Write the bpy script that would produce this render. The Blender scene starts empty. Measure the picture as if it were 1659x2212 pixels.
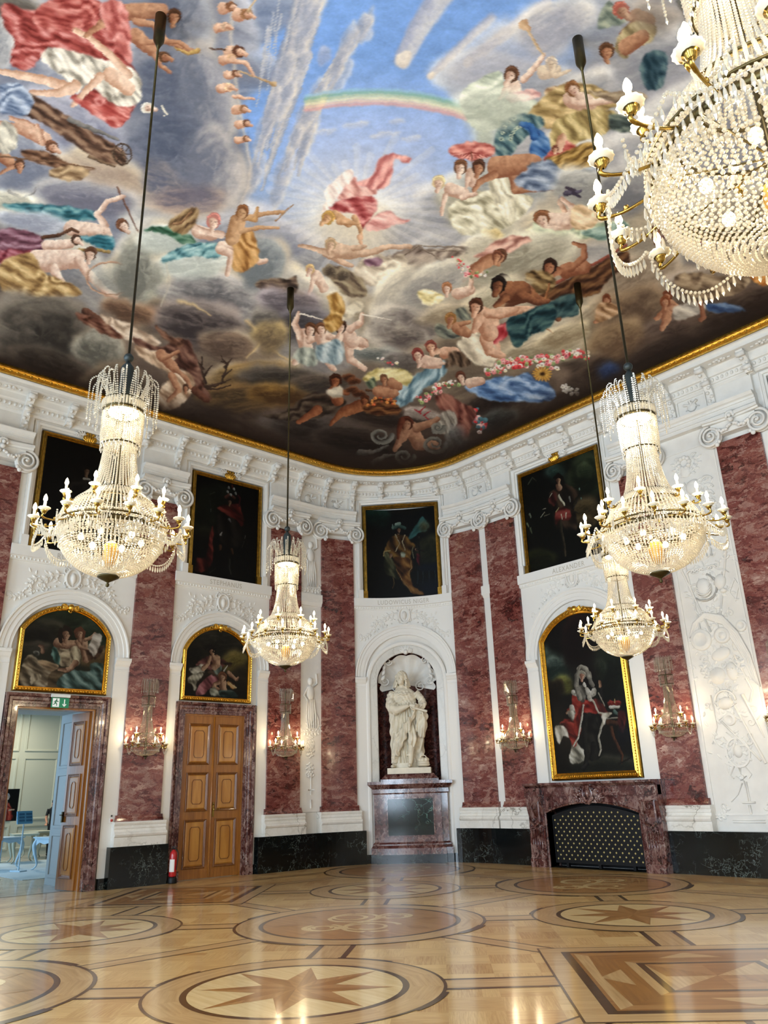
WINP,EXPO,CHP,SCP,NXP,NXW=690.,.17,76.,15.,140.,300.
import bpy, bmesh, math, random
import numpy as np
from mathutils import Vector, Matrix
random.seed(7)
rng = np.random.default_rng(7)
PI = math.pi
scn = bpy.context.scene
COL = scn.collection
# ------------------------------------------------------------------ mesh building
class MB:
    def __init__(s): s.v=[]; s.f=[]; s.m=[]; s.sm=[]; s.uv=None
    def add(s, verts, faces, mi=0, smooth=False):
        b=len(s.v); s.v.extend([tuple(map(float,v)) for v in verts])
        for f in faces: s.f.append(tuple(i+b for i in f)); s.m.append(mi); s.sm.append(smooth)
    def grid(s, P, closeu=False, closev=False, mi=0, smooth=True):
        nu=len(P); nv=len(P[0]); F=[]
        for i in range(nu if closeu else nu-1):
            for j in range(nv if closev else nv-1):
                a=i*nv+j; b=((i+1)%nu)*nv+j; c=((i+1)%nu)*nv+(j+1)%nv; d=i*nv+(j+1)%nv
                F.append((a,b,c,d))
        s.add([p for r in P for p in r],F,mi,smooth)
    def box(s, c, d, mi=0, rz=0):
        x,y,z=[k/2 for k in d]; co,si=math.cos(rz),math.sin(rz); V=[]
        for i in (-x,x):
            for j in (-y,y):
                for k in (-z,z): V.append((c[0]+i*co-j*si,c[1]+i*si+j*co,c[2]+k))
        s.add(V,[(0,1,3,2),(4,6,7,5),(0,4,5,1),(2,3,7,6),(0,2,6,4),(1,5,7,3)],mi)
    def lathe(s, prof, c=(0,0,0), seg=24, mi=0, smooth=True, flute=0, a0=0, a1=2*PI, sy=1):
        full=abs(a1-a0-2*PI)<1e-6; n=seg if full else seg+1; G=[]
        for i in range(n):
            a=a0+(a1-a0)*i/seg; k=1+flute*(i%2)
            G.append([(c[0]+r*k*math.cos(a),c[1]+r*k*sy*math.sin(a),c[2]+z) for r,z in prof])
        s.grid(G,closeu=full,mi=mi,smooth=smooth)
    def tube(s, pts, r, seg=6, mi=0, smooth=True, cap=True):
        n=len(pts); R=r if hasattr(r,'__len__') else [r]*n; G=[]; pts=[Vector(p) for p in pts]; up=None
        for i,p in enumerate(pts):
            t=(pts[min(i+1,n-1)]-pts[max(i-1,0)])
            if t.length<1e-9: t=Vector((0,0,1))
            t.normalize()
            if up is None: up=t.orthogonal().normalized()
            up=(up-t*up.dot(t)); up=up.normalized() if up.length>1e-6 else t.orthogonal().normalized()
            w=t.cross(up)
            G.append([p+(up*math.cos(2*PI*k/seg)+w*math.sin(2*PI*k/seg))*R[i] for k in range(seg)])
        b=len(s.v); s.grid(G,closev=True,mi=mi,smooth=smooth)
        if cap:
            s.f.append(tuple(b+k for k in range(seg))[::-1]); s.m.append(mi); s.sm.append(False)
            s.f.append(tuple(b+(n-1)*seg+k for k in range(seg))); s.m.append(mi); s.sm.append(False)
    def ell(s, c, r, seg=10, rings=7, mi=0, rot=None):
        G=[]
        for i in range(seg):
            a=2*PI*i/seg; row=[]
            for j in range(rings+1):
                b=-PI/2+PI*j/rings; q=Vector((r[0]*math.cos(b)*math.cos(a),r[1]*math.cos(b)*math.sin(a),r[2]*math.sin(b)))
                if rot is not None: q=rot@q
                row.append((c[0]+q.x,c[1]+q.y,c[2]+q.z))
            G.append(row)
        s.grid(G,closeu=True,mi=mi)
    def build(s, name, mats, parent=None, **tags):
        me=bpy.data.meshes.new(name); me.from_pydata(s.v,[],s.f)
        if not isinstance(mats,(list,tuple)): mats=[mats]
        for m in mats: me.materials.append(m)
        if len(mats)>1: me.polygons.foreach_set('material_index',s.m)
        me.polygons.foreach_set('use_smooth',s.sm)
        if s.uv is not None:
            l=me.uv_layers.new(name='UVMap'); d=[]
            for f in s.f:
                for i in f: d.extend(s.uv[i])
            l.data.foreach_set('uv',d)
        me.update()
        return link(name,me,parent,**tags)
def link(name,data,parent=None,**tags):
    o=bpy.data.objects.new(name,data); COL.objects.link(o)
    if parent: o.parent=parent
    for k,v in tags.items(): o[k]=v
    return o
def thing(name,label,cat,loc=(0,0,0),rz=0,group=None):
    o=link(name,None); o.location=loc; o.rotation_euler=(0,0,rz); o['label']=label; o['category']=cat; o.empty_display_size=.1
    if group: o['group']=group
    return o
def dup(o,parent=None,loc=None,rz=None,label=None):
    c=o.copy(); COL.objects.link(c)
    if parent: c.parent=parent
    if loc is not None: c.location=loc
    if rz is not None: c.rotation_euler=(0,0,rz)
    if label: c['label']=label
    for ch in o.children: dup(ch,c)
    return c
# beads: many small crystals in one mesh, built with numpy
PHI=(1+5**.5)/2
ICO=np.array([(-1,PHI,0),(1,PHI,0),(-1,-PHI,0),(1,-PHI,0),(0,-1,PHI),(0,1,PHI),(0,-1,-PHI),(0,1,-PHI),(PHI,0,-1),(PHI,0,1),(-PHI,0,-1),(-PHI,0,1)])/math.hypot(1,PHI)
ICF=np.array([(0,11,5),(0,5,1),(0,1,7),(0,7,10),(0,10,11),(1,5,9),(5,11,4),(11,10,2),(10,7,6),(7,1,8),(3,9,4),(3,4,2),(3,2,6),(3,6,8),(3,8,9),(4,9,5),(2,4,11),(6,2,10),(8,6,7),(9,8,1)])
a6=np.arange(6)*PI/3
PRV=np.array([(0,0,0)]+[(.5*math.cos(a),.5*math.sin(a),-.25) for a in a6]+[(.8*math.cos(a),.8*math.sin(a),-.7) for a in a6]+[(0,0,-1.)])  # drop prism, unit length
PRF=np.array([(0,1+i,1+(i+1)%6) for i in range(6)]+[(1+i,7+i,7+(i+1)%6) for i in range(6)]+[(1+i,7+(i+1)%6,1+(i+1)%6) for i in range(6)]+[(7+i,13,7+(i+1)%6) for i in range(6)])
def beads(name,mat,parent,pos,rad,prisms=(),**tags):
    V=[];F=[];n=0
    if len(pos):
        P=np.array(pos,float); R=np.array(rad,float); R=np.broadcast_to(R.reshape(-1,1) if R.ndim else R,(len(P),1))
        V.append((P[:,None,:]+ICO[None]*R[:,:,None]).reshape(-1,3)); F.append((ICF[None]+12*np.arange(len(P))[:,None,None]).reshape(-1,3)); n=12*len(P)
    if len(prisms):
        P=np.array([q[:3] for q in prisms]); W=np.array([[q[3],q[3],q[4]] for q in prisms])
        V.append((P[:,None,:]+PRV[None]*W[:,None,:]).reshape(-1,3)); F.append((PRF[None]+14*np.arange(len(P))[:,None,None]).reshape(-1,3)+n)
    V=np.concatenate(V); F=np.concatenate(F)
    me=rawmesh(name,V,F,smooth=False); me.materials.append(mat)
    return link(name,me,parent,**tags)
def rawmesh(name,V,F,smooth=True):
    me=bpy.data.meshes.new(name); me.vertices.add(len(V)); me.vertices.foreach_set('co',np.asarray(V,np.float32).ravel())
    k=F.shape[1]; me.loops.add(F.size); me.loops.foreach_set('vertex_index',F.astype(np.int32).ravel())
    me.polygons.add(len(F)); me.polygons.foreach_set('loop_start',(np.arange(len(F))*k).astype(np.int32))
    me.polygons.foreach_set('loop_total',np.full(len(F),k,np.int32))
    me.polygons.foreach_set('use_smooth',np.full(len(F),smooth)); me.update(calc_edges=True); return me
# ------------------------------------------------------------------ materials
def s2l(c): return tuple(((x+.055)/1.055)**2.4 if x>.04045 else x/12.92 for x in c)
def hx(h):
    h=h.lstrip('#'); return tuple(int(h[i:i+2],16)/255 for i in (0,2,4))
def L4(c): return (*s2l(hx(c) if isinstance(c,str) else c),1)
def newmat(name):
    m=bpy.data.materials.new(name); m.use_nodes=True; nt=m.node_tree; nt.nodes.clear()
    out=nt.nodes.new('ShaderNodeOutputMaterial'); b=nt.nodes.new('ShaderNodeBsdfPrincipled'); nt.links.new(b.outputs[0],out.inputs[0])
    return m,nt,b
def N(nt,t,**k):
    n=nt.nodes.new('ShaderNode'+t)
    for a,v in k.items():
        if a.startswith('i_'):
            key=a[2:].replace('_',' '); key=int(key) if key.isdigit() else key
            if isinstance(v,bpy.types.NodeSocket): nt.links.new(v,n.inputs[key])
            else: n.inputs[key].default_value=v
        else: setattr(n,a,v)
    return n
def ramp(nt,fac,stops,interp='LINEAR'):
    r=nt.nodes.new('ShaderNodeValToRGB'); nt.links.new(fac,r.inputs[0]); e=r.color_ramp.elements; r.color_ramp.interpolation=interp
    while len(e)<len(stops): e.new(.5)
    for i,(p,c) in enumerate(stops): e[i].position=p; e[i].color=L4(c)
    return r.outputs[0]
def coords(nt,scale=(1,1,1),kind='Object',rot=(0,0,0),off=True):
    tc=N(nt,'TexCoord'); v=tc.outputs[kind]
    mp=N(nt,'Mapping'); mp.inputs['Scale'].default_value=scale; mp.inputs['Rotation'].default_value=rot
    if off:
        oi=N(nt,'ObjectInfo'); mu=N(nt,'VectorMath',operation='SCALE'); cb=N(nt,'CombineXYZ'); 
        for k in range(3): nt.links.new(oi.outputs['Random'],cb.inputs[k])
        nt.links.new(cb.outputs[0],mu.inputs[0]); mu.inputs['Scale'].default_value=37.
        ad=N(nt,'VectorMath',operation='ADD'); nt.links.new(v,ad.inputs[0]); nt.links.new(mu.outputs[0],ad.inputs[1]); v=ad.outputs[0]
    nt.links.new(v,mp.inputs[0]); return mp.outputs[0]
def bump(nt,b,h,strength,dist=.01):
    n=N(nt,'Bump',i_Height=h); n.inputs['Strength'].default_value=strength; n.inputs['Distance'].default_value=dist; nt.links.new(n.outputs[0],b.inputs['Normal'])
def plain(name,col,rough=.5,metal=0,emit=None,estr=0,spec=.5,coat=0,noise=0,nscale=8,bmp=0):
    m,nt,b=newmat(name); b.inputs['Base Color'].default_value=L4(col); b.inputs['Roughness'].default_value=rough; b.inputs['Metallic'].default_value=metal
    b.inputs['Specular IOR Level'].default_value=spec; b.inputs['Coat Weight'].default_value=coat
    if emit: b.inputs['Emission Color'].default_value=L4(emit); b.inputs['Emission Strength'].default_value=estr
    if noise or bmp:
        v=coords(nt); n=N(nt,'TexNoise',i_Vector=v,i_Scale=nscale,i_Detail=5.)
        if noise:
            c=hx(col) if isinstance(col,str) else col
            lo=tuple(max(0,x*(1-noise)) for x in c); hi=tuple(min(1,x*(1+noise*.6)) for x in c)
            nt.links.new(ramp(nt,n.outputs[0],[(.3,lo),(.7,hi)]),b.inputs['Base Color'])
        if bmp: bump(nt,b,n.outputs[0],bmp)
    return m
def marble(name,stops,scale=3.,stretch=(1,1,1),rot=(0,0,0),rough=.15,veins=None,vs=2.,vw=.03,warp=.6,cell=0,coat=.3,spec=.5,big=0,bigs=.55):
    m,nt,b=newmat(name); v=coords(nt,stretch,rot=rot)
    w=N(nt,'TexNoise',i_Vector=v,i_Scale=scale*.9,i_Detail=6.,i_Roughness=.62)
    sub=N(nt,'VectorMath',operation='SUBTRACT'); nt.links.new(w.outputs['Color'],sub.inputs[0]); sub.inputs[1].default_value=(.5,.5,.5)
    sc=N(nt,'VectorMath',operation='SCALE'); nt.links.new(sub.outputs[0],sc.inputs[0]); sc.inputs['Scale'].default_value=warp
    ad=N(nt,'VectorMath',operation='ADD'); nt.links.new(v,ad.inputs[0]); nt.links.new(sc.outputs[0],ad.inputs[1])
    n=N(nt,'TexNoise',i_Vector=ad.outputs[0],i_Scale=scale,i_Detail=10.,i_Roughness=.72,i_Distortion=.8)
    fac=n.outputs[0]
    if cell:
        vo=N(nt,'TexVoronoi',i_Vector=ad.outputs[0],i_Scale=scale*cell); vo.feature='F1'
        bw=N(nt,'SeparateColor'); nt.links.new(vo.outputs['Color'],bw.inputs[0])
        mx=N(nt,'Mix'); mx.inputs[0].default_value=.32; nt.links.new(fac,mx.inputs[2]); nt.links.new(bw.outputs[0],mx.inputs[3]); fac=mx.outputs[0]
    if big:
        n0=N(nt,'TexNoise',i_Vector=v,i_Scale=bigs,i_Detail=2.,i_Distortion=1.2); m0=N(nt,'Math',operation='MULTIPLY_ADD',i_0=n0.outputs[0]); m0.inputs[1].default_value=big; m0.inputs[2].default_value=-big/2
        a0=N(nt,'Math',operation='ADD',i_0=fac,i_1=m0.outputs[0]); fac=a0.outputs[0]
    c=ramp(nt,fac,stops)
    if veins:
        vo=N(nt,'TexVoronoi',i_Vector=ad.outputs[0],i_Scale=vs); vo.feature='DISTANCE_TO_EDGE'
        n2=N(nt,'TexNoise',i_Vector=v,i_Scale=vs*.8,i_Detail=3.)
        th=N(nt,'Math',operation='MULTIPLY',i_0=n2.outputs[0]); th.inputs[1].default_value=vw*2
        lt=N(nt,'MapRange'); nt.links.new(vo.outputs[0],lt.inputs[0]); lt.inputs[1].default_value=0; nt.links.new(th.outputs[0],lt.inputs[2]); lt.inputs[3].default_value=1; lt.inputs[4].default_value=0
        n3=ramp(nt,N(nt,'TexNoise',i_Vector=v,i_Scale=vs*.6,i_Detail=2.).outputs[0],[(.42,(0,0,0)),(.62,(1,1,1))])
        mu=N(nt,'Math',operation='MULTIPLY',i_0=lt.outputs[0],i_1=n3)
        mx=N(nt,'Mix',data_type='RGBA'); nt.links.new(mu.outputs[0],mx.inputs[0]); nt.links.new(c,mx.inputs[6]); mx.inputs[7].default_value=L4(veins); c=mx.outputs[2]
    nt.links.new(c,b.inputs['Base Color']); b.inputs['Roughness'].default_value=rough; b.inputs['Coat Weight'].default_value=coat; b.inputs['Coat Roughness'].default_value=.05; b.inputs['Specular IOR Level'].default_value=spec
    return m
def wood(name,c0,c1,rough=.3,coat=.3,kind='Object',stretch=(14,14,1.1),rot=(0,0,0),brick=None,off=True,bmp=.05,amb=.12):
    m,nt,b=newmat(name); v=coords(nt,stretch,kind,rot,off)
    n=N(nt,'TexNoise',i_Vector=v,i_Scale=1.6,i_Detail=7.,i_Roughness=.6,i_Distortion=.5)
    c=ramp(nt,n.outputs[0],[(.28,c0),(.72,c1)])
    nt.links.new(c,b.inputs['Base Color']); b.inputs['Roughness'].default_value=rough; b.inputs['Coat Weight'].default_value=coat; b.inputs['Coat Roughness'].default_value=amb
    if bmp: bump(nt,b,n.outputs[0],bmp,.004)
    return m
M={}
M['stucco']=plain('white_stucco','#e6e2da',.62,noise=.03,nscale=3,bmp=.06,spec=.3)
M['stucco2']=plain('white_relief_stucco','#e9e5dd',.55,noise=.02,nscale=5,spec=.3)
M['ledgewhite']=plain('white_moulding_paint','#eae7e0',.5,spec=.35)
M['engraved']=plain('engraved_letters','#bdb5a6',.6)
M['redmarble']=marble('red_marble',[(.2,'#2a0e0d'),(.34,'#552420'),(.42,'#7a4038'),(.47,'#5f2a26'),(.52,'#8f5a4f'),(.56,'#74382f'),(.62,'#9c7568'),(.68,'#7f544b'),(.75,'#b08c7e'),(.88,'#c2a698')],scale=1.9,stretch=(1.,1.,2.),rot=(.6,.5,0),cell=2.6,warp=1.7,rough=.17,veins='#c9a99c',vs=5.,vw=.016,coat=.2,big=.62)
M['darkred']=marble('dark_red_marble',[(.3,'#1c0908'),(.45,'#43201c'),(.56,'#5c2f29'),(.66,'#74463d'),(.78,'#8d6459')],scale=3.,stretch=(1,1,1.5),cell=3,warp=.9,rough=.2,veins='#a5887c',vs=7,vw=.02)
M['rouge']=marble('brown_red_marble',[(.3,'#2a1211'),(.42,'#4c2624'),(.52,'#5f3833'),(.6,'#7b5a52'),(.7,'#8c7067'),(.82,'#b9a79b')],scale=3.4,stretch=(1,1,.7),cell=3,warp=.9,rough=.14,veins='#c9bab0',vs=5,vw=.022,coat=.5)
M['whitemarble']=marble('white_veined_marble',[(.3,'#d9d3c6'),(.6,'#efece4'),(.8,'#e4dccb')],scale=1.6,rough=.2,veins='#8d8678',vs=1.5,vw=.03,warp=.9)
M['palemarble']=marble('pale_grey_marble',[(.3,'#c9c6bd'),(.55,'#dad7cf'),(.8,'#cfcabd')],scale=1.6,rough=.3,veins='#9c968a',vs=1.2,vw=.02,warp=.9)
M['black']=marble('black_green_marble',[(.3,'#030404'),(.55,'#070b0b'),(.75,'#121a18')],scale=3.,rough=.13,veins='#8c9a92',vs=3.6,vw=.014,warp=1.1,coat=.0,spec=.5)
M['greenpanel']=marble('dark_green_marble',[(.3,'#010807'),(.5,'#041512'),(.7,'#0c2a26')],scale=2.5,rough=.1,veins='#6d9489',vs=2.2,vw=.02,warp=.9,coat=.0)
M['gold']=plain('gilding','#e3b24a',.3,1,noise=.14,nscale=20,bmp=.12)
M['golddark']=plain('aged_gilding','#b08a3c',.36,1,noise=.2,nscale=14,bmp=.12)
M['bronze']=plain('dark_bronze','#4a4128',.4,.9,noise=.15)
M['brass']=plain('polished_brass','#94793c',.24,1)
M['verdigris']=plain('grey_green_sleeve','#2b3231',.5,.4)
M['iron']=plain('black_iron','#0b0b0d',.5,.4)
M['door']=wood('door_oak','#7c4a16','#a56a28',.32,.3,stretch=(10,10,.8))
M['doorpanel']=wood('door_panel_veneer','#9c6220','#c08a3e',.28,.4,stretch=(3.5,3.5,.5))
M['doordark']=wood('door_moulding','#5f340c','#7f4b16',.35,.3)
M['candle']=plain('ivory_candle_sleeve','#f4ead0',.5)
M['opal']=plain('fluted_opal_glass','#f3ead2',.35,emit='#ffe2a8',estr=.0)
M['bulb']=plain('lit_bulb','#fff4dc',.3,emit='#ffe6b0',estr=26.)
M['lamp']=plain('lit_inner_lamp','#fff4dc',.3,emit='#ffedc4',estr=18.)
for k in ('bulb','lamp'):
    try: M[k].cycles.emission_sampling='NONE'
    except Exception: pass
def crystal(name='cut_crystal',trans=.22,gl=.28):
    m=bpy.data.materials.new(name); m.use_nodes=True; nt=m.node_tree; nt.nodes.clear()
    out=N(nt,'OutputMaterial'); g=N(nt,'BsdfGlossy'); g.inputs['Roughness'].default_value=.06; g.inputs['Color'].default_value=(1,.97,.9,1)
    t=N(nt,'BsdfTranslucent'); t.inputs['Color'].default_value=(1,.94,.8,1)
    d=N(nt,'BsdfDiffuse'); d.inputs['Color'].default_value=(.95,.91,.8,1)
    tr=N(nt,'BsdfTransparent'); tr.inputs['Color'].default_value=(1,.99,.95,1)
    a=N(nt,'MixShader'); a.inputs[0].default_value=.4; nt.links.new(t.outputs[0],a.inputs[1]); nt.links.new(d.outputs[0],a.inputs[2])
    b=N(nt,'MixShader'); b.inputs[0].default_value=trans; nt.links.new(a.outputs[0],b.inputs[1]); nt.links.new(tr.outputs[0],b.inputs[2])
    lw=N(nt,'LayerWeight'); lw.inputs['Blend'].default_value=.35
    ma=N(nt,'Math',operation='MULTIPLY_ADD',i_0=lw.outputs['Facing']); ma.inputs[1].default_value=.45; ma.inputs[2].default_value=gl
    c=N(nt,'MixShader'); nt.links.new(ma.outputs[0],c.inputs[0]); nt.links.new(b.outputs[0],c.inputs[1]); nt.links.new(g.outputs[0],c.inputs[2])
    nt.links.new(c.outputs[0],out.inputs[0]); return m
M['crystal']=crystal(); M['crystal2']=crystal('clear_cut_crystal',.62,.3)
# ------------------------------------------------------------------ the wall line: s runs along it, t into the room
WX,WY,RR=-16.2,15.05,3.35
CX,CY=WX+RR,WY-RR
LA=RR*PI/2
HC=9.97
def W(s,z,t=0.):
    if s<0: return (WX+t,CY+s,z)
    if s>LA: return (CX+s-LA,WY-t,z)
    a=s/RR; r=RR-t
    return (CX-r*math.cos(a),CY+r*math.sin(a),z)
def Wn(s):
    a=min(max(s/RR,0),PI/2); return Vector((math.cos(a),-math.sin(a),0))
def Wrz(s):  # rotation so that local x = along wall (s grows), local -y = into the room
    n=Wn(s); return math.atan2(n.y,n.x)+PI/2
def srange(s0,s1):
    br=[s0]
    a,b=max(s0,0),min(s1,LA)
    if b>a:
        n=max(1,int(math.ceil((b-a)/.13))); br+= [a+(b-a)*i/n for i in range(n+1)]
    br.append(s1); o=[]
    for x in br:
        if not o or x-o[-1]>1e-6: o.append(x)
    return o
def band(mb,s0,s1,prof,mi=0,cap=True,smooth=False):
    """closed profile of (z,t) swept along the wall line"""
    S=srange(s0,s1); n=len(prof); b=len(mb.v)
    mb.grid([[W(s,z,t) for z,t in prof] for s in S],closev=True,mi=mi,smooth=smooth)
    if cap:
        mb.f.append(tuple(b+k for k in range(n))); mb.m.append(mi); mb.sm.append(False)
        e=b+(len(S)-1)*n; mb.f.append(tuple(e+k for k in range(n))[::-1]); mb.m.append(mi); mb.sm.append(False)
def panel(mb,s0,s1,z0,z1,t0,t1,mi=0): band(mb,s0,s1,[(z0,t0),(z0,t1),(z1,t1),(z1,t0)],mi)
def sweep(mb,path,prof,closed=False,mi=0,smooth=False,mapf=W):
    """profile (offset to the outside, t) swept along a path of (s,z) points with mitred corners"""
    n=len(path); G=[]
    for i,(s,z) in enumerate(path):
        p0=path[i-1] if (i>0 or closed) else None; p1=path[(i+1)%n] if (i<n-1 or closed) else None
        d=[]
        if p0 is not None: d.append(Vector((s-p0[0],z-p0[1])).normalized())
        if p1 is not None: d.append(Vector((p1[0]-s,p1[1]-z)).normalized())
        nn=[Vector((-q.y,q.x)) for q in d]
        if len(nn)==2:
            m=nn[0]+nn[1]; m=m/max(.2,(1+nn[0].dot(nn[1])))
        else: m=nn[0]
        G.append([mapf(s+m.x*o,z+m.y*o,t) for o,t in prof])
    b=len(mb.v); mb.grid(G,closeu=closed,closev=True,mi=mi,smooth=smooth)
    if not closed:
        k=len(prof); mb.f.append(tuple(b+j for j in range(k))); mb.m.append(mi); mb.sm.append(False)
        e=b+(n-1)*k; mb.f.append(tuple(e+j for j in range(k))[::-1]); mb.m.append(mi); mb.sm.append(False)
def arcpath(sc,z0,zs,r,n=24,top=None):
    """up the left side, over the arch and down the right side: outside is on the left of travel"""
    P=[(sc-r,z0)]
    for i in range(n+1):
        a=PI-PI*i/n; P.append((sc+r*math.cos(a),zs+(top if top else r)*math.sin(a)))
    P.append((sc+r,z0)); return P
def segpath(s0,s1,z0,zs,zt,n=16):
    """rectangle with a segmental arched top"""
    hw=(s1-s0)/2; h=zt-zs; R=(hw*hw+h*h)/2/h; sc=(s0+s1)/2; zc=zt-R; a=math.asin(hw/R)
    return [(s0,z0)]+[(sc+R*math.sin(-a+2*a*i/n),zc+R*math.cos(-a+2*a*i/n)) for i in range(n+1)]+[(s1,z0)]
def plate_above(mb,s0,s1,z1,path,t0,t1,mi=0):
    """infill between an arch (path inner points) and a level top z1, from s0 to s1"""
    P=[(s0,path[0][1])]+list(path)+[(s1,path[-1][1])]
    G0=[W(s,z,t1) for s,z in P]; G1=[W(s,z1,t1) for s,z in P]
    mb.grid([G0,G1],mi=mi,smooth=False)
    mb.grid([[W(s,z,t0) for s,z in P],G0],mi=mi,smooth=False)
def area(name,loc,rot,size,power,col,spread=PI):
    l=bpy.data.lights.new(name,'AREA'); l.shape='RECTANGLE'; l.size,l.size_y=size; l.energy=power; l.color=col; l.spread=spread
    o=bpy.data.objects.new(name,l); COL.objects.link(o); o.location=loc; o.rotation_euler=rot; return o
def point(name,loc,power,col,r=.03):
    l=bpy.data.lights.new(name,'POINT'); l.energy=power; l.color=col; l.shadow_soft_size=r
    o=bpy.data.objects.new(name,l); COL.objects.link(o); o.location=loc; return o
WARM=(1.,.80,.52)
# ------------------------------------------------------------------ the room shell
def struct(mb,name,mats,parent=None): return mb.build(name,mats,parent,**({} if parent else {'kind':'structure'}))
XE,YS=12.0,-3.7          # far end wall and window wall
SR=LA+XE-CX
SL=YS-CY
bayA,bayB,bayC,bayD=-6.05,-2.47,2.78,7.87
D1=(-6.84,-5.29); D2=(-3.30,-1.76); DZ=3.38
def wallstrip(mb,s0,s1,z0,z1): panel(mb,s0,s1,z0,z1,-.3,0)
w=MB(); wallstrip(w,SL,D1[0],0,HC); wallstrip(w,D1[0],D1[1],DZ,HC); wallstrip(w,D1[1],D2[0],0,HC); wallstrip(w,D2[0],D2[1],DZ,HC); wallstrip(w,D2[1],0,0,HC)
struct(w,'wall_left',M['stucco'])
NR,NZ=.79,4.29
w=MB(); wallstrip(w,0,bayC-NR,0,HC); wallstrip(w,bayC+NR,LA,0,HC)
plate_above(w,bayC-NR,bayC+NR,HC,arcpath(bayC,NZ-.01,NZ,NR)[1:-1],-.05,0); panel(w,bayC-NR,bayC+NR,0,1.2,-.1,0)
struct(w,'wall_corner',M['stucco'])
w=MB(); wallstrip(w,LA,SR,0,HC); struct(w,'wall_right',M['stucco'])
w=MB()
for i in range(3): pass
w.box((XE+.15,(WY+YS)/2,HC/2),(.3,WY-YS+.6,HC)); struct(w,'wall_end',M['stucco'])
# window wall behind the camera: six tall windows
wins=[-13.2,-9.4,-5.6,-1.8,2.0,5.8,9.6]; ww,wz0,wz1=1.9,.7,6.6
w=MB(); xs=[WX-.3]
for c in wins: xs+= [c-ww/2,c+ww/2]
xs.append(XE+.3)
for i in range(0,len(xs),2): w.box(((xs[i]+xs[i+1])/2,YS-.25,HC/2),(xs[i+1]-xs[i],.5,HC))
for c in wins: w.box((c,YS-.25,wz0/2),(ww,.5,wz0)); w.box((c,YS-.25,(wz1+HC)/2),(ww,.5,HC-wz1))
struct(w,'wall_window_side',M['stucco'])
m,nt,b=newmat('window_glass'); nt.nodes.remove(b); g=N(nt,'BsdfTransparent'); g2=N(nt,'BsdfGlossy'); g2.inputs['Roughness'].default_value=.02; mx=N(nt,'MixShader'); mx.inputs[0].default_value=.06
nt.links.new(g.outputs[0],mx.inputs[1]); nt.links.new(g2.outputs[0],mx.inputs[2]); nt.links.new(mx.outputs[0],[n for n in nt.nodes if n.type=='OUTPUT_MATERIAL'][0].inputs[0]); M['glass']=m
for i,c in enumerate(wins):
    f=MB()
    for dx in (-ww/2+.05,0,ww/2-.05): f.box((c+dx,YS-.35,(wz0+wz1)/2),(.09,.08,wz1-wz0))
    for k in range(7): f.box((c,YS-.35,wz0+.04+(wz1-wz0-.08)*k/6),(ww,.06,.07))
    o=struct(f,'window_%d'%(i+1),M['ledgewhite']); g=MB(); g.box((c,YS-.36,(wz0+wz1)/2),(ww,.01,wz1-wz0)); g.build('pane',M['glass'],o)
# niche: curved back, half dome
n=MB(); ND=.62
def NW(ph,z,k=1.): return W(bayC-NR*k*math.cos(ph),z,-.02-ND*k*math.sin(ph))
n.grid([[NW(PI*i/24,z) for z in (1.2,2.,3.,NZ)] for i in range(25)],mi=0)
n.grid([[NW(PI*i/24,NZ+NR*math.sin(PI/2*j/10),math.cos(PI/2*j/10)) for j in range(11)] for i in range(25)],mi=0)
n.add([W(bayC-NR,1.2,0)]+[NW(PI*i/24,1.2) for i in range(25)],[tuple(range(26))])
struct(n,'wall_niche_recess',M['darkred'])
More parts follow.
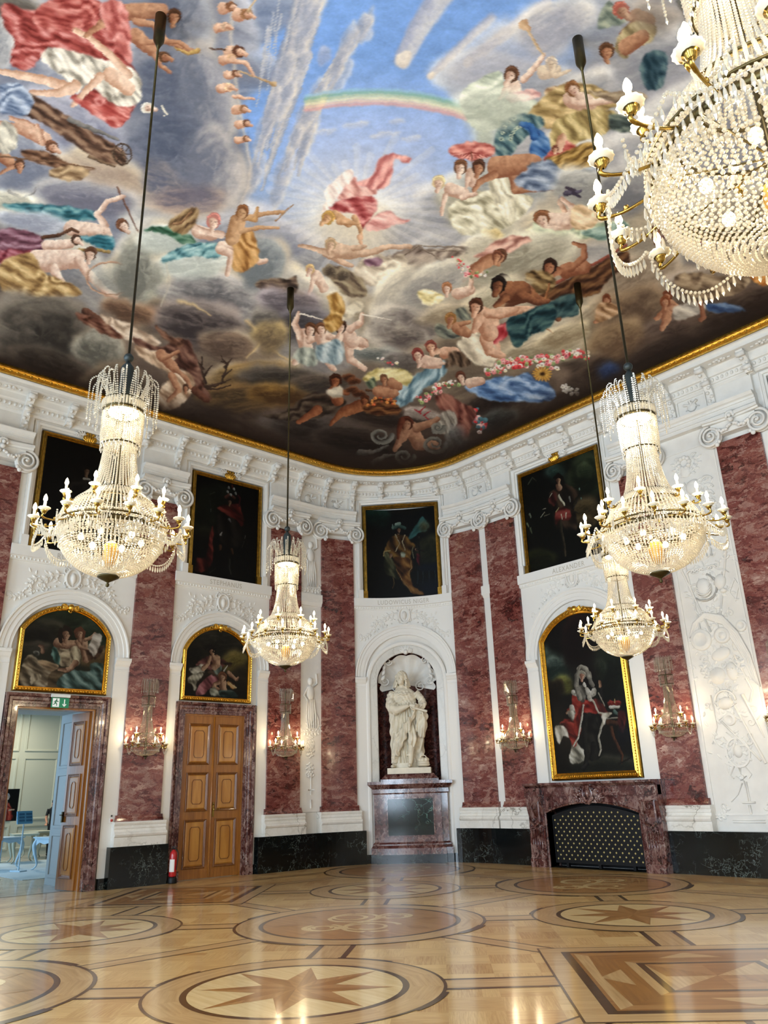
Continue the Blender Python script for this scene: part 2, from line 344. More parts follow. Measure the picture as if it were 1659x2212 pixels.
# ------------------------------------------------------------------ floor with inlays
def floorwood(name,c0,c1,rough,spread=.0,brick=False,cscale=1.):
    m,nt,b=newmat(name)
    tc=N(nt,'TexCoord'); v=tc.outputs['UV']
    if brick:
        # basket-weave parquet: square blocks, grain turned in every other block
        mp=N(nt,'Mapping'); mp.inputs['Rotation'].default_value=(0,0,PI/4); mp.inputs['Scale'].default_value=(2.3,2.3,1); nt.links.new(v,mp.inputs[0])
        sep=N(nt,'SeparateXYZ'); nt.links.new(mp.outputs[0],sep.inputs[0])
        fx=N(nt,'Math',operation='FLOOR',i_0=sep.outputs[0]); fy=N(nt,'Math',operation='FLOOR',i_0=sep.outputs[1])
        ad=N(nt,'Math',operation='ADD',i_0=fx.outputs[0],i_1=fy.outputs[0]); md=N(nt,'Math',operation='PINGPONG',i_0=ad.outputs[0],i_1=1.)
        sw=N(nt,'CombineXYZ',i_0=sep.outputs[1],i_1=sep.outputs[0],i_2=7.3)
        mxv=N(nt,'Mix',data_type='VECTOR'); nt.links.new(md.outputs[0],mxv.inputs[0]); nt.links.new(mp.outputs[0],mxv.inputs[4]); nt.links.new(sw.outputs[0],mxv.inputs[5])
        v2=mxv.outputs[1]
        # planks inside the block
        s2=N(nt,'SeparateXYZ'); nt.links.new(v2,s2.inputs[0])
        pl=N(nt,'Math',operation='MULTIPLY',i_0=s2.outputs[1],i_1=3.); pf=N(nt,'Math',operation='FLOOR',i_0=pl.outputs[0])
        idv=N(nt,'CombineXYZ',i_0=fx.outputs[0],i_1=fy.outputs[0],i_2=pf.outputs[0]); wn=N(nt,'TexWhiteNoise',i_Vector=idv.outputs[0])
        idb=N(nt,'CombineXYZ',i_0=fx.outputs[0],i_1=fy.outputs[0]); wb=N(nt,'TexWhiteNoise',i_Vector=idb.outputs[0])
        g=N(nt,'Mapping'); g.inputs['Scale'].default_value=(1.5,22,1); nt.links.new(v2,g.inputs[0])
        off=N(nt,'VectorMath',operation='MULTIPLY_ADD'); nt.links.new(idv.outputs[0],off.inputs[0]); off.inputs[1].default_value=(3.7,5.1,9.3); nt.links.new(g.outputs[0],off.inputs[2])
        n=N(nt,'TexNoise',i_Vector=off.outputs[0],i_Scale=1.3,i_Detail=5.,i_Roughness=.6)
        a1=N(nt,'Math',operation='MULTIPLY_ADD',i_0=wn.outputs[0],i_2=n.outputs[0]); a1.inputs[1].default_value=.25
        a2=N(nt,'Math',operation='MULTIPLY_ADD',i_0=wb.outputs[0],i_2=a1.outputs[0]); a2.inputs[1].default_value=.35
        c=ramp(nt,a2.outputs[0],[(.45,c0),(1.05,c1)])
    else:
        g=N(nt,'Mapping'); g.inputs['Scale'].default_value=(1.2,17,1); nt.links.new(v,g.inputs[0])
        n=N(nt,'TexNoise',i_Vector=g.outputs[0],i_Scale=1.2*cscale,i_Detail=6.,i_Roughness=.6,i_Distortion=.4); c=ramp(nt,n.outputs[0],[(.3,c0),(.7,c1)])
    nt.links.new(c,b.inputs['Base Color']); b.inputs['Roughness'].default_value=rough; b.inputs['Coat Weight'].default_value=.6; b.inputs['Coat Roughness'].default_value=.11; b.inputs['Specular IOR Level'].default_value=.25; b.inputs['Coat IOR'].default_value=1.5
    wv=N(nt,'TexNoise',i_Scale=1.1,i_Detail=3.); tg=N(nt,'TexCoord'); nt.links.new(tg.outputs['Object'],wv.inputs['Vector'])
    bp=N(nt,'Bump',i_Height=wv.outputs[0]); bp.inputs['Strength'].default_value=.12; bp.inputs['Distance'].default_value=.02; nt.links.new(bp.outputs[0],b.inputs['Coat Normal'])
    return m
FM=[floorwood('parquet_oak','#b3854a','#e0bd80',.3,brick=True),floorwood('inlay_band_oak','#b08a56','#d2ae7a',.3),floorwood('inlay_line_walnut','#3d2510','#553619',.3),
    floorwood('inlay_star_walnut','#8a5a28','#a87438',.3),floorwood('inlay_maple','#d6b477','#ead09c',.3),floorwood('inlay_medium','#9a6a38','#bb8a50',.3)]
fl=MB(); fl.uv=[]
LZ=.0005
def fpoly(pts,layer,mi,ang=0.):
    b=len(fl.v); fl.add([(x,y,layer*LZ) for x,y in pts],[tuple(range(len(pts)))],mi)
    c,s=math.cos(ang),math.sin(ang); r=random.random()*9
    fl.uv.extend([(x*c+y*s+r,-x*s+y*c+r) if mi else (x,y) for x,y in pts])
def fstrip(a,b,w,layer,mi):
    dx,dy=b[0]-a[0],b[1]-a[1]; L=math.hypot(dx,dy); nx,ny=-dy/L*w/2,dx/L*w/2
    fpoly([(a[0]-nx,a[1]-ny),(b[0]-nx,b[1]-ny),(b[0]+nx,b[1]+ny),(a[0]+nx,a[1]+ny)],layer,mi,math.atan2(dy,dx))
def fband(a,b,w,layer=1,dark=.035,mid=1):
    fstrip(a,b,w,layer,2); fstrip(a,b,w-2*dark,layer+1,mid)
def disc(c,r,layer,mi,n=64,ang=0): fpoly([(c[0]+r*math.cos(2*PI*i/n),c[1]+r*math.sin(2*PI*i/n)) for i in range(n)],layer,mi,ang)
def wring(c,r0,r1,layer,mi,n=16,a0=0,a1=2*PI):
    for i in range(n):
        p,q=a0+(a1-a0)*i/n,a0+(a1-a0)*(i+1)/n; P=[]
        for k in range(4): P.append((c[0]+r0*math.cos(p+(q-p)*k/3),c[1]+r0*math.sin(p+(q-p)*k/3)))
        for k in range(3,-1,-1): P.append((c[0]+r1*math.cos(p+(q-p)*k/3),c[1]+r1*math.sin(p+(q-p)*k/3)))
        fpoly(P,layer,mi,(p+q)/2+PI/2)
def star(c,layer=5,a0=0):
    wring(c,1.0,1.3,layer+1,1); wring(c,1.3,1.33,layer+1,2,24); wring(c,1.30,1.36,layer+2,2,4,PI*.05,PI*.2); wring(c,1.30,1.36,layer+2,2,4,PI*1.05,PI*1.2)
    wring(c,1.30,1.36,layer+2,2,4,PI*.55,PI*.7); wring(c,1.30,1.36,layer+2,2,4,PI*1.55,PI*1.7)
    wring(c,.94,1.0,layer+2,2,24); disc(c,.95,layer+1,4)
    for k in range(8):
        a=a0+k*PI/4; L=.93 if k%2==0 else .86; ri=.36
        tip=(c[0]+L*math.cos(a),c[1]+L*math.sin(a)); p=(c[0]+ri*math.cos(a-PI/8),c[1]+ri*math.sin(a-PI/8)); q=(c[0]+ri*math.cos(a+PI/8),c[1]+ri*math.sin(a+PI/8))
        fpoly([c,p,tip],layer+3,3,a); fpoly([c,tip,q],layer+3,5,a+.7)
def monogram(c,layer=5):
    wring(c,1.33,1.62,layer+1,1); wring(c,1.62,1.66,layer+1,2,24); wring(c,1.27,1.33,layer+2,2,24); disc(c,1.28,layer+1,5)
    for k in range(4): wring(c,1.6,1.7,layer+2,2,5,PI/2*k+.12,PI/2*k+.5)
    # scrolling strapwork
    for sg in (1,-1):
        for k,(dx,dy,r) in enumerate(((-.45,.2,.38),(.4,-.15,.4),(0,.62,.26),(0,-.62,.26))):
            cc=(c[0]+sg*dx*.9,c[1]+sg*dy); P=[]
            for i in range(30):
                a=sg*(i/29*2*PI*1.25)+k; rr=r*(1-.6*i/29); P.append((cc[0]+rr*math.cos(a),cc[1]+rr*math.sin(a)))
            for i in range(29): fstrip(P[i],P[i+1],.075*(1-.5*i/29),layer+3+.1*k,4)
    for k in range(8):
        a=k*PI/4+.2; fpoly([(c[0]+.9*math.cos(a-.12),c[1]+.9*math.sin(a-.12)),(c[0]+1.15*math.cos(a),c[1]+1.15*math.sin(a)),(c[0]+.9*math.cos(a+.12),c[1]+.9*math.sin(a+.12)),(c[0]+.75*math.cos(a),c[1]+.75*math.sin(a))],layer+3.2,3,a)
def diamond(c,h,layer=5):
    k=math.sqrt(2)
    for r,l,mi in ((h+.33,1,2),(h+.3,2,1),(h+.02,3,2),(h-.1,4,3)):
        fpoly([(c[0]-r,c[1]),(c[0],c[1]-r),(c[0]+r,c[1]),(c[0],c[1]+r)],layer+l,mi,PI/4)
    r=h-.1
    Q=[(c[0]-r,c[1]),(c[0],c[1]-r),(c[0]+r,c[1]),(c[0],c[1]+r)]
    for i in range(4):
        a,b=Q[i],Q[(i+1)%4]; ang=math.atan2(b[1]-a[1],b[0]-a[0])
        mid=((a[0]+b[0])/2,(a[1]+b[1])/2)
        inn=lambda p,f:(c[0]+(p[0]-c[0])*f,c[1]+(p[1]-c[1])*f)
        fpoly([inn(a,.97),inn(b,.97),c],layer+5,5 if i%2 else 1,ang)
        fpoly([inn(a,.86),(mid[0]*.0+inn(mid,.9)[0],inn(mid,.9)[1]),inn(b,.86),inn(b,.6),inn(a,.6)],layer+6,3,ang)
        fpoly([inn(mid,.92),inn((.7*a[0]+.3*b[0],.7*a[1]+.3*b[1]),.7),inn((.3*a[0]+.7*b[0],.3*a[1]+.7*b[1]),.7)],layer+7,1,ang)
        fpoly([inn(a,.52),inn(b,.52),inn(b,.46),inn(a,.46)],layer+6,2,ang)
        fpoly([inn(a,.46),inn(mid,.40),c],layer+6,3,ang)
X0,Y0,X1,Y1=WX-.35,YS,XE,WY
fpoly([(X0,Y0),(X1,Y0),(X1,Y1),(X0,Y1)],0,0)
gx=[-13.85,-11.4,-8.9,-6.45,-3.97,-1.5,.95,3.4,5.9,8.4]; gy=[2.0,4.57,7.33,9.97,12.55]
gx0=gy0=None
nodes={}
for i,x in enumerate(gx):
    for j,y in enumerate(gy):
        if i%2==0 and j%2==0: nodes[(i,j)]='m' if (i//2+j//2)%2==0 else 'm'
        elif i%2==1 and j%2==1: nodes[(i,j)]='s'
# orthogonal bands between the round fields, diagonal bands to the stars
for i in range(0,10,2):
    fband((gx[i],YS+1.2),(gx[i],WY-1.2),.3)
for j in (0,2,4): fband((WX+1.2,gy[j]),(XE-1,gy[j]),.3)
for (i,j),k in nodes.items():
    if k=='s':
        for di in (-1,1):
            for dj in (-1,1):
                if 0<=i+di<len(gx) and 0<=j+dj<len(gy): fband((gx[i],gy[j]),(gx[i+di],gy[j+dj]),.42,3,.06)
for (i,j),k in nodes.items():
    c=(gx[i],gy[j])
    if k=='s': star(c,5,.0)
    elif j==2 and i%4==0: diamond(c,1.67)
    elif k=='m': monogram(c)
# border along the walls
for a,b in (((WX+1.25,YS+1),(WX+1.25,CY)),((CX,WY-1.25),(XE-1,WY-1.25)),((WX+1.25,YS+1),(XE-1,YS+1))): fband(a,b,.2,1)
wring((CX,CY),RR-1.35,RR-1.15,2,1,12,PI/2,PI); wring((CX,CY),RR-1.16,RR-1.12,2.5,2,12,PI/2,PI); wring((CX,CY),RR-1.38,RR-1.34,2.5,2,12,PI/2,PI)
for k in range(4):
    a=PI/2+PI/2*(k+.5)/4
struct(fl,'floor',FM)
# ------------------------------------------------------------------ dado, skirting
def dado(name,s0,s1):
    mb=MB(); band(mb,s0,s1,[(0,0),(0,.25),(.75,.25),(.75,0)]); return struct(mb,name,M['black'])
P=[(-7.37-.93,-7.37),(-4.68,-3.77),(-1.17,-.24),(.43,1.38),(4.18,5.15),(5.4,6.35),(9.45,10.34),(11.77,12.67)]
dado('baseboard_left',-8.5,-7.22); dado('baseboard_left_middle',-4.84,-3.61); dado('baseboard_corner_left',-1.45,1.58); dado('baseboard_corner_right',3.98,6.26); dado('baseboard_right',9.42,SR)
dado('baseboard_left_far',SL,-8.6)
mb=MB()
for a,b in ((-7.22,-7.1),(-5.0,-4.84),(-3.61,-3.55),(-1.5,-1.45),(1.58,1.95),(3.63,3.98)): band(mb,a,b,[(0,0),(0,.16),(.2,.16),(.2,0)])
struct(mb,'baseboard_recesses',M['black'])
# ------------------------------------------------------------------ pilasters
def capital_mb(w):
    """ionic capital with corner volutes, garland and flower; local x along the wall, -y into the room, z up; shaft top at z=0"""
    mb=MB(); d=.16
    def loc(x,y,z): return (x,-y,z)
    # abacus
    A=[]
    for i in range(17):
        u=-1+2*i/16; A.append((u*(w/2+.13),d+.12+.06*u*u))
    for z0,z1,e in ((.40,.44,-.03),(.44,.50,.02)):
        mb.grid([[loc(x,0,z0),loc(x,y+e,z0),loc(x,y+e,z1),loc(x,0,z1)] for x,y in A],closev=True,smooth=False)
        mb.add([loc(A[0][0],0,z0),loc(A[0][0],A[0][1]+e,z0),loc(A[0][0],A[0][1]+e,z1),loc(A[0][0],0,z1)],[(0,1,2,3)]); mb.add([loc(A[-1][0],0,z0),loc(A[-1][0],A[-1][1]+e,z0),loc(A[-1][0],A[-1][1]+e,z1),loc(A[-1][0],0,z1)],[(3,2,1,0)])
    mb.box((0,-.1,.28),(w+.02,.2,.26))
    for sg in (-1,1):
        cx,cz=sg*(w/2+.04),.17
        for off in (0.0,.1):
            pts=[];rr=[]
            for i in range(46):
                a=PI/2-sg*0+ -sg*(2*PI*2.35)*(i/45); r=.235*(1-i/45)**.85+.012
                pts.append(loc(cx+r*math.cos(a),d+.05+.06*(i/45)+(.06*sg*0)-off,cz+r*math.sin(a))); rr.append(.036*(1-.55*i/45))
            mb.tube(pts,rr,6)
        mb.lathe([(0,.0),(.20,.0),(.2,.12),(0,.12)],(0,0,0),18)
        # turn the last lathe disc to face the room
        n=19 if False else 18; k=n*4
        for q in range(len(mb.v)-k,len(mb.v)):
            x,y,z=mb.v[q]; mb.v[q]=(cx+x,-(d-.06)-z*.8+.02,cz+y)
        mb.ell(loc(cx,d+.1,cz),(.035,.035,.035))
        # hanging bell flower under the volute and sprig
        mb.ell(loc(cx-sg*.12,d+.08,cz-.23),(.05,.04,.05)); mb.ell(loc(cx-sg*.17,d+.08,cz-.17),(.04,.035,.045))
        for k in range(7):
            u=k/6; mb.ell(loc(sg*(.05+u*(w/2-.18)),d+.09,.27-.09*math.sin(u*PI*.9)+.02*(k%2)),(.042,.04,.038),8,5)
    for k in range(9):
        a=PI*k/8; mb.ell(loc(.075*math.cos(a),d+.13,.44+.085*math.sin(a)),(.036,.035,.036),8,5)
    mb.ell(loc(0,d+.15,.45),(.045,.045,.045)); mb.ell(loc(0,d+.12,.36),(.06,.05,.05))
    return mb
PIL=['red marble pilaster at the far left edge beside the open doorway','red marble pilaster between the open doorway and the closed double door','red marble pilaster just right of the closed double door','red marble pilaster left of the statue niche, without a wall sconce',
     'red marble pilaster right of the statue niche, nearest the statue','red marble pilaster between the statue niche pilaster and the fireplace','red marble pilaster right of the fireplace, behind a wall sconce','red marble pilaster at the right edge, beside the trophy relief']
capcache={}
for (s0,s1),lab in zip(P,PIL):
    sc=(s0+s1)/2; t=thing('marble_pilaster',lab,'pilaster',W(sc,.75,.12),0,'red marble pilasters round the hall')
    inv=Matrix.Translation(-Vector(W(sc,.75,.12)))
    mb=MB(); z0,z1=1.26,8.16
    band(mb,s0,s1,[(z0,0),(z0,.12),(z1,.12),(z1,0)])
    band(mb,s0-.045,s1+.045,[(1.2,0),(1.2,.17),(1.235,.17),(1.27,.14),(1.33,.12),(1.33,0)])
    o=mb.build('shaft',M['redmarble'],t); o.matrix_parent_inverse=inv
    mb=MB(); h=.1
    prof=[(.75,0),(.75,.24),(.92,.24),(.92,.23),(.935,.255),(.97,.27),(1.005,.255),(1.02,.22),(1.04,.205),(1.07,.2),(1.085,.215),(1.1,.215),(1.11,.205),(1.135,.195),(1.15,.21),(1.18,.22),(1.2,.21),(1.21,.19),(1.21,0)]
    band(mb,s0-.1,s1+.1,prof)
    o=mb.build('base',M['whitemarble'],t); o.matrix_parent_inverse=inv
    o=capital_mb(s1-s0).build('capital',M['stucco2'],t); o.matrix_parent_inverse=inv
    o.location=W(sc,8.15,.0); o.rotation_euler=(0,0,Wrz(sc))
# ------------------------------------------------------------------ entablature
GRP=[(-8.3,-7.25),(-4.8,-3.66),(-1.28,1.45),(4.1,6.42),(9.38,12.75)]
for i,(a,b) in enumerate(GRP):
    mb=MB(); band(mb,a,b,[(8.64,0),(8.64,.2),(8.72,.2),(8.72,.225),(8.81,.225),(8.81,.25),(8.86,.25),(8.88,.3),(8.93,.34),(8.95,.34),(8.95,0)])
    band(mb,a+.02,b-.02,[(8.95,0),(8.95,.16),(9.4,.16),(9.4,0)])
    struct(mb,'trim_%d'%(i+1),M['stucco2'])
mb=MB()
band(mb,-8.4,SR,[(9.36,0),(9.36,.17),(9.40,.21),(9.43,.21),(9.43,.24),(9.56,.26),(9.57,.31),(9.60,.33),(9.72,.34),(9.74,.36),(9.75,.66),(9.83,.66),(9.86,.70),(9.86,.78),(9.90,.80),(HC,.8),(HC,0)],smooth=False)
band(mb,SL,-8.4,[(9.36,0),(9.36,.17),(9.56,.26),(9.74,.36),(9.75,.66),(HC,.8),(HC,0)])
struct(mb,'trim_cornice',M['stucco2'])
# gilded ring round the ceiling painting
mb=MB(); prof=[(9.88,.74),(9.86,.76),(9.86,.84),(9.90,.90),(9.93,.92),(9.93,.97),(HC,.97),(HC,.74)]
band(mb,SL,SR,prof)
s=-9.0
while s<16:
    r=RR-.93 if 0<s<LA else RR; mb.ell(W(s,9.895,.9),(.035,.035,.02),6,4); s+=.135*(RR/(RR-.9) if 0<s<LA else 1)
o=mb.build('trim_gilt_ring',M['gold'],None,kind='structure')
# consoles, rosettes and egg-and-dart under the cornice
def relief_scroll(mb,c,r,turns=1.4,th=.02,a0=0,sg=1,t=.02,n=22,mapf=W):
    pts=[];R=[]
    for i in range(n):
        u=i/(n-1); a=a0+sg*2*PI*turns*u; q=r*(1-u)**.8+.006
        pts.append(mapf(c[0]+q*math.cos(a),c[1]+q*math.sin(a),t)); R.append(th*(1-.5*u))
    mb.tube(pts,R,5)
def leaf(mb,c,l,w,a,t=.02,th=.02,mapf=W):
    """raised pointed leaf lying on the wall"""
    ca,sa=math.cos(a),math.sin(a); V=[];k=5
    for i in range(k):
        u=i/(k-1); hw=w*math.sin(PI*(.08+.9*u))*.5
        for v,h in ((-1,0),(0,1),(1,0)):
            x=u*l; y=v*hw; V.append(mapf(c[0]+x*ca-y*sa,c[1]+x*sa+y*ca,t+h*th*math.sin(PI*(.15+.7*u))))
    F=[]
    for i in range(k-1):
        for j in range(2): a_=i*3+j; F.append((a_,a_+3,a_+4,a_+1))
    mb.add(V,F,0,True)
cons=MB(); s=-8.35
kk=0
while s<15.5:
    inp=any(a+.1<s<b-.1 for a,b in GRP)
    long_=inp
    pts=[(s,9.74,.60),(s,9.70,.60),(s,9.64,.52),(s,9.56,.40),(s,9.48,.34),(s,9.40,.33),(s,9.34,.30)]
    if long_: pts+=[(s,9.26,.25),(s,9.16,.22),(s,9.06,.215),(s,8.97,.22)]
    Wd=.07
    G=[[W(a-Wd,z,.12),W(a-Wd,z,t),W(a+Wd,z,t),W(a+Wd,z,.12)] for a,z,t in pts]
    cons.grid(G,closev=False,smooth=False)
    for dz,t_,r in ((9.66,.56,.055),(9.44,.36,.05)):
        cons.lathe([(0,-.085),(r,-.085),(r,.085),(0,.085)],(0,0,0),10); k=40; c=W(s,dz,t_); rz=Wrz(s); co,si=math.cos(rz),math.sin(rz)
        for q in range(len(cons.v)-k,len(cons.v)):
            x,y,z=cons.v[q]; cons.v[q]=(c[0]+z*co-x*si,c[1]+z*si+x*co,c[2]+y)
    nb=8 if long_ else 4
    for i in range(nb):
        u=i/(nb-1); z=9.6-u*(.6 if long_ else .22); t_=.45-.1*u if z>9.4 else .33-.1*(9.4-z)/.4
        t_=np.interp(z,[p[1] for p in pts][::-1],[p[2] for p in pts][::-1])
        cons.ell(W(s+(.03 if i%2 else -.03),z,t_+.01),(.045,.045,.04),6,4)
    # rosette on the soffit between consoles
    s2=s+.43
    for k in range(7):
        a=2*PI*k/7; cons.ell(W(s2+.1*math.cos(a),9.735,.5+.05*math.sin(a)),(.045,.045,.018),6,4)
    cons.ell(W(s2,9.73,.5),(.04,.04,.03),6,4)
    for dx in (-.2,.2): cons.ell(W(s2+dx,9.735,.5),(.05,.03,.015),6,4)
    # eggs
    for k in range(7):
        q=s+.12+.62*k/6; cons.ell(W(q,9.505,.26),(.032,.032,.045),6,4)
    # sunk panel with crossed trophies over the pilasters
    if inp and any(a<s+.86<b for a,b in GRP):
        P4=[(s+.13,9.0),(s+.73,9.0),(s+.73,9.34),(s+.13,9.34)]
        sweep(cons,P4,[(0,.16),(0,.19),(-.03,.19),(-.03,.16)],closed=True)
        for k in range(3):
            a=.5+.9*k+.3*(kk%3); x,z=s+.43,9.17; cons.tube([W(x-.2*math.cos(a),z-.12*math.sin(a),.17),W(x+.2*math.cos(a),z+.12*math.sin(a),.19)],[.012,.03],5)
        cons.lathe([(0,.0),(.11,.0),(.09,.03),(.03,.035),(0,.05)],(0,0,0),12); c=W(s+.43+.08*((kk%3)-1),9.15,.165); k_=60; rz=Wrz(s); co,si=math.cos(rz),math.sin(rz)
        for q in range(len(cons.v)-k_,len(cons.v)):
            x,y,z=cons.v[q]; y*=1.1; cons.v[q]=(c[0]+x*co+z*si,c[1]+x*si-z*co,c[2]+y)
    s+=.88; kk+=1
cons.build('trim_consoles',M['stucco2'],None,kind='structure')
# ------------------------------------------------------------------ bays: arches, ledges, stucco
def pa(o): o.matrix_parent_inverse=Matrix.Translation(-o.parent.location); return o
def spray(mb,c,L,a,t,sg,mapf=W,sc=1.):
    """scrolling acanthus tendril starting at c heading a, curling to side sg"""
    pts=[];x,z=c;n=14
    for i in range(n):
        pts.append((x,z)); u=i/n; a+=sg*(.05+.16*u); x+=L/n*math.cos(a); z+=L/n*math.sin(a)
    mb.tube([mapf(p[0],p[1],t) for p in pts],[.026*sc*(1-.5*i/n) for i in range(n)],5)
    relief_scroll(mb,(x-sg*.045*sc*math.sin(a)*1.,z+sg*.045*sc*math.cos(a)),.07*sc,1.3,.02*sc,a-sg*PI/2,sg,t,mapf=mapf)
    for i in range(2,n,3):
        for q in (1,-1): leaf(mb,pts[i],.12*sc,.07*sc,math.atan2(pts[i][1]-pts[i-1][1],pts[i][0]-pts[i-1][0])+q*.9,t,.04*sc,mapf)
    return x,z
def cartouche(mb,c,r,t,mapf=W):
    sweep(mb,[(c[0]+r*.62*math.cos(-2*PI*i/20),c[1]+r*.9*math.sin(-2*PI*i/20)) for i in range(20)],[(0,t),(.0,t+.035),(.03,t+.045),(.055,t+.02),(.06,t)],closed=True,mapf=mapf,smooth=True)
    p=mapf(c[0],c[1],t); mb.ell(p,(r*.35,r*.35,r*.6),8,6)
    for sg in (1,-1):
        relief_scroll(mb,(c[0]+sg*r*.8,c[1]+r*.75),r*.34,1.5,.02,PI/2,sg,t+.02,mapf=mapf); relief_scroll(mb,(c[0]+sg*r*.75,c[1]-r*.65),r*.3,1.4,.02,-PI/2,-sg,t+.02,mapf=mapf)
        for k in range(3): leaf(mb,(c[0]+sg*r*.2,c[1]+r*.95),r*.7,r*.26,PI/2-sg*(.15+.5*k),t,.03,mapf)
def ornament_spandrel(mb,sc,s0,s1,r,zs,t,ztop):
    cartouche(mb,(sc,zs+r+.24),.2,t)
    for sg in (1,-1):
        x,z=spray(mb,(sc+sg*.2,zs+r+.30),.62,0 if sg>0 else PI,t,-sg if 0 else (-1 if sg>0 else 1)); spray(mb,(sc+sg*.25,zs+r+.12),.5,.5 if sg>0 else PI-.5,t,-1 if sg>0 else 1,sc=.8)
        spray(mb,(sc+sg*.68,ztop-.28),.42,-.4 if sg>0 else PI+.4,t,-1 if sg>0 else 1,sc=.9)
        spray(mb,(sc+sg*.95,ztop-.6),.36,-1.2 if sg>0 else PI+1.2,t,1 if sg>0 else -1,sc=.8)
        for k in range(6):
            a=PI/2-sg*(.25+.09*k); mb.ell(W(sc+(r+.07)*math.cos(a),zs+(r+.07)*math.sin(a),t+.01),(.025,.025,.025),6,4)
        for k in range(5): leaf(mb,(sc+sg*(.3+.15*k),ztop-.12-.03*(k%2)),.1,.05,-PI/2-sg*.4*(k%3),t,.02)
    for k in range(3): leaf(mb,(sc,zs+r+.02),.16,.07,PI/2+(k-1)*.8,t,.03)
def bay(idx,s0,s1,sc,ro,ri,zs,phw,ptop,zfl=.2,picz0=6.55,pc=None):
    mb=MB()
    # jambs with imposts
    for a,b in ((s0,sc-ri),(sc+ri,s1)):
        panel(mb,a,b,zfl,zs-.27,0,.07)
        band(mb,a-(0 if a==s0 else 0),b,[(zs-.27,0),(zs-.27,.085),(zs-.24,.085),(zs-.23,.075),(zs-.17,.075),(zs-.14,.10),(zs-.08,.13),(zs-.06,.15),(zs,.15),(zs,0)])
    sweep(mb,arcpath(sc,zs,zs,ri,28),[(0,0),(0,.07),(.07,.07),(.07,.085),(.16,.085),(.17,.10),(.23,.10),(.25,.12),(ro-ri,.12),(ro-ri,0)])
    plate_above(mb,s0,s1,6.24,arcpath(sc,zs,zs,ro,28),0,.05)
    band(mb,s0,s1,[(6.24,0),(6.24,.08),(6.26,.08),(6.26,.10),(6.32,.10),(6.33,.15),(6.55,.15),(6.55,0)])
    q=s0+.04
    while q<s1-.05: mb.ell(W(q,6.285,.10),(.02,.02,.028),6,4); q+=.075
    # upper zone: flat strips beside the picture and stepped white surround
    pc=sc if pc is None else pc; x0,x1=pc-phw,pc+phw
    for a,b in ((s0,x0-.16),(x1+.16,s1)): panel(mb,a,b,6.55,9.36,0,.06)
    sweep(mb,[(x0-.03,picz0),(x0-.03,ptop+.03),(x1+.03,ptop+.03),(x1+.03,picz0)],[(0,0),(0,.08),(.05,.08),(.05,.12),(.1,.14),(.13,.10),(.16,.10),(.16,0)])
    for a in (x0-.17,x1+.03): panel(mb,a,a+.14,picz0,picz0+.22,0,.16)
    struct(mb,'trim_bay_%d'%idx,M['ledgewhite'])
    mb=MB(); ornament_spandrel(mb,sc,s0,s1,ro,zs,.05,6.24)
    # crest scrolls over the picture
    for sg in (1,-1):
        relief_scroll(mb,(sc+sg*.22,ptop+.12),.06,1.3,.016,PI,sg,.16); spray(mb,(sc+sg*.1,ptop+.1),.22,.5 if sg>0 else PI-.5,.16,-sg,sc=.6)
    struct(mb,'trim_stucco_ornament_%d'%idx,M['stucco2'])
bay(1,-7.37,-4.67,bayA,1.33,1.05,4.45,.99,9.18)
bay(2,-3.78,-1.17,bayB,1.29,1.01,4.45,.99,9.18)
bay(3,1.38,4.18,bayC,1.39,1.10,4.45,1.1,9.21)
bay(4,6.35,9.45,bayD,1.5,1.2,4.45,1.2,9.2,zfl=1.2,pc=7.80)
bay(5,12.67,15.77,14.22,1.5,1.2,4.45,1.2,9.2,zfl=1.2)
# lettering cut into the ledges
def letters(txt,sc,z,size,t):
    cu=bpy.data.curves.new('t','FONT'); cu.body=txt; cu.size=size; cu.align_x='CENTER'; cu.extrude=.004; cu.resolution_u=3; cu.space_character=1.15
    o=bpy.data.objects.new('t',cu); COL.objects.link(o); dg=bpy.context.evaluated_depsgraph_get(); me=bpy.data.meshes.new_from_object(o.evaluated_get(dg))
    bpy.data.objects.remove(o); 
    for v in me.vertices: v.co=W(sc+v.co.x*.85,z+v.co.y,t+v.co.z)
    me.materials.append(M['engraved']); return me
for k,(txt,sc) in enumerate((('RUPPERTUS',bayA),('STEPHANUS',bayB),('LUDOWICUS NIGER',bayC),('ALEXANDER',bayD))):
    link('trim_inscription_%d'%(k+1),letters(txt,sc,6.37,.17,.149),None,kind='structure')
# niche mouldings and shell
mb=MB()
sweep(mb,arcpath(bayC,.2,NZ,.985,28),[(0,0),(0,.07),(.03,.09),(.08,.09),(.115,.07),(.115,0)])
struct(mb,'trim_niche_moulding',M['ledgewhite'])
mb=MB(); sweep(mb,arcpath(bayC,.2,NZ,NR,28),[(0,-.04),(0,.045),(.02,.055),(.19,.055),(.195,.04),(.195,0)])
struct(mb,'trim_niche_surround',M['palemarble'])
mb=MB(); G=[]
nA=96
for i in range(nA+1):
    a=-.30+(PI+.60)*i/nA; row=[]
    Rr=.74+.03*abs(math.sin(a*6.0))
    if a<0.05 or a>PI-.05: Rr=.66+.07*abs(math.sin(a*9))
    for j in range(14):
        u=j/13; r=Rr*u; ridge=math.cos(13*a)*.03*u
        x=r*math.cos(a)*.98; z=r*math.sin(a)*(.98)+.03
        t=-.50+.36*u**2+ridge-(.04 if j==13 else 0)
        lim=NR*math.sqrt(max(0,1-(max(0,z+.0)/NR)**2))
        t=max(t,-ND*math.sqrt(max(0,1-min(1,(x*x+max(z,0)**2)/NR**2)))+.015)
        row.append(W(bayC+x,NZ-.02+z,t))
    G.append(row)
mb.grid(G)
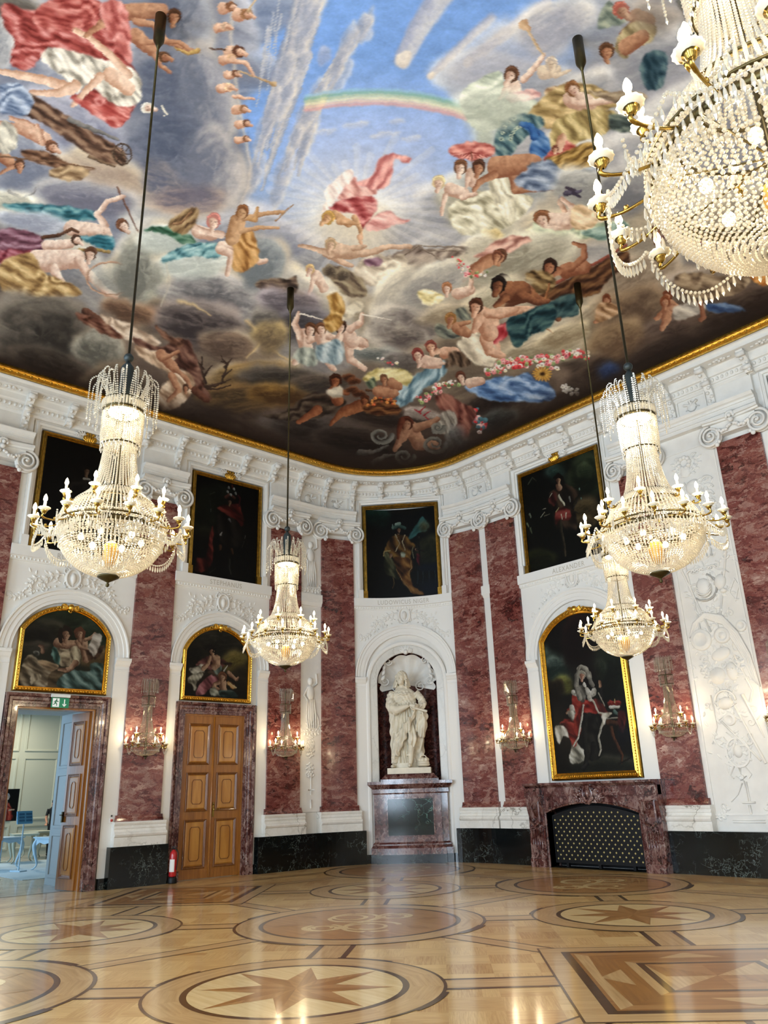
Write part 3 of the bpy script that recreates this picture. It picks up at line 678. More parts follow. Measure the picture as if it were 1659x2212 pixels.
for sg in (1,-1):
    relief_scroll(mb,(bayC+sg*.56,NZ+.08),.13,1.7,.022,PI/2,-sg,-.2); relief_scroll(mb,(bayC+sg*.3,NZ-.06),.12,1.6,.02,PI/2,sg,-.3); relief_scroll(mb,(bayC+sg*.47,NZ+.58),.09,1.5,.02,0,sg,-.1)
    for k in range(4): leaf(mb,(bayC+sg*(.66-.03*k),NZ+.1+.13*k),.15,.08,PI/2+sg*(.6-.2*k),-.08,.03)
for k in range(5): leaf(mb,(bayC,NZ+.78),.22,.1,PI/2+(k-2)*.55,.05,.05)
mb.ell(W(bayC,NZ+.80,.07),(.07,.06,.07)); 
for sg in (1,-1): relief_scroll(mb,(bayC+sg*.13,NZ+.84),.06,1.4,.018,PI,sg,.07)
tt=thing('shell_ornament','large white carved scallop shell in the top of the niche behind the statue head','shell ornament',W(bayC,NZ,-.2)); pa(mb.build('shell',M['stucco2'],tt))
# narrow white field between pilasters 4 and 5
mb=MB(); panel(mb,5.15,5.4,.75,8.64,0,.06); band(mb,5.13,5.42,[(6.24,0),(6.24,.08),(6.33,.13),(6.55,.13),(6.55,0)]); struct(mb,'trim_narrow_strip',M['ledgewhite'])
# ------------------------------------------------------------------ stucco reliefs
def disc_relief(mb,c,r,t,prof=None,seg=18):
    r*=.82
    for k in range(10 if r>.12 else 0): leaf(mb,(c[0]+r*1.02*math.cos(k*.63),c[1]+r*1.02*math.sin(k*.63)),r*.3,r*.2,k*.63,t,.02)
    prof=prof or [(0,0.03),(.55,.035),(.62,.055),(.72,.055),(.78,.035),(.92,.05),(1,.03),(1.02,0)]
    b=len(mb.v); mb.lathe([(q*r,h) for q,h in prof],(0,0,0),seg); p=W(c[0],c[1],t); rz=Wrz(c[0]); co,si=math.cos(rz),math.sin(rz)
    for q in range(b,len(mb.v)):
        x,y,z=mb.v[q]; mb.v[q]=(p[0]+x*co+z*si,p[1]+x*si-z*co,p[2]+y)
def rib(mb,pts,r,t=.06): mb.tube([W(x,z,t) for x,z in pts],r,6)
def arcpts(c,r,a0,a1,n=12): return [(c[0]+r*math.cos(a0+(a1-a0)*i/n),c[1]+r*math.sin(a0+(a1-a0)*i/n)) for i in range(n+1)]
def flat_ell(mb,c,rs,rz_,a,t=.05,h=.05):
    b=len(mb.v); mb.ell((0,0,0),(rs,h,rz_),12,8); p=W(c[0],c[1],t); r=Wrz(c[0]); co,si=math.cos(r),math.sin(r); ca,sa=math.cos(a),math.sin(a)
    for q in range(b,len(mb.v)):
        x,y,z=mb.v[q]; x,z=x*ca-z*sa,x*sa+z*ca; mb.v[q]=(p[0]+x*co-y*si*-1*0+(-y)*si*-1,p[1]+x*si+y*-co*-1,p[2]+z)
def relief(name,lab,s0,s1,build):
    sc=(s0+s1)/2; t=thing(name,lab,'relief',W(sc,.9,.05)); mb=MB(); panel(mb,s0,s1,.75 if 'trophy' in lab else 1.22,8.64,0,.05); pa(mb.build('ground',M['stucco'],t))
    mb=MB(); build(mb,sc); pa(mb.build('raised_ornament',M['stucco2'],t))
def trophies(mb,c):
    sweep(mb,[(10.42,1.02),(10.42,8.3),(11.69,8.3),(11.69,1.02)],[(0,.05),(0,.065),(-.03,.065),(-.03,.05)],closed=True)
    # urn of flowers
    for k in range(9): flat_ell(mb,(c-.05+.12*math.cos(k*.7),8.02+.12*math.sin(k*.7)),.05,.05,0,.06)
    flat_ell(mb,(c-.05,7.82),.12,.14,0)
    for sg in (1,-1): spray(mb,(c,7.75),.5,.3 if sg>0 else PI-.3,.055,sg); spray(mb,(c+sg*.1,7.55),.5,-.3 if sg>0 else PI+.3,.055,-sg)
    # upper roundel with two heads and a leaf garland
    sweep(mb,[(c-.02+.36*math.cos(-2*PI*i/28),6.9+.42*math.sin(-2*PI*i/28)) for i in range(28)],[(0,.05),(.0,.07),(.04,.08),(.06,.05)],closed=True)
    for r in (.3,.24,.17): rib(mb,arcpts((c-.05,6.95),r,0,2*PI,20),.008,.055)
    flat_ell(mb,(c+.02,7.42),.12,.14,.2,.06,.07); flat_ell(mb,(c+.04,7.5),.15,.09,.4,.06,.06)
    for k in range(5): rib(mb,arcpts((c+.36,7.45-.16*k),.13-.012*k,.2,2.9),.02,.06)
    for i in range(22):
        a=1.1-i*.12; p=(c+.05+.42*math.cos(a),6.85+.5*math.sin(a)); leaf(mb,p,.07,.045,a-PI/2+(.7 if i%2 else -.7),.06,.03)
    flat_ell(mb,(c-.02,6.42),.11,.15,-.1,.06,.08); 
    for k in range(10): flat_ell(mb,(c-.02+.12*math.cos(k*.36),6.47+.12*math.sin(k*.36)),.035,.035,0,.07)
    flat_ell(mb,(c-.02,6.08),.24,.24,0,.05,.06)
    for k in range(6): rib(mb,[(c-.22+.08*k,6.2),(c-.25+.09*k,5.9)],.015,.085)
    for sg in (1,-1): spray(mb,(c+sg*.15,6.1),.5,.1 if sg>0 else PI-.1,.055,-sg)
    # crossed standards, plumed helmet and shield
    rib(mb,[(c-.55,5.95),(c-.1,4.4)],.022); rib(mb,[(c-.4,5.9),(c-.3,4.5)],.016); rib(mb,[(c+.5,5.95),(c+.15,4.7)],.02)
    flat_ell(mb,(c-.08,5.3),.16,.2,.2,.05,.1)
    for q in range(4): rib(mb,arcpts((c-.08,5.42-.05*q),.17,-2.6,-.5),.012,.12); rib(mb,arcpts((c-.08,5.3),.27,-2.4,1.2),.022,.07)
    for k in range(6): rib(mb,arcpts((c-.3+.09*k,5.62),.09,.3,2.8),.02,.07)
    flat_ell(mb,(c+.26,5.35),.12,.16,-.3,.05,.07); flat_ell(mb,(c+.3,5.16),.07,.05,0,.06,.06)
    sweep(mb,[(c+.42,5.1),(c+.55,5.32),(c+.72-.12,5.2),(c+.50,4.95)],[(0,.05),(0,.07),(.02,.07),(.02,.05)],closed=True)
    # swag of drapery over two round shields
    for k in range(5):
        o=.035*k; pts=[(c-.55+o,4.35+o*.5),(c-.42+o,4.62+o*.2),(c-.15,4.78-o*.6),(c+.18,4.66-o),(c+.42-o,4.3-o*.4),(c+.58-o,3.85),(c+.66-o*.9,3.25+o)]
        mp=[]
        for i in range(25):
            u=i/24*(len(pts)-1); j=min(int(u),len(pts)-2); f_=u-j; f_=f_*f_*(3-2*f_); mp.append((pts[j][0]*(1-f_)+pts[j+1][0]*f_,pts[j][1]*(1-f_)+pts[j+1][1]*f_))
        rib(mb,mp,[.012+.022*math.sin(PI*i/24) for i in range(25)],.08-.008*k)
    disc_relief(mb,(c-.32,4.28),.26,.05); disc_relief(mb,(c+.12,4.3),.19,.05,[(0,.06),(.4,.05),(.55,.01),(.6,.05),(1,.05),(1.02,0)])
    flat_ell(mb,(c+.02,3.95),.2,.12,.3,.05,.05); disc_relief(mb,(c+.52,4.42),.13,.05)
    # ribbed basket shield, mask, plume
    disc_relief(mb,(c-.12,3.55),.2,.05,[(0,.07),(.25,.068),(.3,.06),(.5,.058),(.55,.045),(.75,.04),(.8,.03),(1,.01),(1.01,0)])
    flat_ell(mb,(c+.18,3.6),.11,.18,.1,.05,.07)
    for sg in (1,-1): flat_ell(mb,(c+.18+sg*.04,3.64),.02,.014,0,.12,.02); spray(mb,(c+.15*sg,3.5),.42,.3 if sg>0 else PI-.3,.055,sg)
    rib(mb,[(c+.28,3.9),(c+.5,3.2),(c+.42,3.0)],.02)
    # helmet, trumpet, arrows
    flat_ell(mb,(c-.05,3.02),.15,.12,.3,.05,.09); rib(mb,arcpts((c-.05,3.06),.2,0,PI),.022,.07); rib(mb,[(c+.02,3.2),(c+.5,1.9)],[.012,.03]); rib(mb,[(c-.32,3.2),(c-.3,2.6),(c-.45,2.3)],.014)
    rib(mb,[(c+.3,3.15),(c+.56,2.35)],[.034,.012]); disc_relief(mb,(c-.02,2.72),.14,.05)
    rib(mb,arcpts((c-.05,2.45),.34,.6,2.2),.016); rib(mb,[(c-.2,2.7),(c+.42,1.95)],.02)
    # laurel roundel with mask, ribbons and hanging sword
    sweep(mb,[(c+.02+.2*math.cos(-2*PI*i/24),2.12+.24*math.sin(-2*PI*i/24)) for i in range(24)],[(0,.05),(0,.075),(.035,.075),(.04,.05)],closed=True)
    flat_ell(mb,(c+.02,2.14),.09,.12,0,.05,.06)
    for k in range(14): leaf(mb,(c+.02+.15*math.cos(k*.45),2.12+.18*math.sin(k*.45)),.08,.04,k*.45+1.2,.055,.02)
    for sg in (1,-1): rib(mb,[(c+sg*.08,1.9),(c+sg*.2,1.72),(c+sg*.14,1.66)],.012); rib(mb,[(c+sg*.02,1.85),(c-.02*sg,1.62),(c+sg*.1,1.7)],.01)
    disc_relief(mb,(c+.01,1.68),.055,.05); rib(mb,[(c+.04,1.62),(c+.05,1.25)],.012); rib(mb,[(c+.08,1.6),(c+.085,1.25)],.012); rib(mb,[(c,1.58),(c-.12,1.38),(c-.27,1.26)],.012)
    rib(mb,[(c-.06,1.24),(c+.18,1.24)],.02); rib(mb,[(c+.06,1.2),(c+.065,1.04)],.024)
    R=random.Random(4)
    for k in range(260):
        z=1.9+R.random()*5.6; x=c+R.gauss(0,.26); x=min(max(x,c-.58),c+.58); leaf(mb,(x,z),R.uniform(.07,.17),R.uniform(.035,.07),R.uniform(0,2*PI),.052,R.uniform(.015,.04))
    for k in range(60):
        z=2.+R.random()*5.6; relief_scroll(mb,(c+R.uniform(-.48,.48),z),R.uniform(.04,.10),1.3,.013,R.uniform(0,6),R.choice((1,-1)),.058,16)
    for k in range(26):
        z=2.+R.random()*5.4; x=c+R.uniform(-.4,.4); a=R.uniform(0,PI); rib(mb,[(x-.13*math.cos(a),z-.13*math.sin(a)),(x+.02,z+.02*k%.03),(x+.13*math.cos(a),z+.13*math.sin(a))],[.008,.02,.008],.06)
    for sg in (1,-1): spray(mb,(c+sg*.62,.98),.35,PI if sg>0 else 0,.055,-sg,sc=.8)
    rib(mb,[(c-.3,.9),(c+.3,.9)],.01); rib(mb,[(c-.3,.94),(c+.3,.94)],.008)
relief('trophy_relief','tall white stucco trophy relief of shields, drapery and helmets right of the fireplace',10.34,11.77,trophies)
def figure_relief(mb,c):
    band(mb,-.26,.45,[(6.24,.05),(6.24,.08),(6.33,.12),(6.55,.12),(6.55,.05)])
    q=-.2
    while q<.42: mb.ell(W(q,6.285,.085),(.018,.018,.026),6,4); q+=.07
    for z in (7.9,4.3):
        flat_ell(mb,(c,z),.075,.1,0,.05,.07); flat_ell(mb,(c,z-.28),.12,.2,.1,.05,.07); flat_ell(mb,(c+.02,z-.75),.13,.34,-.1,.05,.05)
        rib(mb,[(c-.08,z-.15),(c-.2,z-.35),(c-.08,z-.5)],.026,.07); rib(mb,[(c+.08,z-.15),(c+.2,z-.05),(c+.18,z+.2)],.024,.07)
        for k in range(5): rib(mb,[(c-.1+.05*k,z-.45),(c-.13+.07*k,z-.8),(c-.08+.06*k,z-1.15)],.014,.085)
        for sg in (1,-1): spray(mb,(c,z-1.2),.4,-.5 if sg>0 else PI+.5,.055,sg,sc=.8)
    for z in (3.1,2.45):
        for sg in (1,-1): spray(mb,(c,z),.42,1. if sg>0 else PI-1.,.055,sg,sc=.8); spray(mb,(c,z-.1),.36,-1. if sg>0 else PI+1.,.055,-sg,sc=.8)
    rib(mb,arcpts((c-.05,3.3),.3,-.9,1.),.018); rib(mb,[(c+.03,2.2),(c+.03,1.6)],.014); rib(mb,[(c-.07,1.72),(c+.13,1.72)],.016); rib(mb,[(c+.03,1.5),(c+.03,1.3)],.02)
    relief_scroll(mb,(c-.1,5.8),.1,1.4,.016,0,1,.055); relief_scroll(mb,(c+.12,5.6),.1,1.4,.016,PI,-1,.055); leaf(mb,(c,5.3),.35,.14,PI/2,.05,.04)
relief('figure_relief','narrow white stucco relief with draped figures between the two pilasters left of the niche',-.24,.43,figure_relief)
# ------------------------------------------------------------------ doors
def leaf_mesh(parent,w,h,mirror=False,name='door_leaf'):
    """one leaf of a double door: local x across, room side towards -y, z up"""
    mb=MB(); mb.box((w/2,0,h/2),(w,.055,h)); o=mb.build(name,M['door'],parent)
    for z0,z1 in ((.2,1.17),(1.33,2.13),(2.29,h-.17)):
        pm=MB()
        for y,sg in ((-.0275,-1),(.0275,1)):
            x0,x1=.1,w-.1
            mp=lambda s,z,t:(s,y+sg*t,z)
            sweep(pm,[(x0,z0),(x0,z1),(x1,z1),(x1,z0)],[(0,0),(0,.022),(-.014,.03),(-.03,.018),(-.038,.02),(-.05,.006),(-.055,0)],closed=True,mapf=mp,mi=1)
            # sunk frame field, then inner border and raised lozenge with clipped ends
            pm.add([mp(a,b,.002) for a,b in ((x0,z0),(x1,z0),(x1,z1),(x0,z1))],[(0,1,2,3)],0)
            i0,i1,j0,j1=x0+.075,x1-.075,z0+.075,z1-.075
            pm.add([mp(a,b,t) for a,b,t in ((x0+.055,z0+.055,.002),(x1-.055,z0+.055,.002),(x1-.055,z1-.055,.002),(x0+.055,z1-.055,.002),(i0,j0,.012),(i1,j0,.012),(i1,j1,.012),(i0,j1,.012))],[(0,1,5,4),(1,2,6,5),(2,3,7,6),(3,0,4,7),(4,5,6,7)],0)
            u0,u1,v0,v1=i0+.065,i1-.065,j0+.07,j1-.07; c=.055
            oc=[(u0,v0+c),(u0,v1-c),(u0+c*.7,v1),(u1-c*.7,v1),(u1,v1-c),(u1,v0+c),(u1-c*.7,v0),(u0+c*.7,v0)]
            sweep(pm,oc,[(0,.012),(0,.022),(-.012,.022),(-.014,.012)],closed=True,mapf=mp,mi=1)
        pm.build('panel',[M['doorpanel'],M['doordark']],o)
    return o
def surround(root,s0,s1,h):
    mb=MB(); sweep(mb,[(s0,.2),(s0,h),(s1,h),(s1,.2)],[(0,-.06),(0,.05),(.05,.05),(.055,.075),(.10,.075),(.12,.10),(.17,.10),(.18,.085),(.2,.12),(.245,.13),(.25,0)])
    for a in (s0-.25,s1): panel(mb,a,a+.25,0,.2,-.05,.14)
    pa(mb.build('marble_surround',M['rouge'],root))
    mb=MB(); sweep(mb,[(s0+.035,0),(s0+.035,h-.035),(s1-.035,h-.035),(s1-.035,0)],[(0,-.28),(0,.01),(.034,.01),(.034,-.28)]); pa(mb.build('wooden_jamb',M['door'],root))
d2=link('door_2',None,None,kind='structure',label='closed oak double door with three raised panels on each leaf'); d2.location=W(sum(D2)/2,0,0)
surround(d2,D2[0],D2[1],DZ)
wl=(D2[1]-D2[0]-.07)/2
for k in range(2):
    o=leaf_mesh(d2,wl-.003,DZ-.045); p=Vector(W(D2[0]+.036+k*wl,.01,-.04)); o.rotation_euler=(0,0,Wrz(-2)); o.location=p-d2.location
    if k==0:
        mb=MB(); mb.lathe([(0,0),(.032,0),(.032,.004),(.02,.018),(0,.02)],(wl,-.03,0),10,sy=.5); mb.v=[(wl+(x-wl),y,z) for x,y,z in mb.v]
        mb=MB(); mb.tube([(wl,-.032,0.02),(wl,-.032,DZ-.06)],.022,8); mb.build('astragal',M['door'],o)
    else:
        mb=MB(); mb.box((.055,-.034,1.34),(.045,.012,.26)); mb.box((.055,-.034,1.48),(.03,.012,.05)); mb.tube([(.055,-.03,1.36),(.055,-.08,1.36),(.08,-.085,1.365),(.14,-.085,1.35),(.18,-.085,1.372)],[.011,.011,.01,.009,.011],6)
        mb.build('handle',M['brass'],o,label='brass lever handle on a long backplate')
d1=link('door_1',None,None,kind='structure',label='open oak double door, one leaf folded back into the deep doorway'); d1.location=W(sum(D1)/2,0,0)
surround(d1,D1[0],D1[1],DZ)
o=leaf_mesh(d1,.64,DZ-.05); o.location=Vector((WX-.12,CY+D1[1]-.045,.01))-d1.location; o.rotation_euler=(0,0,PI+.18)
mb=MB(); mb.box((.59,.05,1.32),(.04,.04,.2)); mb.tube([(.59,.06,1.36),(.59,.11,1.36),(.5,.115,1.35)],.01,6); mb.build('handle',M['bronze'],o,label='dark lever handle')
# threshold reveal beyond the open door, painted grey panelling
M['greypaint']=plain('grey_green_panelling_paint','#b9bdb2',.5); M['bluegrey']=plain('pale_reveal_paint','#c3ccd0',.5)
mb=MB(); yA,yB=CY+D1[0]-.1,CY+D1[1]+.08; xa,xb=WX-.3,-18.3
for y,sg in ((yA-.1,1),(yB+.1,-1)):
    mb.box(((xa+xb)/2,y,1.8),(xa-xb,.2,3.6))
    for z0,z1 in ((.15,1.0),(1.1,2.2),(2.3,3.3)):
        for x0,x1 in ((xb+.15,xa-.9),(xa-.8,xa-.1)):
            mp=lambda s,z,t:(s,y+sg*(.1+t),z); sweep(mb,[(x0,z0),(x0,z1),(x1,z1),(x1,z0)],[(0,0),(0,.02),(-.05,.02),(-.06,0)],closed=True,mapf=mp)
mb.box(((xa+xb)/2,(yA+yB)/2,3.5),(xa-xb,yB-yA+.2,.12))
struct(mb,'wall_doorway_reveal',M['bluegrey'])
# ------------------------------------------------------------------ niche pedestal
lc=W(bayC,0,0); RZC=Wrz(bayC)
t=thing('statue_pedestal','tall brown-red marble pedestal with a dark green panel under the white statue','pedestal',lc,RZC)
def slab(mb,hw,d,z0,z1,hw1=None,d1=None,y0=.0):
    hw1=hw if hw1 is None else hw1; d1=d if d1 is None else d1
    mb.add([(-hw,-y0,z0),(hw,-y0,z0),(hw,-d,z0),(-hw,-d,z0),(-hw1,-y0,z1),(hw1,-y0,z1),(hw1,-d1,z1),(-hw1,-d1,z1)],[(3,2,1,0),(4,5,6,7),(0,1,5,4),(1,2,6,5),(2,3,7,6),(3,0,4,7)])
def tiers(mb,sp,y0=.0):
    for i in range(len(sp)-1):
        (h0,d0,z0),(h1,d1,z1)=sp[i],sp[i+1]
        if z1>z0: slab(mb,h0,d0,z0,z1,h1,d1,y0)
Y0=-.05
mb=MB(); slab(mb,1.0,.36,0,.2,y0=Y0); slab(mb,.84,.52,0,.2,y0=Y0); mb.build('plinth',M['black'],t)
mb=MB()
for h,d in ((1.0,.35),(.84,.51)):
    tiers(mb,[(h-.01,d,.2),(h-.01,d,.34),(h-.05,d-.04,.40),(h-.05,d-.04,.43),(h-.09,d-.07,.47),(h-.09,d-.07,1.56),(h-.05,d-.05,1.59),(h-.05,d-.05,1.62),(h-.06,d-.05,1.64),(h-.06,d-.05,1.68),(h+.01,d+.02,1.75),(h+.05,d+.05,1.79),(h+.05,d+.05,1.86)],Y0)
mb.build('body',M['rouge'],t)
mb=MB(); tiers(mb,[(.72,.42,1.86),(.72,.42,1.91),(.64,.38,1.98),(.60,.36,2.03)],-.2); mb.build('upper_step',M['rouge'],t)
mb=MB(); slab(mb,.555,.452,.62,1.45,y0=.3); mb.build('green_panel',M['greenpanel'],t,label='polished dark green marble panel')
mb=MB(); mp=lambda s,z,t_:(s,-.44-t_,z); sweep(mb,[(-.555,.62),(-.555,1.45),(.555,1.45),(.555,.62)],[(0,0),(0,.016),(.03,.016),(.035,0)],closed=True,mapf=mp); mb.build('panel_border',M['rouge'],t)
# ------------------------------------------------------------------ the statue
def remesh(mb,voxel,fn=None,smooth=2,name='body'):
    o=mb.build('tmp',M['stucco']); md=o.modifiers.new('r','REMESH'); md.mode='VOXEL'; md.voxel_size=voxel
    sm=o.modifiers.new('s','SMOOTH'); sm.iterations=smooth; sm.factor=.6
    dg=bpy.context.evaluated_depsgraph_get(); me=bpy.data.meshes.new_from_object(o.evaluated_get(dg)); bpy.data.objects.remove(o); me.name=name; me.materials.clear()
    if fn:
        n=len(me.vertices); co=np.zeros(n*3,np.float32); me.vertices.foreach_get('co',co); no=np.zeros(n*3,np.float32); me.vertex_normals.foreach_get('vector',no)
        co=co.reshape(-1,3); no=no.reshape(-1,3); co=fn(co,no); me.vertices.foreach_set('co',co.astype(np.float32).ravel())
    me.polygons.foreach_set('use_smooth',np.full(len(me.polygons),True)); me.update(); return me
def loft(mb,secs,seg=28):
    G=[]
    for z,cx,cy,rx,ry in secs: G.append([(cx+rx*math.cos(2*PI*k/seg),cy+ry*math.sin(2*PI*k/seg),z) for k in range(seg)])
    b=len(mb.v); mb.grid(G,closev=True); n=len(secs)
    mb.f.append(tuple(b+k for k in range(seg))); mb.m.append(0); mb.sm.append(True); mb.f.append(tuple(b+(n-1)*seg+k for k in range(seg))[::-1]); mb.m.append(0); mb.sm.append(True)
def curve(P,n=16):
    o=[]
    for i in range(len(P)-1):
        p0,p1,p2,p3=[Vector(P[max(0,min(len(P)-1,i+k))]) for k in (-1,0,1,2)]
        for j in range(n):
            u=j/n; o.append(.5*((2*p1)+(-p0+p2)*u+(2*p0-5*p1+4*p2-p3)*u*u+(-p0+3*p1-3*p2+p3)*u**3))
    o.append(Vector(P[-1])); return o
def head(mb,c,s=1.,turn=0.,hair=True,wig=True):
    rot=Matrix.Rotation(turn,3,'Z')
    def p(x,y,z): q=rot@Vector((x*s,y*s,z*s)); return (c[0]+q.x,c[1]+q.y,c[2]+q.z)
    mb.ell(p(0,.0,.03),(.088*s,.105*s,.12*s),16,12,rot=rot); mb.ell(p(0,-.03,-.06),(.066*s,.075*s,.08*s),12,9,rot=rot)
    mb.tube([p(0,-.098,.045),p(0,-.118,-.005),p(0,-.112,-.02)],[.009*s,.012*s,.014*s],8)          # nose
    mb.ell(p(0,-.096,-.055),(.024*s,.009*s,.006*s)); mb.ell(p(0,-.094,-.07),(.02*s,.009*s,.006*s)); mb.ell(p(0,-.083,-.105),(.026*s,.022*s,.02*s))  # lips, chin
    for sg in (1,-1):
        mb.ell(p(sg*.034,-.088,.032),(.016*s,.008*s,.008*s)); mb.tube([p(sg*.012,-.104,.05),p(sg*.035,-.105,.058),p(sg*.06,-.088,.048)],.006*s,6); mb.ell(p(sg*.086,.0,.0),(.012*s,.024*s,.034*s)); mb.ell(p(sg*.045,-.062,-.03),(.028*s,.026*s,.032*s))
    mb.tube([p(0,.02,-.08),p(0,.02,-.22)],[.052*s,.06*s],12)
    if hair:
        mb.ell(p(0,.035,.075),(.093*s,.1*s,.088*s),14,10)
        for sg in (1,-1):
            for k in range(6 if wig else 2): mb.tube([p(sg*.085,.0+.02*(k%2),.08-.05*k),p(sg*.115,-.01+.02*(k%2),.05-.05*k),p(sg*.1,.02,.02-.05*k)],0.02*s,8)
def hand(mb,w,d,up,s=1.,side=1,curl=.9,grip=None):
    """palm at w, fingers heading d, back of the hand towards up"""
    d=Vector(d).normalized(); up=Vector(up); up=(up-d*up.dot(d)).normalized(); x=d.cross(up); w=Vector(w)
    mb.tube([w-d*.03*s,w+d*.02*s,w+d*.075*s],[.026*s,.034*s,.036*s],10)
    for k,(o,L) in enumerate(((-.034,.075),(-.0115,.085),(.0115,.08),(.034,.062))):
        p=w+d*.07*s+x*o*s; q=[p]; a=0
        for j in range(3):
            a+=curl*(.45+.25*j); p=p+(d*math.cos(a)-up*math.sin(a))*L*s*(.42,.33,.25)[j]; q.append(p)
        mb.tube(q,[.0098*s,.0092*s,.0085*s,.0075*s],8)
    p=w+x*side*.03*s; mb.tube([p,p+(d*.5+x*side*.8)*.035*s,p+(d*.85+x*side*.5-up*.4)*.065*s,p+(d*1.-up*.7+x*side*.2)*.085*s],[.017*s,.015*s,.012*s,.01*s],8)
mb=MB()
loft(mb,[(.0,-.12,.03,.34,.17),(.25,-.12,.03,.31,.17),(.6,-.08,.03,.32,.18),(.95,-.04,.03,.34,.2),(1.2,-.03,.02,.33,.2),(1.42,-.03,.02,.28,.18),(1.6,-.05,.0,.27,.18),(1.78,-.07,.0,.27,.17),(1.88,-.09,.01,.28,.15),(1.95,-.11,.02,.21,.13),(2.03,-.13,.02,.12,.1)])
# free leg and boot towards the viewer, second leg to the left
mb.tube(curve([(.05,-.1,1.0),(.1,-.22,.72),(.06,-.2,.4),(.03,-.17,.1)]),[.13-.0016*i for i in range(49)],12); mb.ell((.02,-.24,.05),(.055,.13,.05)); mb.tube([(.03,-.17,.28),(.03,-.17,.33)],.09,12)
mb.tube(curve([(-.2,-.1,.8),(-.3,-.12,.45),(-.38,-.1,.12)]),[.12-.0018*i for i in range(33)],12); mb.ell((-.41,-.17,.045),(.06,.13,.045))
# right arm (viewer's left): heavy sleeve across the body, hand with scroll
mb.tube(curve([(-.37,.0,1.88),(-.42,-.08,1.62),(-.31,-.2,1.42),(-.08,-.3,1.46),(.06,-.33,1.5)]),[.10,.105,.11,.115,.12,.125,.13,.13,.13,.13,.13,.13,.13,.132,.134,.135]+[.135,.135,.135,.135,.134,.132,.13,.13,.128,.126,.124,.122,.12,.118,.116,.115]+[.115,.113,.111,.11,.108,.105,.1,.097,.094,.09,.087,.084,.08,.078,.076,.075]+[.073,.07,.068,.066,.063,.06,.058,.056,.054,.052,.05,.048,.046,.044,.042,.04,.04],12)
hand(mb,(.12,-.36,1.5),(1,-.15,-.3),(0,-.85,.5),1.45,side=1,curl=.95)
mb.tube([(.16,-.36,1.44),(.52,-.40,1.33)],[.028,.032],12)
# left arm bent with the hand at the hip
mb.tube(curve([(.22,.0,1.86),(.36,-.03,1.68),(.38,-.1,1.52),(.28,-.2,1.48)]),[.095]*16+[.1]*16+[.085-.002*i for i in range(17)],12); hand(mb,(.27,-.2,1.5),(-.8,-.5,-.3),(.1,-.9,.3),1.1,side=-1,curl=1.0)
head(mb,(-.14,-.05,2.22),1.28,-.35)
Rh=random.Random(5)
for k in range(46):   # long curls falling to the shoulders and back
    a=PI*(.02+.96*k/45); r=.115+.03*Rh.random(); z=2.36-.30*Rh.random(); mb.ell((-.14+r*math.cos(a),-.02+r*.9*math.sin(a),z),(.038,.038,.04),8,6)
for sg in (1,-1):
    for k in range(5): mb.tube(curve([(-.14+sg*(.10+.008*k),-.03+.03*k,2.27),(-.14+sg*(.14+.01*k),-.05+.03*k,2.17),(-.14+sg*(.12+.02*k),-.07+.03*k,2.08),(-.14+sg*(.16+.015*k),-.06+.03*k,2.0)],6),.026,7)
# ermine cape lying over the shoulders, chain collar
loft(mb,[(1.60,-.12,.02,.34,.2),(1.72,-.11,.0,.34,.2),(1.83,-.11,.0,.30,.19),(1.93,-.12,.01,.21,.15),(2.0,-.14,.02,.12,.1)])
for k in range(22):
    a=-PI*k/21; mb.ell((-.12+.2*math.cos(a),-.04+.17*math.sin(a),1.86-.05*math.sin(-a)),(.03,.03,.03),8,6)
# the cloak gathered up to the right hand and falling in a point
loft(mb,[(.75,.3,-.02,.1,.1),(1.0,.33,-.04,.12,.13),(1.22,.37,-.06,.13,.14),(1.36,.33,-.1,.12,.15),(1.5,.2,-.12,.1,.12)],16)
loft(mb,[(.02,.2,.08,.14,.1),(.5,.24,.05,.12,.12),(.9,.26,.02,.12,.14)],16)
loft(mb,[(.0,-.38,.08,.07,.1),(.6,-.38,.06,.08,.12),(1.2,-.37,.04,.09,.13),(1.6,-.38,.03,.09,.14)],16)
for k in range(6):   # diagonal folds from the raised hand down to the left foot
    o=.1*k; mb.tube(curve([(.22-.02*k,-.3+.01*k,1.4-o*.5),(.05-.03*k,-.29,1.15-o*.9),(-.18-.03*k,-.22,.85-o*1.1),(-.4,-.08,.62-o*.9)]),[.018+.03*math.sin(PI*i/48) for i in range(49)],8)
for k in range(4): mb.tube(curve([(.2+.05*k,-.24,1.4),(.24+.06*k,-.22,1.1),(.2+.06*k,-.2,.8-.03*k)]),[.016+.026*math.sin(PI*i/32) for i in range(33)],8)
def folds(co,no):
    x,y,z=co[:,0],co[:,1],co[:,2]; a=np.arctan2(y,x+.05)
    m=((z<1.6)&(z>.12)).astype(float)*np.clip((1.62-z)/.1,0,1)
    legs=((np.hypot(x-.05,(y+.2))<.11)&(z<.55)); m[legs]=0
    handz=(z>1.28)&(y<-.26); m[handz]=0
    d=.024*np.sin(17*a+5*z+1.5*np.sin(4*z))+.014*np.sin(31*a-9*z+2*np.sin(6*z+x*5))+.010*np.sin(22*z+14*x+3*np.sin(8*x))
    m2=((z>=1.55)&(z<1.9)&(y>-.26)).astype(float)*.35
    d2=.03*np.sin(44*x+3+2*np.sin(9*z))*np.sin(50*z+3*np.sin(11*x))
    hm=((z>2.2)&(y>-.10)|(z>2.345)).astype(float); d3=.014*np.sin(52*x+20*y)*np.sin(58*z+30*y+12*x)
    return co+no*(d*m+d2*m2+d3*hm)[:,None]
me=remesh(mb,.0095,folds,1,'figure'); me.materials.append(plain('statuary_marble','#e3d9c2',.42,noise=.06,nscale=5))
st=thing('statue','white marble statue of a robed man holding a scroll, in the niche','statue',(0,0,0),RZC)
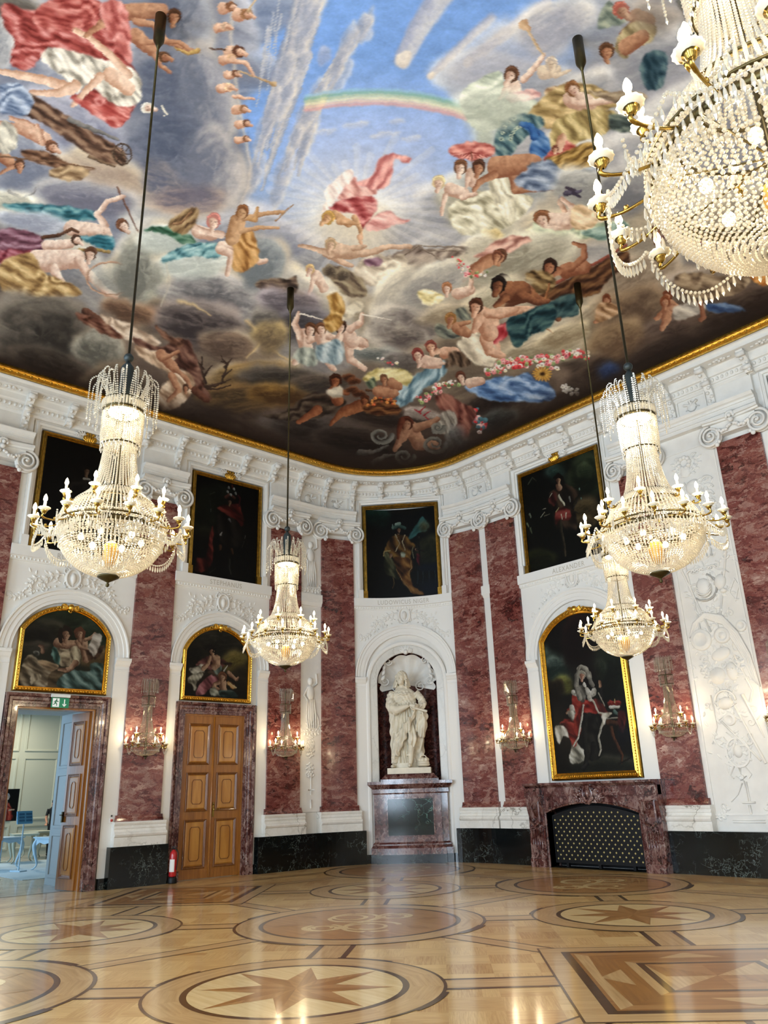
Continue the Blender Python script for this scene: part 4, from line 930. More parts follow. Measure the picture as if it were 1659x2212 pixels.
off=Vector((lc[0],lc[1],0))+Wn(bayC)*.10; st.location=(off.x,off.y,2.03)
o=link('figure',me,st); o.location=(0,0,.14); SM=me.materials[0]
mb=MB(); mb.box((0,-.05,.07),(1.08,.56,.14)); mb.build('plinth',SM,st)
mb=MB(); mb.ell((.36,-.2,.2),(.16,.13,.05),16,8)
mb.lathe([(.13,.0),(.145,.01),(.145,.05),(.13,.06),(.13,.065),(.0,.065)],(.36,-.2,.215),20)
for k in range(6):
    a=k*PI/3+.3; c=(.36+.085*math.cos(a),-.2+.07*math.sin(a),.32); mb.ell(c,(.062,.055,.055),10,8)
mb.tube(curve([(.24,-.2,.28),(.3,-.25,.40),(.36,-.25,.42),(.42,-.25,.40),(.48,-.2,.28)]),.014,6); mb.ell((.36,-.25,.45),(.028,.028,.032))
mb.build('crown',SM,st,label='carved crown on a cushion at the right foot')
# ------------------------------------------------------------------ fireplace
fc=bayD+.03
t=thing('fireplace','carved brown-red marble chimneypiece below the tall arched portrait','fireplace',W(fc,0,0),0)
mb=MB(); FS=lambda u:fc+u
oh=[(-1.14,0),(-1.14,1.08)]+[(-1.14+2.28*i/20,1.08+.2*math.sin(PI*i/20)**.8) for i in range(1,20)]+[(1.14,1.08),(1.14,0)]
opath=[(FS(a),b) for a,b in oh]
plate_above(mb,FS(-1.6),FS(1.6),1.42,opath,0,.38)
sweep(mb,opath,[(0,.1),(0,.36),(.0,.40),(.03,.41),(.045,.385),(.05,.3)])
for a,b in ((-1.62,-1.2),(1.2,1.62)):
    band(mb,FS(a),FS(b),[(0,0),(0,.46),(.16,.46),(.17,.44),(.2,.42),(1.0,.40),(1.15,.44),(1.3,.47),(1.42,.46),(1.42,0)])
    # console scrolls and fluting on the legs
    m_=(a+b)/2
    sweep(mb,[(FS(m_-.15),.9),(FS(m_-.15),1.33),(FS(m_+.15),1.33),(FS(m_+.15),.9),(FS(m_),.8)],[(0,.4),(0,.475),(-.03,.485),(-.04,.4)],closed=True)
    for k in range(5): mb.tube([W(FS(m_-.12+.06*k),.26,.425),W(FS(m_-.12+.06*k),.74,.418)],.014,6)
    sweep(mb,[(FS(m_-.16),.24),(FS(m_-.16),.78),(FS(m_+.16),.78),(FS(m_+.16),.24)],[(0,.4),(0,.43),(-.02,.43),(-.02,.4)],closed=True)
    relief_scroll(mb,(FS(m_),1.2),.08,1.4,.015,0,1,.48)
band(mb,FS(-1.63),FS(1.63),[(1.42,0),(1.42,.43),(1.6,.42),(1.61,.46),(1.62,.47),(1.65,.53),(1.66,.54),(1.70,.54),(1.70,0)])
for a,b in ((-1.63,-1.2),(1.2,1.63)): band(mb,FS(a),FS(b),[(1.42,.3),(1.42,.49),(1.6,.49),(1.6,.3)])
for a,b in ((-1.14,1.14),): sweep(mb,[(FS(a),1.45),(FS(a),1.58),(FS(b),1.58),(FS(b),1.45)],[(0,.42),(0,.44),(-.015,.44),(-.015,.42)],closed=True)
cartouche(mb,(fc,1.46),.14,.42)
for sg in (1,-1):
    spray(mb,(fc+sg*.12,1.5),.3,0 if sg>0 else PI,.435,-sg,sc=.7); spray(mb,(fc+sg*.1,1.36),.3,-.4 if sg>0 else PI+.4,.40,sg,sc=.7); relief_scroll(mb,(fc+sg*.07,1.31),.05,1.3,.014,0,sg,.41)
mb.ell(W(fc,1.3,.41),(.05,.05,.06)); 
pa(mb.build('marble_surround',M['rouge'],t))
mb=MB(); S=[(FS(-1.2),.02),(FS(-1.2),1.35),(FS(1.2),1.35),(FS(1.2),.02)]; mb.add([W(a,b,.03) for a,b in S],[(0,1,2,3)]); mb.add([W(FS(-1.2),.015,.03),W(FS(1.2),.015,.03),W(FS(1.2),.015,.4),W(FS(-1.2),.015,.4)],[(0,1,2,3)]); pa(mb.build('hearth',M['iron'],t))
t=thing('fire_screen','black fire screen dotted with small gilt flowers, standing in the fireplace opening','fire screen',W(fc,.06,.2))
mb=MB(); sp=[(FS(-1.09),.09),(FS(-1.09),1.03)]+[(FS(-1.09+2.18*i/16),1.03+.19*math.sin(PI*i/16)) for i in range(1,16)]+[(FS(1.09),1.03),(FS(1.09),.09)]
bse=[W(a,b,.25) for a,b in sp]; mb.add(bse+[W(a,b,.23) for a,b in sp],[tuple(range(len(sp)))[::-1],tuple(range(len(sp),2*len(sp)))]); sweep(mb,sp,[(0,.22),(0,.265),(-.03,.265),(-.03,.22)],closed=True)
for u in (-.8,0,.8): panel(mb,FS(u-.03),FS(u+.03),.0,.1,.2,.26)
pa(mb.build('panel',M['iron'],t))
mb=MB(); k=0; z=.17
while z<1.2:
    u=-1.03+(.0725 if k%2 else 0)
    while u<1.03:
        lim=1.03+.19*math.sin(PI*(u+1.09)/2.18)-.06
        if z<lim:
            for q in range(4):
                a=q*PI/2; mb.ell(W(FS(u+.011*math.cos(a)),z+.011*math.sin(a),.253),(.009,.009,.009),6,4)
        u+=.145
    z+=.0765; k+=1
pa(mb.build('gilt_flowers',plain('bright_gilt','#e2cf86',.4,.3),t,kind='stuff'))
# ------------------------------------------------------------------ small things on the wall
t=thing('exit_sign','green and white emergency exit sign with running figure above the open doorway','exit sign',W(-6.08,3.36,.16),Wrz(-6))
mb=MB(); mb.box((0,0,.235),(.36,.07,.06)); mb.build('housing',plain('white_plastic','#dfe3e0',.4),t)
mb=MB(); mb.box((0,0,.10),(.34,.02,.19)); mb.build('panel',plain('lit_green','#0f7a56',.4,emit='#0f8a5e',estr=.15),t)
g=MB(); 
def gp(pts,y=-.0115): g.add([(x,y,z) for x,z in pts],[tuple(range(len(pts)))])
gp([(-.15,.02),(-.02,.02),(-.02,.185),(-.15,.185)],-.0108)
def bar(a,b,w=.018):
    dx,dz=b[0]-a[0],b[1]-a[1]; l=math.hypot(dx,dz); nx,nz=-dz/l*w/2,dx/l*w/2; gp([(a[0]-nx,a[1]-nz),(b[0]-nx,b[1]-nz),(b[0]+nx,b[1]+nz),(a[0]+nx,a[1]+nz)])
bar((.08,.04),(.08,.17),.02); bar((.08,.035),(.045,.08),.018); bar((.08,.035),(.115,.08),.018)
g.build('white_symbols',plain('sign_white','#f2f7f2',.5,emit='#f2f7f2',estr=.15),t)
g=MB()
def gp(pts,y=-.0125): g.add([(x,y,z) for x,z in pts],[tuple(range(len(pts)))])
gp([(-.075+.013*math.cos(k*PI/4),.165+.013*math.sin(k*PI/4)) for k in range(8)]); bar((-.08,.15),(-.095,.1),.024); bar((-.08,.145),(-.05,.12)); bar((-.05,.12),(-.035,.13),.012); bar((-.085,.14),(-.115,.125),.012); bar((-.115,.125),(-.125,.1),.012); bar((-.095,.1),(-.065,.075)); bar((-.065,.075),(-.07,.04),.014); bar((-.095,.1),(-.115,.07)); bar((-.115,.07),(-.14,.065),.014)
g.build('running_figure',M_ if False else plain('sign_green','#0f7a56',.5),t)
t=thing('alarm_button','small white wall plate with a red button beside the open doorway','alarm button',W(-4.8,1.24,.08),Wrz(-5))
mb=MB(); mb.box((0,-.008,0),(.085,.016,.085)); mb.build('plate',plain('white_plate','#ece8e2',.4),t)
mb=MB(); mb.lathe([(.026,0),(.026,.012),(.0,.014)],(0,0,0),14); mb.v=[(x,-.014-z,y) for x,y,z in mb.v]; mb.build('button',plain('red_button','#b33a2e',.4),t)
mb=MB(); mb.box((0,-.006,.085),(.03,.012,.035)); mb.build('key_tag',plain('small_dark_tag','#4a4640',.5),t)
t=thing('fire_extinguisher','red fire extinguisher standing on the floor left of the closed door','fire extinguisher',(-15.93,CY-3.50,0),.6)
t.scale=(.88,.88,.9)
mb=MB(); mb.lathe([(0,.14),(.078,.14),(.085,.16),(.085,.58),(.075,.64),(.04,.68),(.03,.70),(0,.70)],(0,0,0),20); mb.build('cylinder',plain('extinguisher_red','#b3161c',.3,coat=.4),t)
mb=MB(); mb.lathe([(0,0),(.105,0),(.11,.02),(.1,.1),(.088,.14),(0,.14)],(0,0,0),20); mb.tube(curve([(.03,0,.72),(.1,.02,.66),(.115,.0,.45),(.1,-.02,.28)]),.011,6); mb.build('stand_and_hose',M['iron'],t)
mb=MB(); mb.lathe([(0,.7),(.02,.7),(.02,.74),(0,.74)],(0,0,0),10); mb.box((.01,0,.76),(.12,.025,.015)); mb.box((.0,0,.73),(.1,.02,.012)); mb.build('valve_handle',M['iron'],t)
mb=MB(); mb.lathe([(.0862,.24),(.0862,.5)],(0,0,0),10,a0=-2.2,a1=-.7); mb.build('label',plain('white_label','#e7e3dc',.5),t)
# ------------------------------------------------------------------ chandeliers and wall sconces
def strand(pts,sp,r0,r1=None,pos=None,rad=None,ph=0.):
    """beads along a polyline every sp metres"""
    r1=r0 if r1 is None else r1; P=np.array([tuple(p) for p in pts],float); d=np.linalg.norm(np.diff(P,axis=0),axis=1); L=np.concatenate([[0],np.cumsum(d)])
    n=max(2,int(L[-1]/sp)); q=(np.arange(n)+.5+ph*0)/n*L[-1]
    for k in range(3): pass
    Q=np.stack([np.interp(q,L,P[:,k]) for k in range(3)],1); u=q/L[-1]
    pos.append(Q); rad.append(r0+(r1-r0)*u)
def cyl(a,r,z): return (r*math.cos(a),r*math.sin(a),z)
def arm_proto(parent,a,r0,z0,r1,z1,half=False,s=1.):
    """one candle arm: curved brass tube, drip pan, candle sleeve and bulb"""
    mb=MB(); P=curve([(r0,0,z0),((r0+r1)/2,0,z0-.035*s),(r1-.015*s,0,z1-.06*s),(r1+.012*s,0,z1-.045*s),(r1,0,z1-.012*s)],6)
    mb.tube(P,[.007*s]*12+[.009*s]*(len(P)-12),6); mb.lathe([(.006*s,-.03*s),(.018*s,-.02*s),(.02*s,-.008*s),(.03*s,0),(.012*s,.006*s)],(r1,0,z1),12)
    relief=[]; mb.ell(((r0+r1)/2,0,z0-.02*s),(.012*s,.008*s,.014*s),8,6)
    arm=mb.build('candle_arm',M['brass'],parent); arm.rotation_euler=(0,0,a)
    mb=MB(); mb.lathe([(.008*s,.0),(.022*s,.002*s),(.04*s,.018*s),(.047*s,.022*s),(.043*s,.027*s),(.02*s,.016*s),(.012*s,.014*s)],(r1,0,z1),24,flute=.09); mb.build('drip_pan',M['opal'],arm)
    mb=MB(); mb.lathe([(.0,.01*s),(.0115*s,.01*s),(.0115*s,.078*s),(.0,.078*s)],(r1,0,z1),12); mb.build('candle',M['candle'],arm)
    mb=MB(); mb.lathe([(.0,.076*s),(.009*s,.078*s),(.0155*s,.093*s),(.0165*s,.103*s),(.012*s,.122*s),(.005*s,.138*s),(0,.145*s)],(r1,0,z1),12); mb.build('bulb',M['bulb'],arm)
    return arm
def chandelier_proto(label):
    """heights are metres above the floor; root sits on the floor line below the lamp"""
    t=thing('chandelier',label,'chandelier',(0,0,0),0,'crystal chandeliers hanging in the hall')
    mb=MB(); mb.lathe([(0,HC),(.062,HC),(.062,9.62),(.058,9.58),(.03,9.52),(.012,9.46),(0,9.46)],seg=20); mb.build('ceiling_canopy',M['bronze'],t)
    mb=MB(); mb.tube([(0,0,9.5),(0,0,5.5)],.0135,8); mb.build('rod',M['bronze'],t)
    mb=MB(); mb.ell((0,0,5.52),(.046,.046,.044),16,10); mb.lathe([(0,5.47),(.02,5.47),(.03,5.45),(.052,5.42),(.056,5.36),(.056,5.0),(.05,4.95),(0,4.95)],seg=24,flute=.1); mb.build('fluted_sleeve',M['verdigris'],t)
    mb=MB()
    for r,z,h in ((.182,5.04,.012),(.182,4.95,.012),(.165,4.60,.006)): mb.lathe([(r-.008,z-h),(r,z-h),(r,z+h),(r-.008,z+h),(r-.008,z-h)],seg=40)
    for r,z,h in ((.44,3.79,.018),(.452,3.84,.007),(.22,4.15,.008),(.34,4.035,.006)): mb.lathe([(r-.01,z-h),(r,z-h),(r+.004,z),(r,z+h),(r-.01,z+h),(r-.01,z-h)],seg=56)
    for k in range(8):
        a=k*PI/4; mb.tube([cyl(a,.02,4.9),cyl(a,.18,4.99)],.004,5); mb.tube([cyl(a,.03,3.8),cyl(a,.44,3.79)],.005,5)
    mb.tube([(0,0,4.95),(0,0,3.45)],.012,8); mb.build('metal_frame',M['bronze'],t)
    mb=MB(); mb.lathe([(0,3.30),(.014,3.31),(.016,3.325),(.008,3.335),(.012,3.345),(.05,3.365),(.088,3.385),(.09,3.395),(.03,3.40),(0,3.40)],seg=28); mb.build('bottom_finial',M['bronze'],t)
    mb=MB(); mb.lathe([(0,3.47),(.03,3.48),(.055,3.54),(.062,3.62),(.05,3.68),(.03,3.7),(0,3.7)],seg=24,flute=.08); mb.build('inner_vase',plain('amber_vase','#d9a24a',.35,.2),t)
    for k in range(6):
        mb=MB(); mb.ell(cyl(k*PI/3+.3,.25,3.72),(.026,.026,.032),10,8); mb.build('inner_bulb',M['lamp'],t)
    mb=MB(); mb.lathe([(0,4.93),(.13,4.93),(.135,4.945),(0,4.96)],seg=32); mb.build('crown_lamp',M['lamp'],t)
    # crystal parts
    pos=[];rad=[];pr=[]
    for k in range(30):     # fountain of arching strands
        a=2*PI*(k+.5*(k%2))/30; R=.295 if k%2 else .245; top=5.27 if k%2 else 5.33
        if k%3==0: R+=.02
        pts=[cyl(a,.15,5.02),cyl(a,.165,5.14),cyl(a,.20,top-.06),cyl(a,.235 if k%2 else .21,top),cyl(a,R-.01,top-.05),cyl(a,R,top-.16),cyl(a,R,4.86 if k%2 else 4.92)]
        strand(curve(pts,4),.021,.0095,.0085,pos,rad); pr.append((*cyl(a,R,(4.86 if k%2 else 4.92)),.009,.05))
    beads('crystal_fountain',M['crystal'],t,np.concatenate(pos),np.concatenate(rad),pr,kind='stuff')
    pos=[];rad=[];pr=[]
    for k in range(52):
        a=2*PI*k/52; strand([cyl(a,.18,4.93),cyl(a,.178,4.70),cyl(a,.172,4.62)],.0175,.0082,.0082,pos,rad); pr.append((*cyl(a,.172,4.62-.03*(k%2)),.0075,.045))
    mb=MB()
    for k in range(44):
        a=2*PI*k/44; c=cyl(a,.187,4.995); mb.tube([cyl(a,.188,4.955),cyl(a,.188,5.035)],.0105,5,smooth=False)
    mb.build('glass_collar',M['crystal'],t)
    beads('crystal_drum',M['crystal'],t,np.concatenate(pos),np.concatenate(rad),pr,kind='stuff')
    pos=[];rad=[];pr=[]
    for k in range(44):
        a=2*PI*k/44; strand(curve([cyl(a,.125,4.86),cyl(a,.135,4.62),cyl(a,.155,4.4),cyl(a,.185,4.25),cyl(a,.222,4.15)],5),.0165,.0068,.0088,pos,rad)
    for k in range(72):
        a=2*PI*k/72; strand(curve([cyl(a,.22,4.15),cyl(a,.28,4.09),cyl(a,.34,4.035),cyl(a,.40,3.93),cyl(a,.445,3.83)],4),.019,.0088,.0095,pos,rad)
        pr.append((*cyl(a,.225,4.14),.009,.05)); pr.append((*cyl(a,.345,4.03),.009,.05))
    beads('crystal_tent',M['crystal'],t,np.concatenate(pos),np.concatenate(rad),pr,kind='stuff')
    pos=[];rad=[];pr=[]
    for k in range(80):
        a=2*PI*k/80; pts=[cyl(a,.435*math.cos(b),3.77-.375*math.sin(b)) for b in [PI/2*.93*i/10 for i in range(11)]]
        strand(pts,.0195,.0112,.0058,pos,rad)
        pr.append((*cyl(a+.05,.455,3.80),.010,.065)); 
        if k%2==0: pr.append((*cyl(a,.47,3.74),.011,.07))
    for z,r in ((3.78,.43),(3.735,.436),(3.69,.43),(3.64,.415),(3.82,.452),(3.86,.448)):
        n=int(2*PI*r/.024); pos.append(np.array([cyl(2*PI*k/n,r,z) for k in range(n)])); rad.append(np.full(n,.0095))
    beads('crystal_basket',M['crystal'],t,np.concatenate(pos),np.concatenate(rad),pr,kind='stuff')
    pos=[];rad=[];pr=[]
    for k in range(8):      # garlands between the outer arms, with hanging prisms
        a0=2*PI*k/8; a1=a0+2*PI/8
        for (ra,rb,za,dz,sp) in ((.60,.60,3.79,.15,.026),(.42,.60,4.0,.1,.03)):
            n=18 if ra==rb else 10; q=[]
            for i in range(n+1):
                u=i/n; a=a0+(a1-a0)*(u if ra==rb else u*.5); r=ra+(rb-ra)*u; zz=(za if ra==rb else za-(za-3.82)*u)-dz*math.sin(PI*u)**.8
                q.append(cyl(a,r+(.02*math.sin(PI*u) if ra==rb else 0),zz))
            strand(q,.021,.0088,.0088,pos,rad)
            for p in q[1:-1]: pr.append((p[0],p[1],p[2]-.008,.010,.06))
    beads('crystal_garlands',M['crystal'],t,np.concatenate(pos),np.concatenate(rad),pr,kind='stuff')
    for k in range(16): 
        if k==0: a1_=arm_proto(t,PI/16,.44,3.80,.635+(.0),3.82)
        else: 
            c=dup(a1_,t); c.rotation_euler=(0,0,PI/16+2*PI*k/16)
    for k in range(8):
        if k==0: a2_=arm_proto(t,0,.34,4.03,.43,4.05)
        else:
            c=dup(a2_,t); c.rotation_euler=(0,0,2*PI*k/8)
    return t
CH=[((-6.32,2.50),'large crystal chandelier on the left, hanging before the paintings over both doors'),((-3.43,6.40),'crystal chandelier on the right, hanging before the pilaster and trophy relief'),
    ((-9.58,6.55),'smaller-looking crystal chandelier left of the statue niche, beside the closed door painting'),((-6.29,10.40),'crystal chandelier in front of the tall portrait over the fireplace, partly behind another'),((-.72,2.66),'nearest crystal chandelier, cut off by the top right corner')]
p0=chandelier_proto(CH[0][1])
for i,(xy,lab) in enumerate(CH):
    o=p0 if i==0 else dup(p0,None,None,None,lab); o.location=(xy[0],xy[1],0); o.rotation_euler=(0,0,.35*i)
    x,y=xy; E=CHP
    point('chandelier_crown_light',(x,y,5.08),E*.30,WARM,.06); point('chandelier_drum_light',(x,y,4.75),E*.13,WARM,.05); point('chandelier_basket_light',(x,y,3.72),E*.45,WARM,.08)
    for k in range(4):
        a=.35*i+PI/4+k*PI/2; point('candle_ring_light',(x+.74*math.cos(a),y+.74*math.sin(a),3.97),E*.25,WARM,.05)
# ---- sconces: half chandeliers against the pilasters
def sconce_proto(label):
    t=thing('wall_sconce',label,'wall lamp',(0,0,0),0,'crystal wall sconces on the pilasters')
    H=lambda a,r,z:(r*math.cos(a),-abs(r*math.sin(a)),z)
    mb=MB(); kw=dict(a0=-PI,a1=0,seg=20)
    for r,z,h in ((.15,1.28,.008),(.14,1.10,.005),(.31,.26,.012),(.32,.30,.006),(.16,.52,.005)): mb.lathe([(r-.008,z-h),(r,z-h),(r,z+h),(r-.008,z+h),(r-.008,z-h)],**kw)
    mb.box((0,-.008,.85),(.02,.012,1.5)); mb.tube([(0,-.06,.04),(0,-.06,1.3)],.008,6); mb.ell((0,-.06,.03),(.02,.02,.03)); mb.lathe([(0,.05),(.05,.055),(.06,.07),(0,.075)],(0,-.05,0),12)
    mb.build('metal_frame',M['bronze'],t)
    pos=[];rad=[];pr=[]
    for k in range(19):
        a=-PI*(k+.5)/19; R=.2 if k%2 else .17; top=1.66-.03*(k%2); strand([H(a,.12,1.3),H(a,.13,1.5),H(a,.15,top),H(a,R-.01,top-.02),H(a,R,top-.1),H(a,R,1.4)],.024,.0085,.0085,pos,rad); pr.append((*H(a,R,1.4),.008,.05))
    beads('crystal_fountain',M['crystal2'],t,np.concatenate(pos),np.concatenate(rad),pr,kind='stuff')
    pos=[];rad=[];pr=[]
    for k in range(17):
        a=-PI*k/16; strand([H(a,.148,1.28),H(a,.14,1.1)],.019,.008,.008,pos,rad); pr.append((*H(a,.14,1.1),.007,.045))
        strand([H(a,.09,1.1),H(a,.10,.8),H(a,.16,.52)],.019,.0085,.0095,pos,rad)
    beads('crystal_drum',M['crystal2'],t,np.concatenate(pos),np.concatenate(rad),pr,kind='stuff')
    pos=[];rad=[];pr=[]
    for k in range(31):
        a=-PI*k/30; strand([H(a,.16,.52),H(a,.24,.42),H(a,.31,.30)],.024,.0085,.0085,pos,rad); strand([H(a,.305,.25),H(a,.28,.17),H(a,.19,.10),H(a,.06,.07)],.022,.0095,.007,pos,rad); pr.append((*H(a,.32,.30),.010,.075)); pr.append((*H(a,.29,.2),.009,.06))
    beads('crystal_basket',M['crystal2'],t,np.concatenate(pos),np.concatenate(rad),pr,kind='stuff')
    a1=None
    for (a,r0,z0,r1,z1) in [(-PI*u,.31,.27,.45,.28) for u in (.04,.26,.5,.74,.96)]+[(-.35,.33,.28,.36,.33),(-PI+.35,.33,.28,.36,.33)]+[(-PI*u,.16,.52,.30,.50) for u in (.14,.86)]:
        arm_proto(t,a,r0,z0,r1,z1,s=1.05)
    pos=[];rad=[];pr=[]
    for sg in (1,-1):
        q=[(sg*(.34+.1*u),-.12+.02*u,.27-.12*math.sin(PI*u)) for u in np.linspace(0,1,9)]; strand(q,.022,.0085,.0085,pos,rad); pr+= [(*p[:2],p[2]-.01,.009,.06) for p in q]
    beads('crystal_swags',M['crystal2'],t,np.concatenate(pos),np.concatenate(rad),pr,kind='stuff')
    return t
SC=[(-4.22,'crystal wall sconce on the pilaster between the two doors'),(-.70,'crystal wall sconce on the pilaster just right of the closed door'),(5.87,'crystal wall sconce on the pilaster left of the fireplace'),(9.90,'crystal wall sconce on the pilaster right of the fireplace'),(12.2,'crystal wall sconce at the right edge, mostly out of the picture')]
s0=sconce_proto(SC[0][1])
for i,(s,lab) in enumerate(SC):
    o=s0 if i==0 else dup(s0,None,None,None,lab); o.location=W(s,2.40,.125); o.rotation_euler=(0,0,Wrz(s))
    for ds,dt,z,e in ((-.32,.5,2.95,.5),(.32,.5,2.95,.5)): point('sconce_light',W(s+ds,z,dt),SCP*e,WARM,.04)
# ------------------------------------------------------------------ painted surfaces: a small numpy painter
TAB=rng.random((256,256)).astype(np.float32)
def vn(x,y):
    x=np.asarray(x,np.float32); y=np.asarray(y,np.float32); xi=np.floor(x).astype(int); yi=np.floor(y).astype(int); fx=x-xi; fy=y-yi; fx=fx*fx*(3-2*fx); fy=fy*fy*(3-2*fy)
    a=TAB[yi&255,xi&255]; b=TAB[yi&255,(xi+1)&255]; c=TAB[(yi+1)&255,xi&255]; d=TAB[(yi+1)&255,(xi+1)&255]
    return (a*(1-fx)+b*fx)*(1-fy)+(c*(1-fx)+d*fx)*fy
def fbm(x,y,o=4):
    r=0;a=.5;t=0
    for i in range(o): r=r+a*vn(x*2**i+i*17.3,y*2**i+i*9.1); t+=a; a*=.5
    return r/t
def homog(src,dst):
    A=[];b=[]
    for (x,y),(u,v) in zip(src,dst):
        A+=[[x,y,1,0,0,0,-u*x,-u*y],[0,0,0,x,y,1,-v*x,-v*y]]; b+=[u,v]
    h=np.linalg.solve(np.array(A,float),np.array(b,float)); return np.append(h,1).reshape(3,3)
def blur(m,r):
    r=int(round(r))
    if r<1: return m
    for _ in range(2):
        for ax in (0,1):
            p=[(0,0),(0,0)]; p[ax]=(r+1,r); c=np.cumsum(np.pad(m,p,mode='edge'),axis=ax)
            m=(c[2*r+1:]-c[:-2*r-1])/(2*r+1) if ax==0 else (c[:,2*r+1:]-c[:,:-2*r-1])/(2*r+1)
    return m
class Cv:
    def __init__(s,w,h,bg,corners=None):
        s.w,s.h=w,h; s.a=np.ones((h,w,3),np.float32)*np.array(hx(bg),np.float32); s.H=homog(corners,[(0,0),(w,0),(0,h),(w,h)]) if corners else np.eye(3); s.o=(0,0); s.k=1.; s.sat=.8; s.fs=1.; s.gain=1.
    def z(s,ox,oy,k): s.o=(ox,oy); s.k=k; return s
    def T(s,p):
        x=s.o[0]+p[0]/s.k; y=s.o[1]+p[1]/s.k; q=s.H@np.array([x,y,1.]); return (q[0]/q[2],q[1]/q[2])
    def sc(s,p):  # local canvas pixels per input unit
        a=s.T(p); b=s.T((p[0]+10,p[1])); c=s.T((p[0],p[1]+10)); return (math.hypot(b[0]-a[0],b[1]-a[1])+math.hypot(c[0]-a[0],c[1]-a[1]))/20
    def box(s,P,pad):
        x0=max(0,int(min(p[0] for p in P)-pad)); x1=min(s.w,int(max(p[0] for p in P)+pad)+1); y0=max(0,int(min(p[1] for p in P)-pad)); y1=min(s.h,int(max(p[1] for p in P)+pad)+1)
        if x1-x0<2 or y1-y0<2: return None
        Y,X=np.mgrid[y0:y1,x0:x1].astype(np.float32); return x0,x1,y0,y1,X+.5,Y+.5
    def put(s,bx,m,c):
        x0,x1,y0,y1=bx[:4]; s.a[y0:y1,x0:x1]=s.a[y0:y1,x0:x1]*(1-m[...,None])+c*m[...,None]
    def mask(s,P,soft,rag=0.,smooth=True):
        P=[s.T(p) for p in P]
        if smooth and len(P)>3:
            n=len(P);Q=[]
            for i in range(n):
                p0,p1,p2,p3=[np.array(P[(i+k)%n]) for k in (-1,0,1,2)]
                for j in range(5):
                    u=j/5; Q.append(.5*((2*p1)+(-p0+p2)*u+(2*p0-5*p1+4*p2-p3)*u*u+(-p0+3*p1-3*p2+p3)*u**3))
            P=Q
        bx=s.box(P,soft*2+rag+2)
        if bx is None: return None,None,None
        X,Y=bx[4],bx[5]
        if rag: X=X+(vn(X/7+3,Y/7)-.5)*rag*2; Y=Y+(vn(X/7,Y/7+31)-.5)*rag*2
        m=np.zeros(X.shape,bool)
        for i in range(len(P)):
            (xa,ya),(xb,yb)=P[i],P[(i+1)%len(P)]
            if ya==yb: continue
            m^=((ya>Y)!=(yb>Y))&(X<(xb-xa)*(Y-ya)/(yb-ya)+xa)
        return bx,blur(m.astype(np.float32),soft),P
    def fill(s,P,c,soft=1,rag=0,al=1.,smooth=True):
        bx,m,_=s.mask(P,soft,rag,smooth)
        if bx is None: return
        n=fbm(bx[4]/24,bx[5]/14,4)[...,None]-.5; s.put(bx,m*al,np.clip(np.array(hx(c),np.float32)*(1+n*.14),0,1))
    def drape(s,P,dark,mid,light,ang=0.,fr=.22,soft=.8,rag=1.5,al=1.,warp=3.):
        bx,m,_=s.mask(P,soft,rag)
        if bx is None: return
        X,Y=bx[4],bx[5]; c,si=math.cos(ang),math.sin(ang); k=s.sc(P[0])*s.k if 0 else 1
        u=X*c+Y*si; v=-X*si+Y*c; fr*=1.35*s.fs; q=1/s.fs; X=X/q; Y=Y/q; u,v=u/q,v/q; fr*=q; w=fbm(X/30,Y/30,2)*warp*4; f=.5+.5*np.sin(v*fr+w+1.6*np.sin(u*fr*.3+w*.5)); f=(f*.62+(.5+.5*np.sin(v*fr*2.3-w*1.7+u*.05))*.2+fbm(u/14,v/2.6,3)*.5-.16)*1.05; f=np.clip(f,0,1)[...,None]
        D,Mi,L=[np.array(hx(q),np.float32) for q in (dark,mid,light)]; col=np.where(f<.5,D+(Mi-D)*f*2,Mi+(L-Mi)*(f*2-1)); s.put(bx,m*al,col)
    def cloud(s,e,dark,light,ld=-1.6,soft=6,al=.95,edge=None,tw=1.,pw=1.05):
        if edge is None and max(e[2],e[3])>70: edge='#%02x%02x%02x'%tuple(min(255,int(v*255*1.12)+6) for v in hx(light))
        soft=soft*.7
        cx,cy,rx,ry,rot=e; rot=math.radians(rot); P=[]
        for i in range(28):
            a=2*PI*i/28; r=1+.10*math.sin(a*3+cx)+.07*math.sin(a*5+cy); x=rx*r*math.cos(a); y=ry*r*math.sin(a); P.append((cx+x*math.cos(rot)-y*math.sin(rot),cy+x*math.sin(rot)+y*math.cos(rot)))
        bx,m,_=s.mask(P,soft,soft*.7)
        if bx is None: return
        X,Y=bx[4],bx[5]; c=s.T((cx,cy)); ex=s.T((cx+rx*math.cos(rot),cy+rx*math.sin(rot))); ey=s.T((cx-ry*math.sin(rot),cy+ry*math.cos(rot)))
        A=np.array([[ex[0]-c[0],ey[0]-c[0]],[ex[1]-c[1],ey[1]-c[1]]]); Ai=np.linalg.inv(A); u=Ai[0,0]*(X-c[0])+Ai[0,1]*(Y-c[1]); v=Ai[1,0]*(X-c[0])+Ai[1,1]*(Y-c[1])
        r=np.sqrt(u*u+v*v); a=np.arctan2(v,u); n1=fbm(np.cos(a)*1.6+r*2.2*tw+cx,np.sin(a)*1.6+cy+r*.8,4); n2=.35*fbm(a*2.5/PI*2+7+r*2.*tw,r*11,3)+.65*fbm(u*2.2+n1*2.5+cx,v*8+n1*3+np.sin(u*2.5)*1.5+cy,4)
        l=(np.cos(a+rot-ld)*r)**1; f=np.clip(.11+.56*np.minimum(r,1.05)**2.2+.5*l+(n1-.5)*.75+(n2-.5)*.95,0,1)**(pw*.95)
        D,L=np.array(hx(dark),np.float32),np.array(hx(light),np.float32); col=D+(L-D)*f[...,None]
